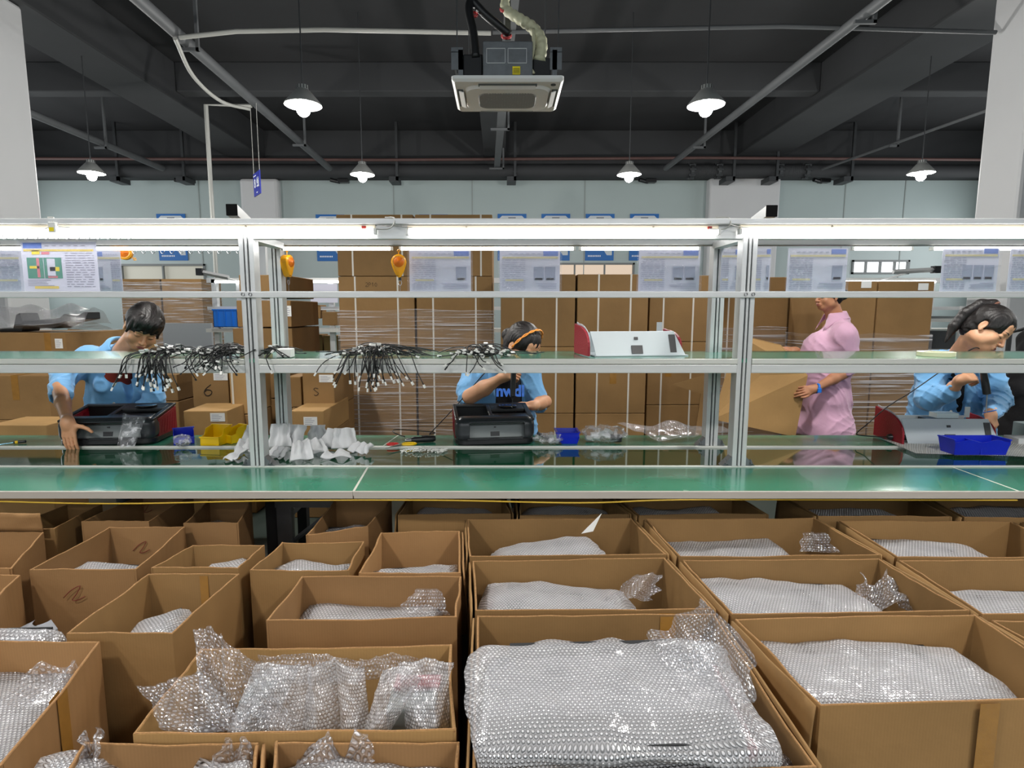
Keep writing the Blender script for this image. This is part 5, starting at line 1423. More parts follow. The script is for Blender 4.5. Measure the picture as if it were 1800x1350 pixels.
# behind the left worker
gl = 'big cartons behind the left worker'
cpx(-60, 118, 585, 660, 5.4, .8, 'big brown carton behind the left worker, under the wrapped black part', gl, lab=(.93, .75, .07, .09), tape=(.82,))
cpx(-60, 88, 660, 738, 4.9, .6, 'big brown carton left of the left worker', gl, tape=(.6,))
z = zof(738, 4.9)
a, b = W(-60, 700, 4.9).x, W(88, 700, 4.9).x
closed(a, b, 0.0, z - .002, 4.9, .6, 'lower brown carton left of the left worker', gl)
a, b = W(-60, 620, 5.4).x, W(118, 620, 5.4).x
closed(a, b, 0.0, zof(660, 5.4) - .35, 5.52, .6, 'bottom brown carton behind the left worker', gl); closed(a, b, zof(660, 5.4) - .348, zof(660, 5.4) - .002, 5.52, .6, 'second brown carton behind the left worker', gl)
cpx(-20, 84, 747, 790, 4.15, .35, 'open low carton behind the screwdriver at left', gl, m=CARD2)
a, b = W(-20, 760, 4.15).x, W(84, 760, 4.15).x
closed(a, b, 0, zof(790, 4.15) - .002, 4.15, .35, 'lower carton behind the screwdriver at left', gl)
# dark stretch wrapped pallets in front of the left window
gw = 'dark wrapped cartons in front of the left window'
yW = 11.5
z0 = 0.0
for (a, b) in ((214, 283), (286, 356)):
    xa, xb = W(a, 530, yW).x, W(b, 530, yW).x
    zz_ = [0, .8, zof(570, yW), zof(528, yW), zof(490, yW)]
    for i in range(4):
        closed(xa, xb, zz_[i], zz_[i + 1] - .003, yW, .8, 'brown carton before the left window, %s column, %s layer' % ('left' if a < 250 else 'right', ['bottom', 'second', 'third', 'top'][i]), gw)
film(W(214, 530, yW).x, W(356, 530, yW).x, yW, yW + .8, .2, zof(495, yW), 'stretch film round the cartons before the left window')
# partition panel low behind left bay
o = MB().span((W(290, 640, 10).x, 10.0, 0), (W(375, 640, 10).x, 10.06, zof(568, 10))).build('partition_panel', mat('grey_partition', (150, 153, 156), .6)); recenter(o); tag(o, 'low grey partition panel behind the left worker', 'partition')
# cartons on and under the second bench
gs = 'cartons on the second bench'
for (a, b, v0, v1, lb) in ((545, 563, 536, 560, 'left small'), (566, 597, 548, 572, 'right small')):
    cpx(a, b, v0, v1, 8.25, .3, lb + ' carton on the second bench shelf beside the tall stack', gs)
for (a, b, v0, v1, lb) in ((545, 567, 588, 622, 'left'), (569, 598, 590, 622, 'right')):
    cpx(a, b, v0, v1, 8.6, .3, lb + ' carton under the shelf of the second bench beside the tall stack', gs)
# blue crate on the second bench
t = thing('blue_crate', 'light blue plastic crate on the second bench behind the left uprights', 'crate', tuple(W(397, 575, 8.15)))
w, h = .34, .25
mb = MB(); mb.span((-w / 2, 0, 0), (w / 2, .3, .01)); mb.span((-w / 2, 0, 0), (w / 2, .012, h)); mb.span((-w / 2, .288, 0), (w / 2, .3, h)); mb.span((-w / 2, 0, 0), (-w / 2 + .012, .3, h)); mb.span((w / 2 - .012, 0, 0), (w / 2, .3, h))
mb.span((-w / 2 - .01, -.01, h - .02), (w / 2 + .01, .0, h)); mb.build('crate_body', BLUEL, t, bevel=.003)
for x in (-.1, 0, .1): MB().span((x - .006, -.012, .01), (x + .006, 0, h - .02)).build('rib', BLUEL, t)
# sheet on the second bench
t = thing('document_sleeve', 'faint clear-sleeved sheet hanging on the second bench beside the tall stack', 'document', tuple(W(570, 532, 8.2)))
MB().span((-.19, 0, 0), (.19, .003, .26)).build('paper_sheet', PAPER, t)
# wrapped black frame part on top of the big carton (left)
p = W(60, 583, 5.6)
t = thing('wrapped_black_part', 'long black plastic part loosely wrapped in bubble film on the big left carton', 'machine part', tuple(p))
mb = MB()
mb.prism([(-.55, 0, .03), (-.20, 0, .03), (-.16, 0, .16), (-.12, 0, .18), (-.1, 0, .10), (.25, 0, .13), (.30, 0, .17), (.42, 0, .15), (.5, 0, .19), (.5, 0, .12), (.3, 0, .08), (.2, 0, .03), (-.1, 0, .05), (-.12, 0, .0), (-.55, 0, .0)], (0, .22, 0))
mb.build('black_frame', BLK, t, bevel=.005)
def ff(u, v):
    x = -.5 + 1.05 * u; s = v * 2 - 1
    return Vector((x, .1 + .2 * s + .04 * nz3(x * 3, s, 2), .24 - .17 * abs(s) ** 1.5 + .05 * nz3(x * 5, s * 2, 9)))
MB().sheet(ff, 30, 16, 1.05, .6).build('bubble_wrap', BUBL, t, smooth=True)
def ff(u, v):
    x = -.55 + 1.2 * u; s = v * 2 - 1
    return Vector((x, .0 + .25 * s, .02 + .03 * nz3(x * 5, s * 2, 19) + .08 * u * (1 - v)))
MB().sheet(ff, 30, 12, 1.2, .5).build('bubble_wrap', BUBL, t, smooth=True)
# opened carton flaps behind the left worker
p = W(190, 590, 6.6)
t = thing('open_carton', 'open carton with raised dark flaps behind the left worker', 'carton', (p.x, p.y, 0))
MB().span((-.45, -.1, 0), (.3, .4, p.z - .05)).build('carton_body', CARD, t)
for (x, l, a) in ((-.3, .35, .5), (.1, .3, -.6)):
    MB().box((x, -.05, p.z + .02), (l, .006, .16), rotx(-1.0) @ roty(a * .2)).build('flap', CARD, t)
MB().box((.15, .3, p.z + .08), (.3, .006, .26)).build('flap', CARD3, t)
# right background: grey rack, door post
t = thing('rack', 'grey rack with stored goods between the wrapped pallet and the right worker', 'rack', (W(1655, 600, 7.6).x, 7.6, 0))
x0 = W(1630, 560, 7.6).x - t.location.x; x1 = W(1692, 560, 7.6).x - t.location.x
for xx in (x0, x1): MB().span((xx - .02, 0, 0), (xx + .02, .04, 1.6)).build('post', ALU, t)
for v in (520, 566, 620): MB().span((x0, 0, zof(v, 7.6)), (x1, .5, zof(v - 6, 7.6))).build('shelf', RAILW, t)
MB().span((x0 + .02, .05, zof(564, 7.6)), (x1 - .05, .35, zof(556, 7.6))).build('stored_tray', GREYD, t)
MB().span((x0 + .02, .05, zof(618, 7.6)), (x1 - .03, .4, zof(582, 7.6))).build('stored_box', DARKMET, t)
# black coat hanging at far right
c = W(1808, 665, 4.9)
s = SDF()
s.cap((c.x + .15, 4.9, c.z + .28), (c.x + .2, 4.9, c.z - .55), .22, .32, k=.05); s.cap((c.x + .0, 4.9, c.z + .10), (c.x - .05, 4.86, c.z - .6), .12, .17, k=.05)
s.cap((c.x + .12, 4.9, c.z + .22), (c.x - .1, 4.86, c.z - .1), .1, .12, k=.04)
o = s.mesh('hanging_coat', CLOTHK, .022, disp=lambda X, Y, Z: .022 * (1 - np.abs(np.sin(X * 16 + 3 * np.sin(Z * 5) + Y * 9))) ** 2 - .016 * (1 - np.abs(np.sin(Z * 14 + X * 12))) ** 2)
recenter(o); tag(o, 'bulky black coat behind the right worker at the right frame edge', 'coat')
t = thing('coat_stand', 'coat stand hidden under the black coat', 'stand', (c.x + .2, 5.36, 0)); MB().tube([(0, 0, 0.001), (0, 0, 1.34), (0, -.2, 1.40)], .02, 8).build('pole', DARKMET, t); MB().lathe([(.0001, .03), (.25, .02), (.25, 0), (.0001, 0)], 20).build('base', DARKMET, t)
# ================================================================== THINGS ON THE BENCH
BLKS = mat('satin_black_plastic', (50, 52, 56), 0.34, bump=.02, bscale=200, coat=.1)
def frame_machine(px0, px1, yfront, label, rz=0.0, w=.49, d=.33, hf=.15, hr=.205, redL=True, redR=True, bagged=False):
    """plastic machine shell with rounded front, tilted top frame, grey sunken front panel, red sides"""
    xc = (W(px0, 760, yfront).x + W(px1, 760, yfront).x) / 2
    t = thing('machine_shell', label, 'machine shell', (xc, yfront + d / 2, ZT), rz=rz)
    w2 = w / 2; d2 = d / 2
    def top(y): return hf + (hr - hf) * (y + d2) / d
    # base skirt
    mb = MB(); loft(mb, [rrect(w - .02, d - .02, .06, 0, 8), rrect(w, d, .07, .012, 8), rrect(w, d, .07, .034, 8), rrect(w - .01, d - .01, .065, .04, 8)]); mb.build('base_skirt', BLK, t, smooth=True, autos=35)
    # one-piece rounded front shell with the window for the sunken panel
    F = SDF(); F.box((0, -d2 + .068, .03 + (hf - .02) / 2), (w2 + .001, .068, (hf - .02) / 2 + .008), .050, k=.002)
    F.box((0, -d2 + .09, .03 + (hf - .02) / 2), (w2 - .014, .078, (hf - .02) / 2 - .004), .036, k=.003, sub=True)
    F.box((.008, -d2, .03 + (hf - .02) / 2 - .004), (w2 - .075, .06, (hf - .02) / 2 - .018), .010, k=.004, sub=True)
    F.plane((0, -d2 + .105, 0), (0, 1, 0), k=.002)
    q = F.mesh('front_shell', BLKS, .0042, xf=None); q.parent = t
    # side walls: black rim with red panel
    for s, rd in ((-1, redL), (1, redR)):
        y0 = -d2 + .085
        mb = MB().prism([(s * w2, y0, .036), (s * w2, d2 - .01, .036), (s * w2, d2 - .01, hr - .02), (s * w2, y0, top(y0) - .02)], (-s * .012, 0, 0))
        sw_ = mb.build('side_wall', RED if rd else BLK, t, bevel=.002)
        if rd:
            mb = MB()
            for k in range(6):
                yy = y0 + .03 + (d - .13) * k / 6
                mb.prism([(s * (w2 + .0015), yy, .05), (s * (w2 + .0015), yy + .004, .05), (s * (w2 + .0015), yy + .03, top(yy) - .04), (s * (w2 + .0015), yy + .024, top(yy) - .04)], (-s * .003, 0, 0))
            mb.build('raised_ribs', RED, sw_)
    # top frame
    mb = MB()
    def bar(xa, xb, ya, yb, th=.014):
        mb.hexa([(xa, ya, top(ya) - th), (xb, ya, top(ya) - th), (xb, yb, top(yb) - th), (xa, yb, top(yb) - th), (xa, ya, top(ya)), (xb, ya, top(ya)), (xb, yb, top(yb)), (xa, yb, top(yb))])
    bar(-w2, w2, -d2 + .03, -d2 + .075); bar(-w2, w2, d2 - .035, d2); bar(-w2, -w2 + .022, -d2 + .075, d2 - .035); bar(w2 - .03, w2, -d2 + .075, d2 - .035)
    bar(-w2 * .12, -w2 * .02, -d2 + .075, d2 - .035); bar(-w2 * .02, w2 - .03, -d2 + .075, -d2 + .13); bar(-w2 * .02, w2 - .03, d2 - .12, d2 - .035, .02)
    mb.build('top_frame', BLK, t, bevel=.004)
    mb = MB(); mb.hexa([(-w2 * .0, -d2 + .13, .09), (w2 - .04, -d2 + .13, .09), (w2 - .04, d2 - .12, .11), (0, d2 - .12, .11), (-w2 * 0, -d2 + .13, .1), (w2 - .04, -d2 + .13, .1), (w2 - .04, d2 - .12, .12), (0, d2 - .12, .12)]); mb.build('inner_tray', BLKG, t)
    mb = MB().lathe([(.0001, .003), (.055, .003), (.062, 0), (.055, -.002)], 24, (w2 * .45, d2 - .075, hr - .006)); q = mb.build('oval_grip', BLKG, t, smooth=True)
    # back wall and front sunken panel
    MB().span((-w2 + .012, d2 - .014, .036), (w2 - .012, d2, hr - .02)).build('back_wall_panel', BLK, t)
    yb0 = -d2 + .035
    mb = MB().hexa([(-w2 + .07, yb0, .04), (w2 - .055, yb0, .04), (w2 - .055, yb0 + .01, .04), (-w2 + .07, yb0 + .01, .04), (-w2 + .07, yb0 + .03, hf - .02), (w2 - .055, yb0 + .03, hf - .02), (w2 - .055, yb0 + .04, hf - .02), (-w2 + .07, yb0 + .04, hf - .02)])
    fp = mb.build('front_panel', GREYD, t); fp['label'] = 'grey metal front panel'
    MB().box((.0, yb0 + .012, .062), (.055, .012, .030), rotx(-.2)).build('panel_slot', BLK, fp)
    MB().box((.0, yb0 + .018, .103), (.012, .012, .008), rotx(-.2)).build('panel_slot', BLK, fp)
    MB().span((-w2 + .07, -d2 + .004, .036), (w2 - .07, -d2 + .04, .046)).build('front_lip', BLKG, t, bevel=.003)
    mb = MB().span((-w2 + .08, -d2 + .02, hf - .024), (w2 - .06, -d2 + .045, hf - .012)); mb.build('front_header', BLKG, t, bevel=.003)
    return t
mach_c = frame_machine(790, 940, YR_ + .03, 'black machine shell with grey front panel in front of the middle worker', w=.475, rz=.14)
mach_l = frame_machine(92, 262, YR_ + .02, 'black machine shell with red right side held by the left worker', rz=.10, w=.54, d=.34)
def open_shell(loc, w, d, h, rz, label, dark=True):
    """bare metal chassis front with red quarter-round side panels"""
    t = thing('metal_chassis', label, 'machine part', tuple(loc), rz=rz)
    w2 = w / 2
    mb = MB().hexa([(-w2 + .05, -d / 2, .004), (w2 - .01, -d / 2, .004), (w2 - .01, -d / 2 + .004, .004), (-w2 + .05, -d / 2 + .004, .004), (-w2 + .03, -d / 2 + .05, h * .78), (w2 - .06, -d / 2 + .05, h * .78), (w2 - .06, -d / 2 + .054, h * .78), (-w2 + .03, -d / 2 + .054, h * .78)])
    fp = mb.build('front_plate', GREYM, t, bevel=.001)
    R = rotx(-math.atan(.046 / (h * .77)))
    MB().box((.0, -d / 2 + .012, h * .20), (.06, .012, .045), R).build('plate_slot', BLK, fp)
    MB().box((.0, -d / 2 + .035, h * .55), (.02, .012, .014), R).build('plate_slot', BLK, fp)
    MB().box((w2 - .075, -d / 2 + .027, h * .38), (.035, .012, h * .6), R).build('plate_slot', BLK, fp)
    MB().span((-w2 + .04, -d / 2 - .012, 0), (w2, d / 2, .005)).build('bottom_plate', GREYM, t)
    MB().span((-w2 + .03, d / 2 - .01, .005), (w2 - .05, d / 2 - .006, h * .7)).build('rear_plate', GREYM, t)
    # red side with quarter round
    def side(x, s, hh, d0, d1):
        pts = [(x, d1, .004), (x, d1, hh)]
        for k in range(9):
            a = PI / 2 * k / 8; pts.append((x, d1 - .04 - (d1 - .04 - d0) * math.sin(a), .05 + (hh * .96 - .05) * math.cos(a) ** .9 if k < 8 else .05))
        pts.append((x, d0, .004))
        return pts
    o = MB().prism(side(-w2, -1, h, -d / 2 - .02, d / 2), (.012, 0, 0)).build('red_side', RED, t); 
    mb = MB()
    p_ = side(-w2 + .014, -1, h + .01, -d / 2 - .01, d / 2); mb.prism(p_, (.003, 0, 0)); mb.build('grey_flange', GREYM, t)
    if dark:
        for k in range(7):
            pp_ = [(-w2 - .001, -d / 2 + .01 + .02 * k, .02 + .0 * k), (-w2 - .001, -d / 2 + .03 + .02 * k, h * .5), (-w2 - .001, -d / 2 + .05 + .02 * k, h * .8 - .01 * (7 - k))]
        MB().prism(side(w2 - .03, 1, h * .82, -d / 2 + .03, d / 2), (.012, 0, 0)).build('red_side', RED, t)
        mb = MB().span((w2 - .10, d / 2 - .08, h * .7), (w2 - .07, d / 2 - .075, h * 1.05)); mb.build('bracket_tab', GREYM, t)
    return t
sh = W(1100, 624, 3.02)
open_shell((sh.x + .05, 3.17, ZS + .001), .55, .26, .165, .13, 'grey metal chassis with red sides sitting on the overhead shelf')
p = G(1655, 777, ZT)
ch = open_shell((p.x - .01, YR_ + .17, ZT + .004), .60, .26, .19, -.03, 'grey metal chassis with a red side on the bench in front of the right worker')
MB().box((.05, .02, .155), (.13, .07, .03)).build('clear_block', mat('clear_block', (200, 215, 220), .08, coat=.5), ch)
MB().box((.05, .04, .07), (.2, .12, .12)).build('inner_block', BLK, ch)
# right: bubble sheet under it
def tsheet(pts, label, m, z=.004, amp=.006, seed=0, nu=40, nv=14, name='bubble_wrap_sheet', lift=None):
    a, b, c, d = [G(x, y, ZT) for x, y in pts]
    def f(u, v):
        p = (a.lerp(b, u)).lerp(d.lerp(c, u), v)
        p.z = ZT + z + amp * (nz3(u * 8 + seed, v * 4, seed) + 1) * .7 + (lift(u, v) if lift else 0)
        return p
    L = (b - a).length
    return loose_sheet(f, nu, nv, L, (d - a).length, label, m=m, name=name)
tsheet([(1552, 775), (1860, 775), (1880, 808), (1610, 800)], 'white bubbly foam sheet under the metal chassis at right', BUBW, z=.008, amp=.003, seed=4)
# blue double bin
def bin_(loc, w, d, h, m, label, rz=0.0, scoop=True, dbl=False, cat='bin', name='parts_bin'):
    t = thing(name, label, cat, tuple(loc), rz=rz)
    w2, d2 = w / 2, d / 2; th = .003; fl = .012
    mb = MB()
    nseg = 12
    def rim(u): # height profile of the near wall
        if dbl: return h * (1 - .18 * math.cos(4 * PI * u) * .5 - .09)
        return h
    # near and far walls (flared), side walls
    for s in (-1, 1):
        def f(u, v, s=s):
            x = (-w2 + w * u) * (1 + fl / w2 * v); hh = rim(u) if s < 0 else h
            return Vector((x, s * (d2 + fl * v), hh * v))
        mb.sheet(f, nseg, 3)
        def g(u, v, s=s):
            y = (-d2 + d * u) * (1 + fl / d2 * v); hh = h * (1 - (.45 * max(0, 1 - u * 3) if scoop and not dbl else 0))
            return Vector((s * (w2 + fl * v), y, hh * v))
        mb.sheet(g, nseg, 3)
    mb.quad((-w2, -d2, .001), (w2, -d2, .001), (w2, d2, .001), (-w2, d2, .001))
    mb.build('bin_shell', m, t, solid=.004)
    for s in (-1, 1):
        r = MB().span((s * (w2 + fl) - .006, -d2 - fl, h - .004), (s * (w2 + fl) + .006, d2 + fl, h + .002)); r.build('bin_rim', m, t)
    if dbl: MB().span((-.004, -d2 - fl * .7, .002), (.004, d2 + fl * .7, h * .8)).build('divider', m, t)
    return t
p = G(1722, 803, ZT); bin_((p.x, p.y + .05, ZT + .012), .28, .10, .085, BLUEB, 'long blue double-compartment bin in front of the metal chassis at right', dbl=True)
p = G(998, 780, ZT); bin_((p.x, p.y + .06, ZT), .11, .12, .07, BLUEB, 'small square blue bin between the clear bags right of the middle machine')
# yellow bins: cluster of open fronted bins
def hopper(loc, w, d, h, m, label, rz):
    t = thing('parts_bin', label, 'bin', tuple(loc), rz=rz)
    w2 = w / 2
    mb = MB(); th = .003
    prof = [(0, 0), (d, 0), (d, h), (d - .012, h), (d * .45, h * .9), (d * .3, h * .55), (0, h * .5)]
    for s in (-1, 1): mb.prism([(s * w2, y, z) for y, z in prof], (-s * th, 0, 0))
    mb.span((-w2, 0, 0), (w2, d, th)); mb.span((-w2, d - th, 0), (w2, d, h)); mb.span((-w2, 0, 0), (w2, th, h * .5))
    mb.build('bin_shell', m, t)
    MB().span((-w2 - .005, d - .01, h - .006), (w2 + .005, d + .006, h + .002)).build('bin_rim', m, t); MB().span((-w2 - .003, -.006, h * .5 - .005), (w2 + .003, .003, h * .5 + .002)).build('bin_rim', m, t)
    return t
p = G(345, 795, ZT); hopper((p.x, YR_ - .0 + .03, ZT), .12, .13, .105, YELB, 'yellow open-fronted parts bin next to the blue one at left', -.12)
p = G(371, 790, ZT); hopper((p.x + .03, YR_ + .09, ZT), .06, .11, .10, YELB, 'narrow yellow parts bin behind the front yellow bin', -.5)
p = G(303, 790, ZT); hopper((p.x, YR_ + .07, ZT), .11, .13, .08, BLUEB, 'blue open-fronted parts bin beside the yellow one', .5)
# bags
def bag(c, r, label, seed, m=BAGF, inner=None, lift=0, name='plastic_bag', amp=.28):
    t = thing(name, label, 'bag', (c[0], c[1], c[2]))
    mb = MB()
    n, k = 26, 16
    vs = []; fs = []
    for i in range(k + 1):
        th = PI * i / k
        for j in range(n):
            a = 2 * PI * j / n
            d = Vector((math.sin(th) * math.cos(a), math.sin(th) * math.sin(a), math.cos(th)))
            q = 1 + amp * nz3(d.x * 2.2 + seed, d.y * 2.2, d.z * 2.2 + seed) + amp * .5 * nz3(d.x * 6, d.y * 6 + seed, d.z * 6)
            p_ = Vector((d.x * r[0] * q, d.y * r[1] * q, max(-r[2] + .003, d.z * r[2] * q) + r[2]))
            vs.append(p_)
    for i in range(k):
        for j in range(n): fs.append((i * n + j, i * n + (j + 1) % n, (i + 1) * n + (j + 1) % n, (i + 1) * n + j))
    mb.add(vs, fs); mb.build('clear_film', m, t, smooth=True)
    if inner:
        inner(t)
    return t
def screws(t, n=26, r=.03, seed=0):
    rnd = random.Random(seed); mb = MB()
    for i in range(n):
        a = rnd.uniform(0, 6.28); rr = r * math.sqrt(rnd.random()); p_ = Vector((rr * math.cos(a), rr * math.sin(a) * .6, .006 + rnd.random() * .014)); q = Vector((rnd.uniform(-1, 1), rnd.uniform(-1, 1), rnd.uniform(-.3, .3))).normalized() * .007
        mb.tube([p_ - q, p_ + q], .0022, 5)
    o = mb.build('screws', DARKMET, t); o['kind'] = 'stuff'
p = G(290, 800, ZT)
bag((p.x, YR_ - .01, ZT + .008), (.05, .035, .035), 'small clear bag of screws in front of the blue bin at left', 3, inner=lambda t: screws(t, 26, .035, 1))
p = W(228, 765, YR_ - .01)
def inner1(t): MB().box((0, .0, .05), (.05, .02, .06)).build('black_contents', BLK, t)
# flat bag draped against the left machine
t = thing('plastic_bag', 'clear plastic bag leaning on the front of the left machine shell', 'bag', (W(230, 760, YR_).x, YR_ - .02, ZT + .008))
MB().sheet(lambda u, v: Vector((-.07 + .13 * u * (1 - .2 * (1 - v)) + .025 * v, -.01 + .05 * v + .014 * nz3(u * 4, v * 4, 3) - .025 * math.sin(PI * u), .19 * v * (1 - .12 * u) + .004)), 18, 18, 1, 1).build('clear_film', BAGF, t, smooth=True)
MB().box((.005, .01, .03), (.035, .012, .04), roty(.3)).build('black_contents', BLK, t)
p = G(958, 783, ZT)
t = bag((p.x + .02, YR_ + .08, ZT), (.085, .05, .035), 'clear bag with black parts beside the middle machine shell', 7, amp=.4)
for k, (x, z, a) in enumerate(((-.02, .045, .5), (.035, .02, .45))): MB().box((x, 0, z), (.10, .03, .018), roty(a)).build('black_part', BLK, t, bevel=.004)
p = G(1060, 776, ZT)
t = bag((p.x, YR_ + .14, ZT), (.135, .08, .052), 'big crumpled clear bag of white and black parts right of the small blue bin', 11, amp=.35)
MB().box((.07, -.035, .03), (.07, .03, .045)).build('black_part', BLK, t, bevel=.006)
for k, (x, y, z, a) in enumerate(((-.05, 0, .03, .3), (-.01, .01, .05, -.4), (.03, 0, .06, .6), (-.08, .01, .02, 0))): MB().box((x, y, z), (.05, .04, .03), rotz(a) @ roty(a)).build('white_part', WHITEP, t, bevel=.004)
tsheet([(1085, 762), (1270, 760), (1288, 763), (1160, 781)], 'loose bubble wrap sheet lying on the rear worktop right of the middle machine', BUBL, z=.006, amp=.02, seed=9, lift=lambda u, v: .045 * math.exp(-((u - .5) / .12) ** 2) * (1 - v) + .03 * (1 - v) * math.exp(-((u - .05) / .2) ** 2) + .02 * (1 - v))
# cable ties heap
rnd = random.Random(5); mb = MB()
c = G(742, 800, ZT)
for i in range(90):
    x = c.x + rnd.uniform(-.12, .12); y = YR_ - .10 + rnd.uniform(-.03, .045) - abs(x - c.x) * .1; z = ZT + .004 + rnd.random() * .018 * (1 - abs(x - c.x) / .13)
    a = rnd.uniform(-.7, .7) + .9; q = Vector((math.cos(a), math.sin(a), 0)) * .018
    P_ = Vector((x, y, z)); mb.tube([P_ - q, P_ + q], .0016, 4); mb.box(P_ - q, (.006, .006, .005))
o = mb.build('cable_ties', WHITEP); recenter(o); tag(o, 'small heap of white plastic cable ties beside the scissors on the belt', 'cable ties', kind='stuff')
# scissors
c = G(700, 792, ZT)
t = thing('scissors', 'scissors with one yellow and one red handle on the belt rail', 'scissors', (c.x, YR_ - .02, ZT + .008), rz=.0)
SIL = mat('scissor_steel', (190, 190, 192), .25, metal=.9)
def ring(cx, cy, rx, ry, r, ang): return [(cx + rx * math.cos(a) * math.cos(ang) - ry * math.sin(a) * math.sin(ang), cy + rx * math.cos(a) * math.sin(ang) + ry * math.sin(a) * math.cos(ang), .006) for a in [2 * PI * k / 24 for k in range(24)]]
MB().tube(ring(.045, .045, .042, .024, 0, .25), .006, 8, closed=True).build('yellow_handle', YELB, t, smooth=True)
MB().tube(ring(-.05, .04, .032, .020, 0, .1), .006, 8, closed=True).build('red_handle', mat('red_handle', (190, 20, 18), .35), t, smooth=True)
MB().prism([(.0, .02, .004), (.01, .012, .004), (-.075, -.065, .004)], (0, 0, .003)).build('blade', SIL, t)
MB().prism([(-.01, .03, .008), (.012, .026, .008), (-.06, -.07, .008)], (0, 0, .003)).build('blade', SIL, t)
# electric screwdrivers with leads
def driver(loc, rz, label, lead):
    t = thing('electric_screwdriver', label, 'screwdriver', tuple(loc), rz=rz)
    R = roty(PI / 2)
    MB().lathe([(.0001, -.075), (.014, -.075), (.019, -.06), (.02, -.02), (.017, .02), (.02, .05), (.019, .065), (.012, .075), (.0001, .076)], 18, (0, 0, .02), R).build('grip', BLK, t, smooth=True, autos=50)
    MB().lathe([(.0001, .07), (.012, .07), (.013, .095), (.007, .11), (.0001, .112)], 16, (0, 0, .02), R).build('chuck', mat('chuck_steel', (150, 150, 152), .3, metal=.8), t, smooth=True, autos=40)
    MB().span((-.03, -.006, .036), (.01, .006, .043)).build('switch_lever', DARKMET, t)
    l = MB().tube(bez(lead, 60), .0032, 8).build('power_lead', CABLE, t, smooth=True, world=True); return t
p = G(731, 767, ZT)
driver((p.x + .07, YR_ + .12, ZT), .35 + PI, 'black electric screwdriver lying behind the scissors left of the middle machine', [(p.x + .14, YR_ + .15, ZT + .02), G(755, 764, ZT + .01), G(762, 760, ZT + .02), W(700, 755, YR_ + .26), W(692, 760, YR_ + .2), W(712, 768, YR_ + .12)])
lead = [W(755, 763, YR_ + .2), W(775, 742, YR_ + .25), W(800, 715, YR_ + .36), W(822, 690, 3.72), W(848, 660, 3.70), W(868, 640, 3.68)]
o = MB().tube(bez(lead, 50), .0033, 8).build('power_lead', CABLE, smooth=True); recenter(o); tag(o, 'thin black lead rising from the bench past the middle worker', 'cable')
p = G(1553, 768, ZT)
driver((p.x, YR_ + .12, ZT + .012), -.18, 'black electric screwdriver lying on the foam sheet at right', [(p.x - .05, YR_ + .125, ZT + .03), G(1520, 766, ZT + .03), G(1506, 762, ZT + .05), W(1525, 745, YR_ + .2), W(1560, 715, YR_ + .22), W(1600, 690, YR_ + .24), W(1650, 655, YR_ + .26), W(1690, 625, YR_ + .3)])
# small hand screwdriver far left
t = thing('screwdriver', 'small screwdriver with a yellow and black handle at the left frame edge', 'screwdriver', tuple(G(35, 780, ZT)), rz=.55)
MB().lathe([(.0001, -.03), (.008, -.028), (.009, 0), (.007, .02), (.009, .03), (.0001, .032)], 10, (0, 0, .011), roty(PI / 2)).build('handle', BLK, t, smooth=True)
MB().lathe([(.0085, -.022), (.0098, -.02), (.0098, -.010), (.0085, -.008)], 10, (0, 0, .011), roty(PI / 2)).build('yellow_band', YELB, t, smooth=True)
MB().tube([(-.03, 0, .011), (-.10, 0, .005)], .0025, 6).build('shaft', mat('blue_steel', (120, 170, 200), .3, metal=.7), t)
# white gloves heap (each glove its own thing)
GLV = mat('white_knit_glove', (226, 226, 226), .85, var=.06, vscale=30, bump=.5, bscale=40, sheen=.3)
m, nt, out_ = newmat('ribbed_glove')
tc = N(nt, 'ShaderNodeTexCoord'); wv = N(nt, 'ShaderNodeTexWave'); wv.inputs['Scale'].default_value = 70; wv.inputs['Distortion'].default_value = 1.5
nt.links.new(tc.outputs['Object'], wv.inputs['Vector'])
pb = N(nt, 'ShaderNodeBsdfPrincipled'); pb.inputs['Base Color'].default_value = (*lin((224, 224, 226)), 1); pb.inputs['Roughness'].default_value = .85
b = N(nt, 'ShaderNodeBump'); b.inputs['Strength'].default_value = .22; b.inputs['Distance'].default_value = .003
nt.links.new(wv.outputs[1], b.inputs['Height']); nt.links.new(b.outputs[0], pb.inputs['Normal']); nt.links.new(pb.outputs[0], out_.inputs[0])
GLV = m
def cloth_piece(c, w, h, yaw, pitch, seed, label, amp=.02, curl=.03, fold=3):
    R = rotz(yaw) @ rotx(pitch)
    def f(u, v):
        x = (u - .5) * w; z = v * h
        # soft folds and a curled edge
        d = amp * math.sin(u * fold * PI + seed) * (.4 + .6 * v) + amp * .8 * nz3(u * 3 + seed, v * 3, seed) + curl * (v ** 2)
        return Vector(c) + R @ Vector((x * (1 - .25 * v + .15 * nz3(v * 3, seed)), d, z))
    o = MB().sheet(f, 20, 16, w, h).build('white_glove', GLV, smooth=True, solid=.004)
    me = o.data
    zmin = min(v.co.z for v in me.vertices); lim = ZT + .003
    for v in me.vertices:
        if v.co.z < lim: v.co.z = lim + .0
    recenter(o); tag(o, label, 'glove', 'white cloth gloves in the heap beside the left upright'); return o
gy = YR_ - .12
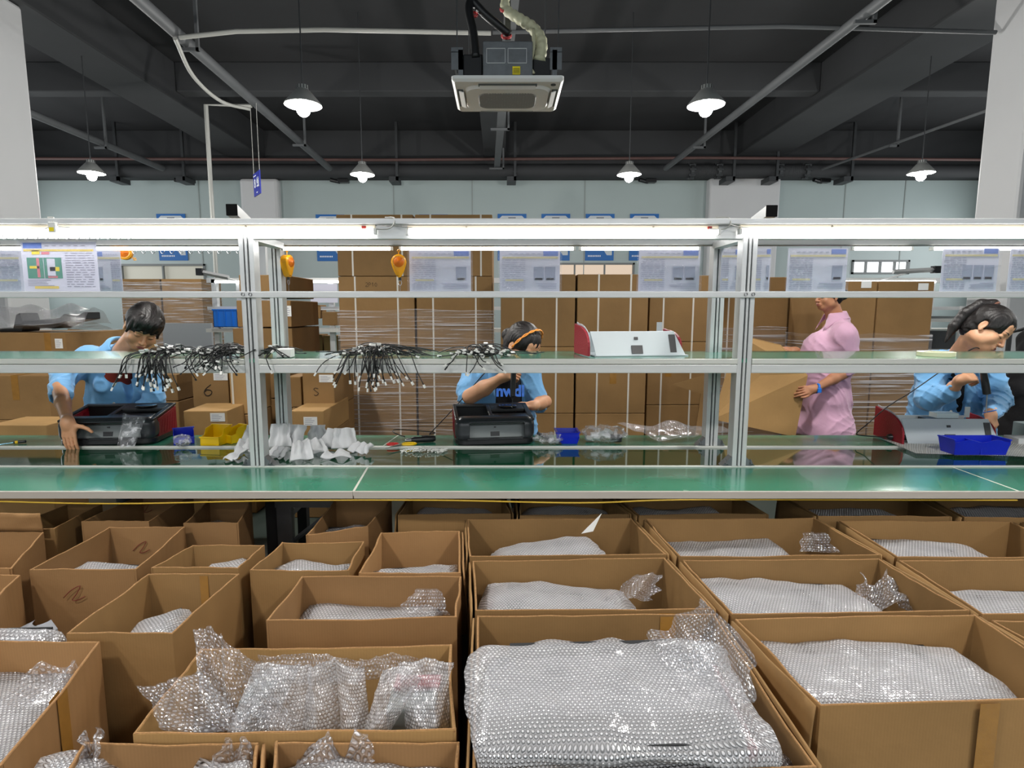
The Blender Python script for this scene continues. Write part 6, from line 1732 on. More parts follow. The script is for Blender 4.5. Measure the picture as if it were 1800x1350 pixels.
GL = [(402, 812, .11, .13, -.5, -1.0, 1), (430, 800, .12, .12, .3, -.7, 2), (440, 780, .10, .13, -.2, -.3, 3), (492, 790, .13, .17, .15, -.15, 4), (482, 806, .12, .10, -.4, -.9, 5), (520, 785, .12, .16, -.2, -.25, 6),
      (531, 812, .12, .14, .35, -.55, 7), (556, 800, .14, .12, .6, -.6, 8), (578, 790, .13, .14, -.3, -.35, 9), (606, 792, .15, .15, .25, -.3, 10), (628, 800, .14, .10, -.5, -.8, 11), (590, 808, .16, .09, .1, -1.0, 12), (468, 775, .10, .15, .6, -.1, 13), (560, 780, .12, .13, .2, -.2, 14)]
where = ['at the far left end', 'second from the left end', 'standing behind the left upright', 'peaked, just right of the left upright', 'flat in front of the left rear upright', 'with the tallest central peak', 'lying folded at the front', 'crumpled in the middle', 'standing behind the middle', 'with a raised corner at right', 'at the far right end', 'flat under the right end', 'narrow, behind the left upright', 'peaked at the back of the middle']
for (px, py, w, h, yaw, pit, sd), wh in zip(GL, where):
    c = G(px, py - 4, ZT + .01); c.y = min(max(c.y, YF_ + .07), YR_ - .02 if py > 783 else YR_ + .08)
    cloth_piece(c, w, h * .8, yaw, pit, sd, 'crumpled white glove in the heap, ' + wh, amp=.022, fold=2.5 + sd % 3)
# grey control boxes at right
t = thing('control_box', 'grey box with rows of dark slots behind the blue double bin', 'box', (G(1800, 768, ZT).x + .06, YE - .16, ZT))
MB().span((-.13, -.06, 0), (.22, .12, .10)).build('box_body', mat('greenish_grey_plastic', (138, 150, 150), .5), t, bevel=.005)
for k in range(4):
    for r in range(2): MB().span((-.115 + .045 * k, -.063, .03 + .022 * r), (-.09 + .045 * k, -.0595, .045 + .022 * r)).build('slot', DARKMET, t)
t = thing('control_box', 'low pale grey box at the right frame edge on the rear worktop', 'box', (G(1810, 783, ZT).x, YR_ + .10, ZT))
MB().span((-.07, -.06, 0), (.16, .05, .042)).build('box_body', mat('pale_grey_plastic', (196, 198, 198), .5), t, bevel=.004)
# yellow cord under the bench edge
o = MB().tube(bez([(XB0, YA + .02, ZT - .045), (-2.6, YA + .0, ZT - .04), (-1.75, YA - .002, ZT - .055), (-1.0, YA + .0, ZT - .042), (-.3, YA, ZT - .04), (.35, YA, ZT - .052), (.8, YA + .0, ZT - .038), (1.6, YA + .02, ZT - .045), (2.3, YA, ZT - .04)], 80), .0035, 6).build('yellow_cord', mat('yellow_cord', (196, 160, 40), .5)); recenter(o); tag(o, 'thin yellow cord sagging under the front edge of the bench', 'cord')
# ------------------------------------------------------------------ overhead shelf things
def harness(cx, cy, n, spread, hang, seed, label, grpn, lenx=.35, down=True, white=.8, ltot=.4):
    rnd = random.Random(seed)
    for i in range(n):
        x0 = cx + rnd.gauss(0, spread * .5)
        for xu in XF + XQ:
            if abs(x0 - xu) < .07: x0 = xu + .07 * (1 if x0 > xu else -1)
        z0 = ZS + .006 + rnd.random() * .05 * (1 - min(1, abs(x0 - cx) / spread) * .6)
        y0 = cy + rnd.uniform(.02, .16)
        dirx = rnd.choice((-1, 1)) * rnd.uniform(.2, 1) * lenx * .5
        yf0 = YP - .045
        pts = [Vector((x0 + dirx, y0 + rnd.uniform(-.03, .08), ZS + .006 + rnd.random() * .02)), Vector((x0 + dirx * .5, y0 + .02, z0 + .01)), Vector((x0, y0 - .03, z0 + .015))]
        if rnd.random() < hang:
            xe = x0 + rnd.uniform(-.12, .12)
            for xu in XF:
                if abs(xe - xu) < .06: xe = xu + .06 * (1 if x0 > xu else -1)
            dp = rnd.uniform(.05, .15) if down else rnd.uniform(.0, .07)
            pts += [Vector((x0 + (xe - x0) * .4, yf0 - .01, ZS + .012 + rnd.random() * .01)), Vector((x0 + (xe - x0) * .7, yf0 - .02 - rnd.random() * .02, ZS - dp * .5)), Vector((xe, yf0 - .022 - rnd.random() * .02, ZS - dp))]
        else:
            xe = x0 + rnd.uniform(-.15, .15)
            pts += [Vector((x0 + (xe - x0) * .5, y0 - .08, z0)), Vector((xe, max(yf0 + .012, y0 - .14), ZS + .012 + rnd.random() * .03))]
        t = thing('cable', label, 'cable', tuple(pts[-1]), group=grpn)
        MB().tube(bez(pts, 22), .0026, 5).build('wire', CABLE, t, world=True, smooth=True)
        d = (pts[-1] - pts[-2]).normalized()
        big_ = rnd.random() < white
        R = d.to_track_quat('Z', 'Y').to_matrix()
        MB().box(pts[-1] + d * .008, (.010, .008, .018) if big_ else (.008, .006, .012), R).build('connector', WHITEP if big_ else BLK, t, world=True)
        if rnd.random() < .35:
            R2 = rotz(rnd.random() * 3) @ rotx(rnd.random() * 3)
            MB().box(pts[2] + Vector((0, -.012, .006)), (.022, .002, .012), R2).build('paper_tag', WHITEP, t, world=True)
def sx(px): return W(px, 625, YP + .05).x
harness(sx(292), YP, 44, .10, .75, 1, 'black cable with a white plug in the leftmost cable pile', 'cables in the leftmost pile on the shelf', lenx=.16)
harness(sx(392), YP, 60, .17, .55, 2, 'black cable with a small tag in the wide pile left of the left upright', 'cables in the wide pile beside the left upright', lenx=.3, down=False, white=.45)
harness(sx(468), YP + .04, 16, .05, .0, 3, 'black cable in the small coil between the left uprights', 'cables coiled between the left uprights', lenx=.2, white=.0)
harness(sx(660), YP, 54, .13, .72, 4, 'black cable with a white plug in the pile hanging over the middle of the shelf', 'cables in the middle pile on the shelf', lenx=.5)
harness(sx(845), YP, 36, .14, .3, 5, 'black cable with a white paper tag in the pile in front of the middle worker', 'cables in the pile before the middle worker', lenx=.35, down=False, white=.7)
# a few single cables drawn out
def single(pts, label, m=WHITEP):
    pts = [Vector(p) for p in pts]
    t = thing('cable', label, 'cable', tuple(pts[-1])); MB().tube(bez(pts, 30), .0024, 6).build('wire', CABLE, t, world=True, smooth=True)
    d = (pts[-1] - pts[-2]).normalized(); MB().box(pts[-1] + d * .009, (.011, .008, .02), d.to_track_quat('Z', 'Y').to_matrix()).build('connector', m, t, world=True)
yc = YP - .06
single([(sx(262), YP + .04, ZS + .02), W(235, 627, yc + .02), W(217, 640, yc), W(211, 660, yc), W(203, 673, yc)], 'single black cable with a white plug hanging furthest left off the shelf')
single([(sx(300), YP + .04, ZS + .02), W(285, 634, yc), W(293, 658, yc), W(302, 684, yc)], 'single black cable hanging right of the leftmost cable pile')
single([(sx(600), YP + .04, ZS + .02), W(575, 633, yc + .02), W(562, 645, yc), W(556, 655, yc)], 'single black cable with a white plug hanging left of the middle pile')
single([(sx(800), YP + .04, ZS + .02), W(798, 632, yc + .02), W(790, 640, yc), W(786, 645, yc)], 'short black cable hanging left of the pile before the middle worker', BLK)
single([(sx(700), YP + .1, ZS + .012), (sx(750), YP + .05, ZS + .01), (sx(770), YP + .03, ZS + .01)], 'single black cable stretched right of the middle pile with a white plug')
# white block, tape roll
q = MB().span((-.04, 0, 0), (.035, .06, .045)).build('white_block', WHITEP, bevel=.004); q.location = (sx(503), YP + .02, ZS + .001); tag(q, 'small white block on the shelf beside the left rear upright', 'block')
p = G(1650, 628, ZS)
t = thing('tape_roll', 'flat pale roll of tape on the shelf above the right worker', 'tape', (W(1650, 625, YP + .12).x, YP + .14, ZS + .001))
MB().lathe([(.055, 0), (.085, 0), (.085, .022), (.055, .022), (.055, 0)], 32).build('roll', mat('cream_tape', (222, 216, 180), .4), t, smooth=True, autos=40)
# ------------------------------------------------------------------ hanging documents
def doc(px0, px1, v0, v1, y, label, near=False, mirror=False, sleeve=True, photos=1, seed=0, dz=0.0):
    a = W(px0, v1, y); b = W(px1, v0, y); w, h = b.x - a.x, b.z - a.z
    t = thing('document_sleeve', label, 'document', (a.x, y, a.z), group='sleeved instruction sheets hanging on the bench')
    rnd = random.Random(seed)
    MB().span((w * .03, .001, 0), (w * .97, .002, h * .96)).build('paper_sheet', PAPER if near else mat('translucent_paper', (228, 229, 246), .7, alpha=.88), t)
    def X(f): return (1 - f) * w if mirror else f * w
    def rect(f0, f1, g0, g1, nm, m, par=t):
        x0, x1 = sorted((X(f0), X(f1))); return MB().span((x0, -.0006, g0 * h), (x1, .0008, g1 * h)).build(nm, m, par)
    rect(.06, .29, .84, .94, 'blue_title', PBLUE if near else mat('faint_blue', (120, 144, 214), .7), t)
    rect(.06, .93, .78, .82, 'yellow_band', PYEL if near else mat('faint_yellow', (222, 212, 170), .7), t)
    if near:
        rect(.16, .26, .72, .80, 'yellow_note', PYEL2); rect(.28, .38, .72, .77, 'pink_note', PPNK)
        q = rect(.09, .52, .26, .66, 'green_photo', PGRN)
        for (f0, f1, g0, g1, m_) in ((.21, .245, .28, .65, PPNK), (.34, .44, .3, .64, PAPER), (.295, .300, .26, .66, PAPER), (.12, .24, .45, .5, PYEL2), (.37, .49, .4, .48, PYEL2), (.34, .46, .27, .31, PPNK)):
            x0, x1 = X(f0), X(f1); MB().span((x0, -.0012, g0 * h), (x1, -.0007, g1 * h)).build('photo_detail', m_, q)
        rect(.16, .46, .06, .11, 'yellow_note', PYEL)
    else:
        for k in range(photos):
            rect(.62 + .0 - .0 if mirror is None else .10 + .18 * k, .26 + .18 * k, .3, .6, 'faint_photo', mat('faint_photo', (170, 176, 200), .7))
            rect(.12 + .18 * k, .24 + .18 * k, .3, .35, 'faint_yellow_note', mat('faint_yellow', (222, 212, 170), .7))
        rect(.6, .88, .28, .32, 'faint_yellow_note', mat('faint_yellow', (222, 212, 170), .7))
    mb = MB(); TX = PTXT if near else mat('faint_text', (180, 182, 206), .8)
    for k in range(15):
        g = .74 - k * .046
        f0 = .57; x = f0
        while x < .92:
            l = rnd.uniform(.03, .1); x0, x1 = sorted((X(x), X(min(x + l, .93)))); mb.span((x0, -.0005, g * h), (x1, .0008, (g + .012) * h)); x += l + rnd.uniform(.01, .04)
    for k in range(4):
        x0, x1 = sorted((X(.08), X(rnd.uniform(.3, .5)))); mb.span((x0, -.0005, (.22 - k * .035) * h), (x1, .0008, (.23 - k * .035) * h))
    for k in range(6):
        x0, x1 = sorted((X(.33 + .09 * k), X(.38 + .09 * k))); mb.span((x0, -.0005, .88 * h), (x1, .0008, .893 * h))
    mb.build('printed_text', TX, t)
    if sleeve:
        MB().sheet(lambda u, v: Vector((w * u, -.004 - .004 * nz3(u * 3, v * 3, seed) - .003, h * v)), 12, 10, w, h).build('clear_sleeve', SLEEVE, t, smooth=True)
    return t
yd = YP + .005
doc(40, 172, 421.5, 513, YP + .022, 'large instruction sheet with green photos hanging at the top left', near=True, seed=1)
doc(-75, 40, 438, 516, YQ - .055, 'faint instruction sheet cut by the left frame edge', seed=2)
doc(172, 212, 438, 516, YQ - .055, 'narrow faint sheet partly hidden right of the large instruction sheet', seed=3)
doc(717, 831, 437, 516, YQ - .05, 'faint instruction sheet right of the middle yellow balancer', mirror=True, seed=4)
doc(875, 988, 437, 516, YQ - .05, 'faint instruction sheet in the middle of the middle bay', mirror=True, photos=2, seed=5)
doc(1118, 1235, 436, 516, YQ - .05, 'faint instruction sheet at the right end of the middle bay', mirror=True, photos=2, seed=6)
doc(1264, 1304, 434, 516, YQ - .05, 'narrow faint sheet between the two right uprights', mirror=True, seed=7)
doc(1324, 1357, 433, 516, YQ - .05, 'narrow faint sheet just right of the right front upright', mirror=True, seed=8)
doc(1378, 1495, 433, 516, YQ - .05, 'faint instruction sheet above the pink worker', mirror=True, photos=1, seed=9)
doc(1648, 1762, 432, 516, YQ - .05, 'faint instruction sheet above the right worker', mirror=True, photos=3, seed=10)
doc(1766, 1870, 432, 516, YQ - .05, 'faint instruction sheet cut by the right frame edge', mirror=True, seed=11)
# ------------------------------------------------------------------ spring balancers
def balancer(px, py, y, rz, label, s=1.0):
    p = W(px, py, y)
    t = thing('spring_balancer', label, 'tool balancer', tuple(p), rz=rz)
    R = rotx(PI / 2)
    mb = MB(); rings = []
    prof = []
    for k in range(28):
        a = 2 * PI * k / 28
        x = .042 * math.sin(a); z = .042 * math.cos(a)
        if z < 0: x *= 1 - .35 * (-z / .042); z *= 2.0
        prof.append((x, z))
    for (yy, sc) in ((-.024, .80), (-.018, 1.0), (.018, 1.0), (.024, .80)): rings.append([Vector((x * sc, yy, z * sc)) for x, z in prof])
    loft(mb, rings); mb.build('drum_housing', YELT, t, smooth=True, autos=35)
    MB().lathe([(.0001, .010), (.012, .010), (.016, .004), (.026, .004), (.028, 0)], 20, (0, -.025, 0), R).build('spring_cap', mat('orange_plastic', (236, 120, 16), .35), t, smooth=True)
    mb = MB()
    for k in range(3): mb.span((-.012, -.021, -.06 - k * .008), (.010 - .004 * k, -.0195, -.057 - k * .008))
    mb.build('printed_marks', INK, t)
    MB().tube([(0, 0, .04), (0, 0, .055), (.008, 0, .062), (0, 0, .07), (-.008, 0, .062), (0, 0, .055)], .003, 6).build('top_hook', YELT, t)
    MB().lathe([(.008, 0), (.009, -.016), (.0001, -.018)], 10, (.004, 0, -.082)).build('cable_stop', BLK, t)
    MB().tube([(.004 + .009 * math.cos(a), 0, -.112 + .014 * math.sin(a)) for a in [2 * PI * k / 16 for k in range(16)]], .0018, 5, closed=True).build('lower_hook', HK, t)
    MB().tube([(.004, 0, -.126), (.004, 0, -.17)], .0014, 5).build('wire', HK, t)
    return t
balancer(701, 461, YQ - .11, .15, 'yellow spring balancer hanging in the middle bay left of the sheets')
balancer(505, 461, YQ - .02 + .03, 1.35, 'yellow spring balancer seen edge-on beside the left rear upright')
t = balancer(219, 444, YQ + .12, .3, 'tilted orange balancer peeking out beside the large instruction sheet'); t.rotation_euler = (0, 2.2, .3)
# ================================================================== PEOPLE
def joined(name, objs, parent, m=None):
    bm = bmesh.new()
    for o in objs: bm.from_mesh(o.data)
    me = bpy.data.meshes.new(name); bm.to_mesh(me); bm.free()
    me.materials.append(m or objs[0].data.materials[0])
    for p in me.polygons: p.use_smooth = True
    for o in objs:
        d = o.data; bpy.data.objects.remove(o); bpy.data.meshes.remove(d)
    o = bpy.data.objects.new(name, me); COL.objects.link(o)
    o.parent = parent; me.transform(obj_matrix(parent).inverted())
    return o
def frame(c, f, u, s=1.0):
    f = Vector(f).normalized(); u = Vector(u); u = (u - f * u.dot(f)).normalized(); r = f.cross(u)
    M = Matrix((r, f, u)).transposed().to_4x4(); M = Matrix.Translation(Vector(c)) @ M @ Matrix.Scale(s, 4)
    return M
class HS:   # helper adding primitives in a local frame
    def __init__(s, S_, M):
        s.S = S_; s.M = M; s.R = M.to_3x3().normalized(); s.k = M.to_scale()[0]
    def p(s, v): return s.M @ Vector(v)
    def cap(s, a, b, r1, r2=None, k=.012, sub=False): s.S.cap(s.p(a), s.p(b), r1 * s.k, (r1 if r2 is None else r2) * s.k, k, sub); return s
    def ell(s, c, r, k=.012, sub=False, R=None): s.S.ell(s.p(c), [x * s.k for x in r], s.R @ R if R is not None else s.R, k, sub); return s
def head(M, neck_base, h=.0034, m=SKIN):
    S_ = SDF(); H = HS(S_, M)
    H.ell((0, -.012, .035), (.073, .090, .082)).ell((0, .022, -.03), (.060, .062, .078), k=.03)
    H.ell((0, .052, -.080), (.034, .030, .024), k=.03)                 # chin
    for s in (-1, 1):
        H.ell((s * .037, .056, -.032), (.024, .022, .024), k=.02)      # cheek
        H.ell((s * .048, .012, -.062), (.016, .035, .020), k=.03)      # jaw
    H.cap((-.034, .074, .022), (.034, .074, .022), .012, k=.018)       # brow ridge
    H.ell((0, .06, .05), (.05, .026, .036), k=.02)                     # forehead
    for s in (-1, 1):
        H.ell((s * .031, .094, .003), (.016, .014, .012), k=.012, sub=True)
        H.ell((s * .031, .072, .001), (.0145, .0120, .0105), k=.004)   # lowered eyelid over the eye
    H.cap((0, .082, .010), (0, .100, -.022), .0065, .0085, k=.010)     # nose bridge
    H.ell((0, .101, -.028), (.0105, .0105, .0085), k=.006)
    for s in (-1, 1): H.ell((s * .0105, .092, -.031), (.0075, .009, .0065), k=.005)
    H.ell((0, .080, -.056), (.024, .014, .018), k=.012)                # mouth mound
    H.cap((-.017, .0915, -.0530), (.017, .0915, -.0530), .0042, k=.005)
    H.cap((-.014, .0905, -.0620), (.014, .0905, -.0620), .0046, k=.005)
    H.cap((-.021, .094, -.0577), (.021, .094, -.0577), .0016, k=.003, sub=True)
    for s in (-1, 1):                                                  # ears
        H.ell((s * .074, -.010, -.006), (.006, .016, .026), k=.006); H.ell((s * .080, -.006, -.003), (.004, .009, .015), k=.004, sub=True)
        H.ell((s * .074, -.004, -.029), (.006, .009, .010), k=.005)
    nb = Vector(neck_base)
    S_.cap(H.p((0, -.022, -.045)), nb, .050 * H.k, .058 * H.k, k=.03)
    S_.cap(H.p((0, .02, -.07)), nb + (H.p((0, .03, 0)) - H.p((0, 0, 0))), .030 * H.k, .04 * H.k, k=.02)
    return S_.mesh('head', m, h)
def face_bits(M, par, hm, brow=HAIR):
    from mathutils.bvhtree import BVHTree
    me = hm; T = BVHTree.FromPolygons([v.co for v in me.vertices], [tuple(p.vertices) for p in me.polygons])
    f = (M.to_3x3() @ Vector((0, 1, 0))).normalized()
    def on(x, z, off=.0008):
        o = M @ Vector((x, .2, z)); hit = T.ray_cast(o, -f)
        q = hit[0] if hit[0] is not None else M @ Vector((x, .08, z))
        return q + f * off
    for s in (-1, 1):
        MB().tube([on(s * (.014 + .036 * k / 6), .0215 + .007 * math.sin(PI * (.2 + .7 * k / 6))) for k in range(7)], [.0012, .0026, .0030, .0028, .0024, .0018, .0008], 6).build('eyebrow', brow, par, world=True, smooth=True)
        MB().tube([on(s * (.018 + .027 * k / 8), -.0045 - .0030 * math.sin(PI * k / 8), .0002) for k in range(9)], [.0005, .0010, .0014, .0017, .0018, .0018, .0015, .0012, .0006], 6).build('eyelashes', brow, par, world=True, smooth=True)
    for z, r in ((-.0530, .0040), (-.0622, .0044)):
        MB().tube([on(-.018 + .036 * k / 8, z - .002 * abs(k - 4) / 4 * (1 if z > -.06 else -1), -.0012) for k in range(9)], [r * (.35 + .65 * math.sin(PI * k / 8)) for k in range(9)], 8).build('lips', LIP, par, world=True, smooth=True)
def hair(M, par, kind, h=.004, extra=None, m=HAIR):
    S_ = SDF(); H = HS(S_, M)
    H.ell((0, -.014, .040), (.083, .102, .093), k=.01)
    if extra: extra(H)
    H.ell((0, -.050, -.022), (.064, .058, .064), k=.03)
    for s in (-1, 1): H.ell((s * .064, -.012, .030), (.018, .050, .045), k=.02)
    H.ell((0, .108, -.035), (.066, .058, .088), k=.012, sub=True)
    for s in (-1, 1): H.ell((s * .080, .050, -.048), (.036, .052, .050), k=.010, sub=True); H.ell((s * .085, -.008, -.012), (.020, .020, .032), k=.006, sub=True)
    H.ell((0, .055, -.10), (.12, .085, .075), k=.012, sub=True)
    if kind == 'bangs':
        H.ell((0, .058, .070), (.060, .040, .036), k=.02)
        for k in range(11):
            x = -.052 + .0105 * k; H.cap((x * .8, .052, .092), (x * 1.05, .090 - abs(x) * .35, .028 + .007 * ((k * 5) % 3)), .014, .0075, k=.010)
        for s in (-1, 1): H.cap((s * .060, .040, .06), (s * .071, .036, -.02), .014, .006, k=.012)
    R = np.array(M.to_3x3().normalized()); c = np.array(M.translation)
    def disp(X, Y, Z):
        q = np.stack([X - c[0], Y - c[1], Z - c[2]], -1) @ R
        return .0011 * np.sin(q[..., 0] * 420 + 14 * np.sin(q[..., 1] * 30)) + .0012 * np.sin(q[..., 0] * 190 + q[..., 2] * 60)
    return S_.mesh('hair', m, h, par, disp=disp)
def hand(wrist, fdir, back, side, curls, thumb=(.5, .5), m=SKIN, s=1.0, h=.0030, fore=None, r_elbow=.042, spread=.0):
    """wrist point, finger direction, back-of-hand normal; side=+1 thumb on fdir x back side"""
    f = Vector(fdir).normalized(); b = Vector(back); b = (b - f * b.dot(f)).normalized(); t = f.cross(b) * side
    w = Vector(wrist); S_ = SDF()
    def P_(x, y, z): return w + (t * x + f * y + b * z) * s
    for k in range(4):
        x = .028 - .0185 * k
        S_.cap(P_(x * .55, .012, 0), P_(x, .078 - .004 * abs(k - 1), 0), .0165 * s, .0105 * s, k=.012 * s)
    S_.ell(P_(.026, .035, -.008), (.017 * s, .017 * s, .017 * s), None, k=.012 * s)
    L = [(.040, .025, .020), (.044, .028, .021), (.041, .026, .020), (.032, .020, .018)]
    for k in range(4):
        x = .029 - .0190 * k; p = Vector(P_(x, .080 - .004 * abs(k - 1), .001)); an = 0
        for j in range(3):
            an += curls[k][j]; fan = (1.5 - k) * spread
            d = (f * math.cos(an) - b * math.sin(an) + t * fan).normalized()
            q = p + d * L[k][j] * s
            S_.cap(p, q, (.0090 - .0008 * j - .0006 * (k == 3)) * s, (.0082 - .0008 * j - .0006 * (k == 3)) * s, k=.003 * s); p = q
    # thumb leaves the side of the palm near its base
    p = Vector(P_(.024, .022, -.006)); a1, a2 = thumb
    d = (t * math.sin(a1 + .3) + f * math.cos(a1 + .3) - b * a2 * .5).normalized(); q = p + d * .042 * s; S_.cap(p, q, .0135 * s, .0105 * s, k=.010 * s)
    d = (t * math.sin(a1) + f * math.cos(a1) - b * a2).normalized(); p = q; q = p + d * .030 * s; S_.cap(p, q, .0102 * s, .0092 * s, k=.004 * s)
    d = (t * math.sin(a1 - .3) + f * math.cos(a1 - .3) - b * a2 * 1.2).normalized(); p = q; q = p + d * .024 * s; S_.cap(p, q, .0092 * s, .0075 * s, k=.003 * s)
    S_.cap(w - f * .01 * s, w + f * .02 * s, .024 * s, .024 * s, k=.015 * s)
    if fore is not None:
        e = Vector(fore); mid = w.lerp(e, .55)
        S_.cap(w, mid, .025 * s, r_elbow * .95, k=.03); S_.cap(mid, e, r_elbow * .95, r_elbow, k=.02)
    return S_.mesh('hand', m, h, relax=1)
def wrinkle(amp, sc=1.0, seed=0.0):
    def d(X, Y, Z):
        w1 = 2.2 * np.sin(X * 11 + Z * 7 + seed) + 1.5 * np.sin(Y * 13 - Z * 9 + 2 * seed)
        w2 = 2.0 * np.sin(Z * 12 - X * 8 + 1.3 * seed) + 1.2 * np.sin(Y * 17 + X * 6)
        r1 = (1 - np.abs(np.sin((X * 14 + Z * 24 + Y * 6) * sc + w1))) ** 3
        r2 = (1 - np.abs(np.sin((X * -22 + Z * 13 + Y * 10) * sc + w2))) ** 3
        r3 = (1 - np.abs(np.sin((X * 9 + Z * 44 - Y * 14) * sc + w1 * 1.3 + w2))) ** 3
        m = .5 + .5 * np.sin(X * 7 + Z * 9 + Y * 8 + seed * 3)
        return amp * (.5 - 1.5 * r1 * m - 1.3 * r2 * (1 - m) - .9 * r3 + .5 * np.sin(w1) * .6)
    return d
def ringband(c, axis, r, th, name, m, par, n=24, flat=1.0):
    ax = Vector(axis).normalized(); u = ax.cross(Vector((0, 0, 1))).normalized(); v = ax.cross(u)
    return MB().tube([Vector(c) + u * r * math.cos(a) + v * r * flat * math.sin(a) for a in [2 * PI * k / n for k in range(n)]], th, 8, closed=True).build(name, m, par, world=True, smooth=True)
def legs(par, hip, col, feet_y=0.1):
    hip = Vector(hip)
    S_ = SDF()
    S_.ell(hip, (.17, .12, .13), None, k=.05)
    for s in (-1, 1):
        a = hip + Vector((s * .09, 0, -.05)); kn = Vector((a.x + s * .01, hip.y - .02 + feet_y, hip.z * .52)); an = Vector((a.x + s * .015, hip.y + feet_y, .09))
        S_.cap(a, kn, .085, .058, k=.04); S_.cap(kn, an, .058, .05, k=.03)
    S_.mesh('trousers', col, .016, par)
    for s in (-1, 1):
        c = Vector((hip.x + s * .105, hip.y + feet_y, 0)); S2 = SDF()
        S2.cap(c + Vector((0, .03, .045)), c + Vector((0, -.12, .036)), .045, .036, k=.02); S2.plane(c, (0, 0, -1), k=.004)
        S2.mesh('shoe', BLK, .010, par)
def collar(par, nb, ax, front, r, hgt, m, lapel=.05):
    """folded shirt collar round the neck base; ax is the neck axis, front the facing direction"""
    ax = Vector(ax).normalized(); fr = Vector(front); fr = (fr - ax * fr.dot(ax)).normalized(); sd = fr.cross(ax)
    nb = Vector(nb)
    def f(u, v):
        a = PI * (.13 + 1.74 * u)       # starts and ends at the front opening
        tip = max(0, 1 - min(u, 1 - u) / .13)
        d = fr * math.cos(a) + sd * math.sin(a)
        rr = r * (1 + .10 * math.sin(u * 9)) 
        if v < .4:
            k = v / .4; return nb + d * (rr + .004) + ax * (hgt * (k - .25))
        k = (v - .4) / .6
        return nb + d * (rr + .010 + .020 * k + lapel * tip * k * .8) + ax * (hgt * (.75 - 1.15 * k) - tip * k * lapel)
    MB().sheet(f, 36, 10).build('collar', m, par, smooth=True, solid=.004, world=True)
def ponytail(par, pts, rs, m=HAIR, name='ponytail', h=.005):
    S_ = SDF()
    P_ = [Vector(p) for p in pts]
    for a, b, r1, r2 in zip(P_[:-1], P_[1:], rs[:-1], rs[1:]): S_.cap(a, b, r1, r2, k=.01)
    S_.mesh(name, m, h, par, disp=lambda X, Y, Z: .0008 * np.sin(X * 260 + Y * 120 + Z * 90))

# ---------------------------------------------------------------- left worker
per = thing('person', 'person in a light blue work jacket and red shirt bending over the left machine shell', 'person', (W(205, 760, 4.05).x, 4.1, 0))
Hc = W(251, 576, 3.63); M1 = frame(Hc, (.46, -.66, -.56), (.50, -.16, .78), 1.22)
nb = W(214, 612, 3.84)
skinL = mat('skin_warm', (206, 152, 114), 0.48, sss=.12, var=.06, vscale=25, bump=.05, bscale=160)
wr = W(119, 742, 3.31); elb = W(104, 682, 3.62)
hd1 = head(M1, nb + Vector((0, .02, -.03)), m=skinL); hmesh = hd1.data.copy()
h1 = hand(wr, (.10, -.12, -1), (0, -1, .12), -1, [(.10, .25, .2)] * 4, (1.05, .15), m=skinL, s=1.12, fore=elb, r_elbow=.043)
S_ = SDF(); S_.cap(nb + Vector((0, .11, -.10)), W(222, 700, 4.16), .045, .05, k=.05)
body = joined('body', [hd1, h1, S_.mesh('torso', skinL, .02)], per)
face_bits(M1, per, hmesh)
def ex(H): H.ell((.0, -.105, .045), (.045, .034, .042), k=.02)
hair(M1, per, 'bangs', extra=ex)
S_ = SDF()
rs_, ls_ = W(158, 632, 3.97), W(262, 640, 3.99)
S_.cap(rs_, nb + Vector((0, .05, -.04)), .075, .075, k=.06); S_.cap(ls_, nb + Vector((0, .05, -.04)), .070, .075, k=.06)
S_.cap(W(200, 650, 4.0), W(215, 790, 4.12), .13, .16, k=.07); S_.cap(W(180, 660, 4.0), W(175, 760, 4.08), .09, .11, k=.06); S_.cap(W(238, 660, 4.0), W(245, 760, 4.08), .08, .11, k=.06)
S_.cap(rs_, W(112, 662, 3.78), .082, .075, k=.05); S_.cap(W(112, 662, 3.78), W(107, 688, 3.63), .072, .060, k=.03)
S_.cap(ls_, W(272, 700, 3.96), .078, .062, k=.05); S_.cap(W(272, 700, 3.96), W(235, 730, 3.82), .06, .05, k=.04)
S_.ell(nb + Vector((.005, -.05, .035)), (.062, .075, .07), None, k=.015, sub=True)
S_.ell((W(212, 660, 3.86).x, 3.86, nb.z - .24), (.034, .13, .26), Matrix.Rotation(.06, 3, 'Y'), k=.012, sub=True)
S_.mesh('jacket', CLOTHB, .0074, per, disp=wrinkle(.007, 1.0, 1))
S_ = SDF(); S_.cap(W(200, 650, 4.0), W(215, 790, 4.12), .118, .145, k=.05); S_.cap(nb + Vector((.0, .02, -.06)), W(210, 655, 4.0), .075, .11, k=.04); S_.mesh('red_shirt', CLOTHR, .012, per)
S_ = SDF(); a, b = W(107, 682, 3.66), W(107, 694, 3.60); S_.cap(a, b, .068, .066, k=.01); S_.cap(W(106, 700, 3.57), W(108, 712, 3.53), .047, .047, k=.006, sub=True)
S_.mesh('rolled_cuff', CLOTHB, .006, per, disp=wrinkle(.004, 1.6, 3))
collar(per, nb + Vector((0, .0, -.01)), (Hc - nb), (.25, -1, -.1), .066, .045, CLOTHB)
for v in (709,):
    MB().lathe([(.0001, -.003), (.008, -.003), (.008, .001)], 14, W(200, v, 3.872), rotx(PI / 2)).build('button', WHITEP, per, world=True)
legs(per, (W(215, 790, 4.12).x, 4.15, .80), DARKMET)

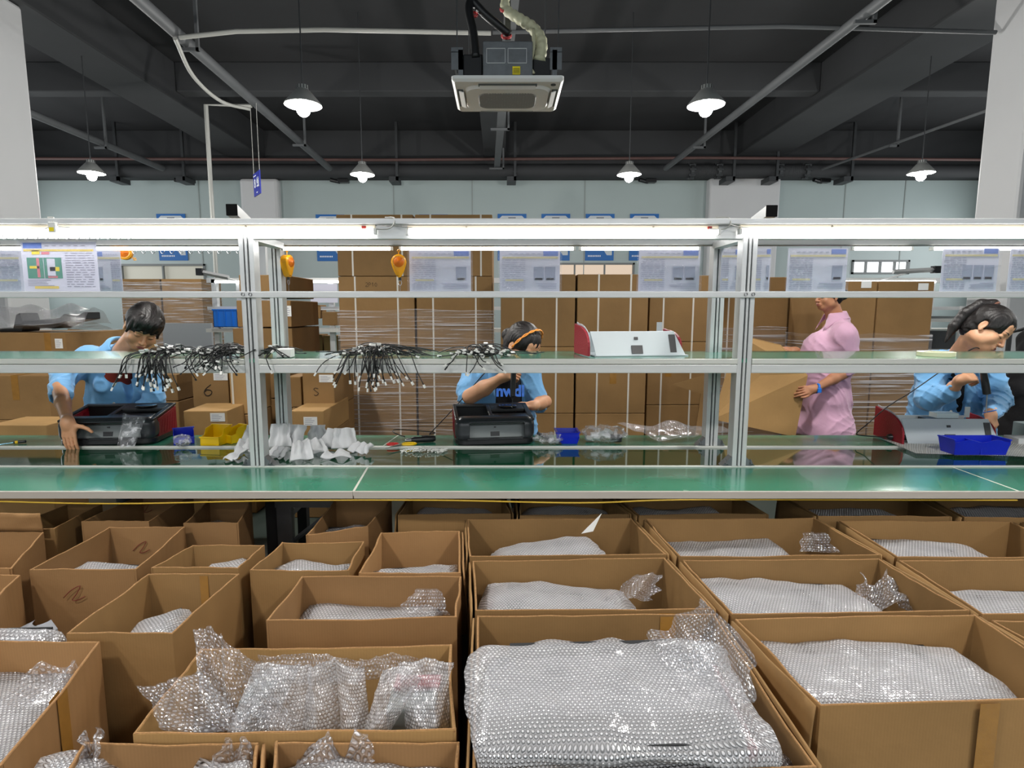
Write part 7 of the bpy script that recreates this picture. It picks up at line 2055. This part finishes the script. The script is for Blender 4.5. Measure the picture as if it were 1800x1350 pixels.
# ---------------------------------------------------------------- middle worker
per = thing('person', 'person with an orange headband and black shirt driving a screw behind the middle machine shell', 'person', (W(890, 760, 4.05).x, 4.1, 0))
Hc = W(917, 609, 3.70); M2 = frame(Hc, (.58, -.58, -.56), (.44, -.26, .80), 1.18)
nb = W(884, 640, 3.92)
wr = W(884, 663, 3.64); elb = W(826, 697, 3.74)
hd1 = head(M2, nb + Vector((0, .02, -.03))); hmesh = hd1.data.copy()
h1 = hand(wr, (1, -.15, .28), (-.1, -.75, .65), -1, [(.9, 1.2, .7), (.95, 1.25, .7), (1.0, 1.25, .7), (1.05, 1.2, .7)], (.35, .9), s=1.0, fore=elb, r_elbow=.052)
wr2 = W(946, 720, 3.72); elb2 = W(958, 706, 3.92)
h2 = hand(W(938, 713, 3.74), (-.85, -.3, .10), (.1, -.25, 1), 1, [(.25, .4, .3)] * 4, (.5, .5), s=.98, fore=elb2, r_elbow=.046)
S_ = SDF(); S_.cap(nb + Vector((0, .11, -.10)), W(885, 740, 4.05), .045, .06, k=.05)
joined('body', [hd1, h1, h2, S_.mesh('torso', SKIN, .02)], per)
face_bits(M2, per, hmesh)
def ex(H): H.ell((.0, -.118, -.008), (.038, .032, .036), k=.012); H.cap((0, -.09, .03), (0, -.11, .0), .03, .03, k=.02)
hair(M2, per, 'slick', extra=ex)
H = HS(SDF(), M2)
band_ = [H.p((.0845 * math.cos(a), .048 + .012 * math.sin(a) * 0 - .055 * (1 - math.sin(a)) + .0 , -.02 + .152 * math.sin(a) * .98)) for a in [PI * (.06 + .88 * k / 24) for k in range(25)]]
for off_ in (0, 1):
    pts = [H.p((.0925 * math.cos(a), .040 - .030 * (1 - math.sin(a)) + .005 * math.cos(9 * a + off_ * PI), .034 + .104 * math.sin(a) ** .8 - .05 * (1 - math.sin(a)))) for a in [PI * (.02 + .96 * k / 40) for k in range(41)]]
    MB().tube(pts, .0042, 8).build('headband', mat('orange_headband', (236, 150, 60), .5), per, world=True, smooth=True)
S_ = SDF()
rs_, ls_ = W(838, 655, 4.02), W(930, 655, 4.04)
S_.cap(rs_, nb + Vector((0, .05, -.05)), .075, .075, k=.06); S_.cap(ls_, nb + Vector((0, .05, -.05)), .070, .075, k=.06)
S_.cap(W(878, 670, 4.05), W(885, 790, 4.12), .13, .17, k=.07); S_.cap(W(850, 680, 4.05), W(845, 780, 4.1), .09, .11, k=.06); S_.cap(W(915, 680, 4.05), W(922, 780, 4.1), .08, .11, k=.06)
S_.cap(rs_, W(822, 685, 3.88), .085, .078, k=.05); S_.cap(W(822, 685, 3.86), W(822, 698, 3.80), .076, .070, k=.02)
S_.cap(ls_, W(944, 700, 3.98), .078, .068, k=.05); S_.cap(W(944, 700, 3.98), W(948, 712, 3.90), .066, .058, k=.03)
S_.ell(nb + Vector((.005, -.05, .035)), (.062, .075, .07), None, k=.015, sub=True)
S_.ell((W(896, 680, 3.90).x, 3.86, nb.z - .20), (.095, .15, .27), None, k=.012, sub=True)
S_.mesh('jacket', CLOTHB, .0074, per, disp=wrinkle(.007, 1.0, 4))
S_ = SDF(); S_.cap(W(888, 665, 4.05), W(888, 790, 4.12), .145, .165, k=.05); S_.cap(nb + Vector((.0, .02, -.06)), W(885, 655, 4.05), .075, .11, k=.04)
bs = S_.mesh('black_shirt', CLOTHK, .012, per)
txt = text_part('nwdl', .105, mat('shirt_print_blue', (70, 130, 235), .7), per, W(897, 688, 3.885) - Vector(per.location), (PI / 2 - .1, 0, 0), sx=.95)
txt.name = 'shirt_print'
collar(per, nb + Vector((0, .0, -.01)), (Hc - nb), (.35, -1, -.1), .066, .045, CLOTHB)
ringband(W(944, 714, 3.80), (.85, .3, -.1), .031, .0035, 'wristband', WHITEP, per)
legs(per, (W(885, 790, 4.12).x, 4.15, .80), DARKMET)
# her electric screwdriver
a, b = W(903, 652, 3.60), W(901, 702, 3.56)
t = thing('electric_screwdriver', 'black electric screwdriver held upright by the middle worker', 'screwdriver', tuple(b))
MB().tube([a + (a - b) * .25, a, a.lerp(b, .5), a.lerp(b, .9), a.lerp(b, .93), b], [.016, .018, .017, .016, .008, .006], 14).build('grip', BLK, t, world=True, smooth=True, autos=40)
MB().tube([b, b + (b - a) * .3], .003, 6).build('bit', DARKMET, t, world=True)

# ---------------------------------------------------------------- right worker
per = thing('person', 'person with a high ponytail in a light blue work jacket driving a screw at right', 'person', (W(1680, 760, 4.05).x, 4.1, 0))
Hc = W(1735, 580, 3.66); M3 = frame(Hc, (.42, -.70, -.56), (.56, -.14, .76), 1.24)
nb = W(1686, 628, 3.86)
wr = W(1688, 668, 3.66); elb = W(1640, 702, 3.84)
hd1 = head(M3, nb + Vector((0, .02, -.03))); hmesh = hd1.data.copy()
h1 = hand(wr, (1, -.12, .30), (-.15, -.6, .75), -1, [(.9, 1.2, .7), (.95, 1.25, .7), (1.0, 1.25, .7), (1.05, 1.2, .7)], (.35, .9), s=1.05, fore=W(1668, 689, 3.75), r_elbow=.036)
wr2 = W(1741, 728, 3.60); elb2 = W(1756, 700, 3.86)
h2 = hand(wr2, (.20, -.35, -1), (.35, -.75, .45), 1, [(.5, .6, .4), (.6, .7, .4), (.7, .7, .4), (.8, .7, .4)], (.4, .9), s=1.0, fore=W(1747, 720, 3.72), r_elbow=.03)
S_ = SDF(); S_.cap(nb + Vector((0, .11, -.10)), W(1690, 740, 4.05), .045, .06, k=.05)
joined('body', [hd1, h1, h2, S_.mesh('torso', SKIN, .02)], per)
face_bits(M3, per, hmesh)
hair(M3, per, 'slick')
H = HS(SDF(), M3)
tp = H.p((0, -.075, .115))
ponytail(per, [H.p((0, -.05, .10)), tp, tp + Vector((-.06, .02, .0)), tp + Vector((-.135, .04, -.055)), tp + Vector((-.195, .05, -.14)), tp + Vector((-.24, .05, -.24))], [.028, .032, .034, .036, .030, .006])
MB().tube([H.p((0.0, -.065, .108)) + (H.M.to_3x3() @ Vector((.026 * math.cos(a), .004, .026 * math.sin(a)))) for a in [2 * PI * k / 20 for k in range(20)]], .008, 8, closed=True).build('hair_clip', mat('brown_clip', (120, 80, 64), .4), per, world=True, smooth=True)
S_ = SDF()
rs_, ls_ = W(1636, 640, 3.98), W(1738, 645, 4.02)
S_.cap(rs_, nb + Vector((0, .05, -.05)), .085, .078, k=.06); S_.cap(ls_, nb + Vector((0, .05, -.05)), .075, .078, k=.06)
S_.cap(W(1670, 670, 4.05), W(1680, 790, 4.12), .14, .18, k=.07); S_.cap(W(1630, 690, 4.02), W(1615, 780, 4.05), .10, .12, k=.06); S_.cap(W(1715, 680, 4.05), W(1722, 780, 4.1), .08, .11, k=.06)
S_.cap(rs_, W(1632, 700, 3.88), .088, .080, k=.05); S_.cap(W(1632, 700, 3.86), W(1670, 690, 3.74), .080, .058, k=.04); S_.cap(W(1670, 690, 3.74), W(1680, 678, 3.70), .058, .036, k=.012)
S_.cap(ls_, W(1756, 702, 3.90), .080, .074, k=.05); S_.cap(W(1756, 702, 3.90), W(1746, 722, 3.72), .072, .055, k=.03); S_.cap(W(1746, 722, 3.72), W(1742, 728, 3.63), .055, .034, k=.01)
S_.ell(nb + Vector((.005, -.05, .035)), (.062, .075, .07), None, k=.015, sub=True)
S_.ell((W(1702, 690, 3.86).x, 3.86, nb.z - .22), (.030, .14, .24), Matrix.Rotation(-.15, 3, 'Y'), k=.012, sub=True)
S_.mesh('jacket', CLOTHB, .0074, per, disp=wrinkle(.009, 1.0, 7))
S_ = SDF(); S_.cap(W(1675, 665, 4.05), W(1682, 790, 4.12), .125, .155, k=.05); S_.cap(nb + Vector((.0, .02, -.06)), W(1680, 655, 4.05), .075, .11, k=.04); S_.mesh('black_shirt', CLOTHK, .012, per)
collar(per, nb + Vector((0, .0, -.01)), (Hc - nb), (.35, -1, -.1), .068, .05, CLOTHB)
MB().lathe([(.0001, -.003), (.008, -.003), (.008, .001)], 14, W(1672, 723, 3.855), rotx(PI / 2)).build('button', WHITEP, per, world=True)
ringband(wr2 + Vector((-.002, .006, .016)), (-.2, .35, 1), .032, .003, 'wristband', BLUEL, per)
MB().tube(bez([H.p((-.06, .02, -.06)), W(1700, 618, 3.66), W(1716, 611, 3.62), W(1730, 618, 3.62)], 24), .0035, 6).build('black_cord', CABLE, per, world=True)
legs(per, (W(1680, 790, 4.12).x, 4.15, .80), DARKMET)
a, b = W(1729, 656, 3.60), W(1735, 694, 3.58)
t = thing('electric_screwdriver', 'black electric screwdriver held over the chassis by the right worker', 'screwdriver', tuple(b))
MB().tube([a + (a - b) * .4, a, a.lerp(b, .5), a.lerp(b, .97), b], [.015, .018, .021, .021, .008], 14).build('grip', BLK, t, world=True, smooth=True, autos=40)
MB().tube([b, b + Vector((.006, -.0, -.11))], .0035, 6).build('bit', HK, t, world=True)

# ---------------------------------------------------------------- pink worker
YK = 4.78
per = thing('person', 'person in a pink work coat and blue watch standing behind the bench holding cardboard', 'person', (W(1455, 760, YK).x, YK, 0))
Hc = W(1456, 520, YK); M4 = frame(Hc, (-.97, -.18, -.12), (.0, -.02, 1), 1.05)
nb = W(1470, 556, YK + .02)
hd1 = head(M4, nb + Vector((0.01, .01, -.03)), m=SKIN2); hmesh = hd1.data.copy()
wr = W(1430, 684, 4.50); elb = W(1492, 652, 4.62)
h1 = hand(wr, (-.9, -.10, -.10), (.1, -.9, .35), -1, [(.35, .5, .3), (.5, .6, .4), (.6, .7, .4), (.7, .7, .4)], (.25, .0), m=SKIN2, s=1.0, fore=elb, r_elbow=.044, spread=.05)
wr2 = W(1398, 616, 4.86); h2 = hand(wr2, (-1, -.2, .05), (0, -.6, .8), 1, [(.3, .5, .3)] * 4, (.3, .3), m=SKIN2, s=.95, fore=W(1430, 640, 4.92), r_elbow=.042)
S_ = SDF(); S_.cap(nb + Vector((0, .11, -.10)), W(1462, 740, YK), .045, .06, k=.05)
joined('body', [hd1, h1, h2, S_.mesh('torso', SKIN2, .02)], per)
face_bits(M4, per, hmesh)
def ex(H): H.ell((.0, -.125, -.005), (.046, .040, .044), k=.010)
hair(M4, per, 'slick', extra=ex)
S_ = SDF()
sh_n, sh_f = W(1482, 590, YK - .14), W(1474, 590, YK + .17)
S_.cap(sh_n, nb + Vector((0.02, 0, -.05)), .085, .075, k=.06); S_.cap(sh_f, nb + Vector((0.02, 0, -.05)), .085, .075, k=.06)
S_.cap(W(1456, 615, YK), W(1452, 700, YK), .17, .17, k=.08); S_.cap(W(1438, 620, YK), W(1440, 700, YK), .13, .15, k=.08)
S_.cap(W(1452, 700, YK), W(1445, 800, YK), .18, .20, k=.06); S_.cap(W(1445, 800, YK), (W(1445, 800, YK).x, YK, .55), .20, .23, k=.06)
S_.cap(sh_n, W(1494, 640, YK - .14), .095, .078, k=.05); S_.cap(W(1494, 640, YK - .14), W(1487, 652, YK - .18), .074, .060, k=.02)
S_.cap(sh_f, W(1430, 638, YK + .15), .085, .06, k=.05)
S_.ell(nb + Vector((-.05, 0, .045)), (.085, .07, .075), None, k=.015, sub=True)
S_.plane((0, 0, .52), (0, 0, -1), k=.01)
S_.mesh('coat', CLOTHP, .0095, per, disp=wrinkle(.008, .9, 2))
collar(per, nb + Vector((0, .0, -.005)), (-.12, 0, 1), (-1, 0, -.3), .070, .05, CLOTHP, lapel=.07)
t_ = MB().tube([wr + Vector((.028, -.0, .006)) + Vector((.006 * math.sin(a), .030 * math.cos(a), .032 * math.sin(a))) for a in [2 * PI * k / 20 for k in range(20)]], .009, 8, closed=True).build('wristwatch', BLUEL, per, world=True, smooth=True)
MB().box(wr + Vector((.028, -.036, -.006)), (.030, .010, .036), rotz(0)).build('watch_case', mat('watch_blue', (40, 120, 220), .3), per, world=True, bevel=.003)
legs(per, (W(1450, 800, YK).x, YK, .78), DARKMET, feet_y=.0)
# the cardboard she holds
t = thing('cardboard_sheet', 'large flat light cardboard sheet held by the pink worker', 'cardboard', tuple(W(1330, 760, 4.62)))
pts = [W(1253, 737, 4.62), W(1398, 768, 4.50), W(1420, 660, 4.52), W(1372, 606, 4.78), W(1296, 588, 4.80)]
mb = MB(); mb.prism(pts, (.004, .008, .0)); mb.build('board', CARD2, t, world=True)
a, b = W(1322, 727, 4.52), W(1316, 755, 4.52)
t2 = thing('cardboard_sheet', 'dark brown folded cardboard panel leaning left of the right uprights', 'cardboard', tuple(W(1220, 720, 4.9)))
pts = [W(1182, 676, 4.85), W(1250, 655, 4.85), W(1262, 700, 4.85), Vector((W(1236, 770, 4.85).x, 4.85, .01)), Vector((W(1212, 770, 4.85).x, 4.85, .01)), W(1232, 692, 4.85)]
MB().prism(pts, (.0, .01, .0)).build('board', CARD, t2, world=True)
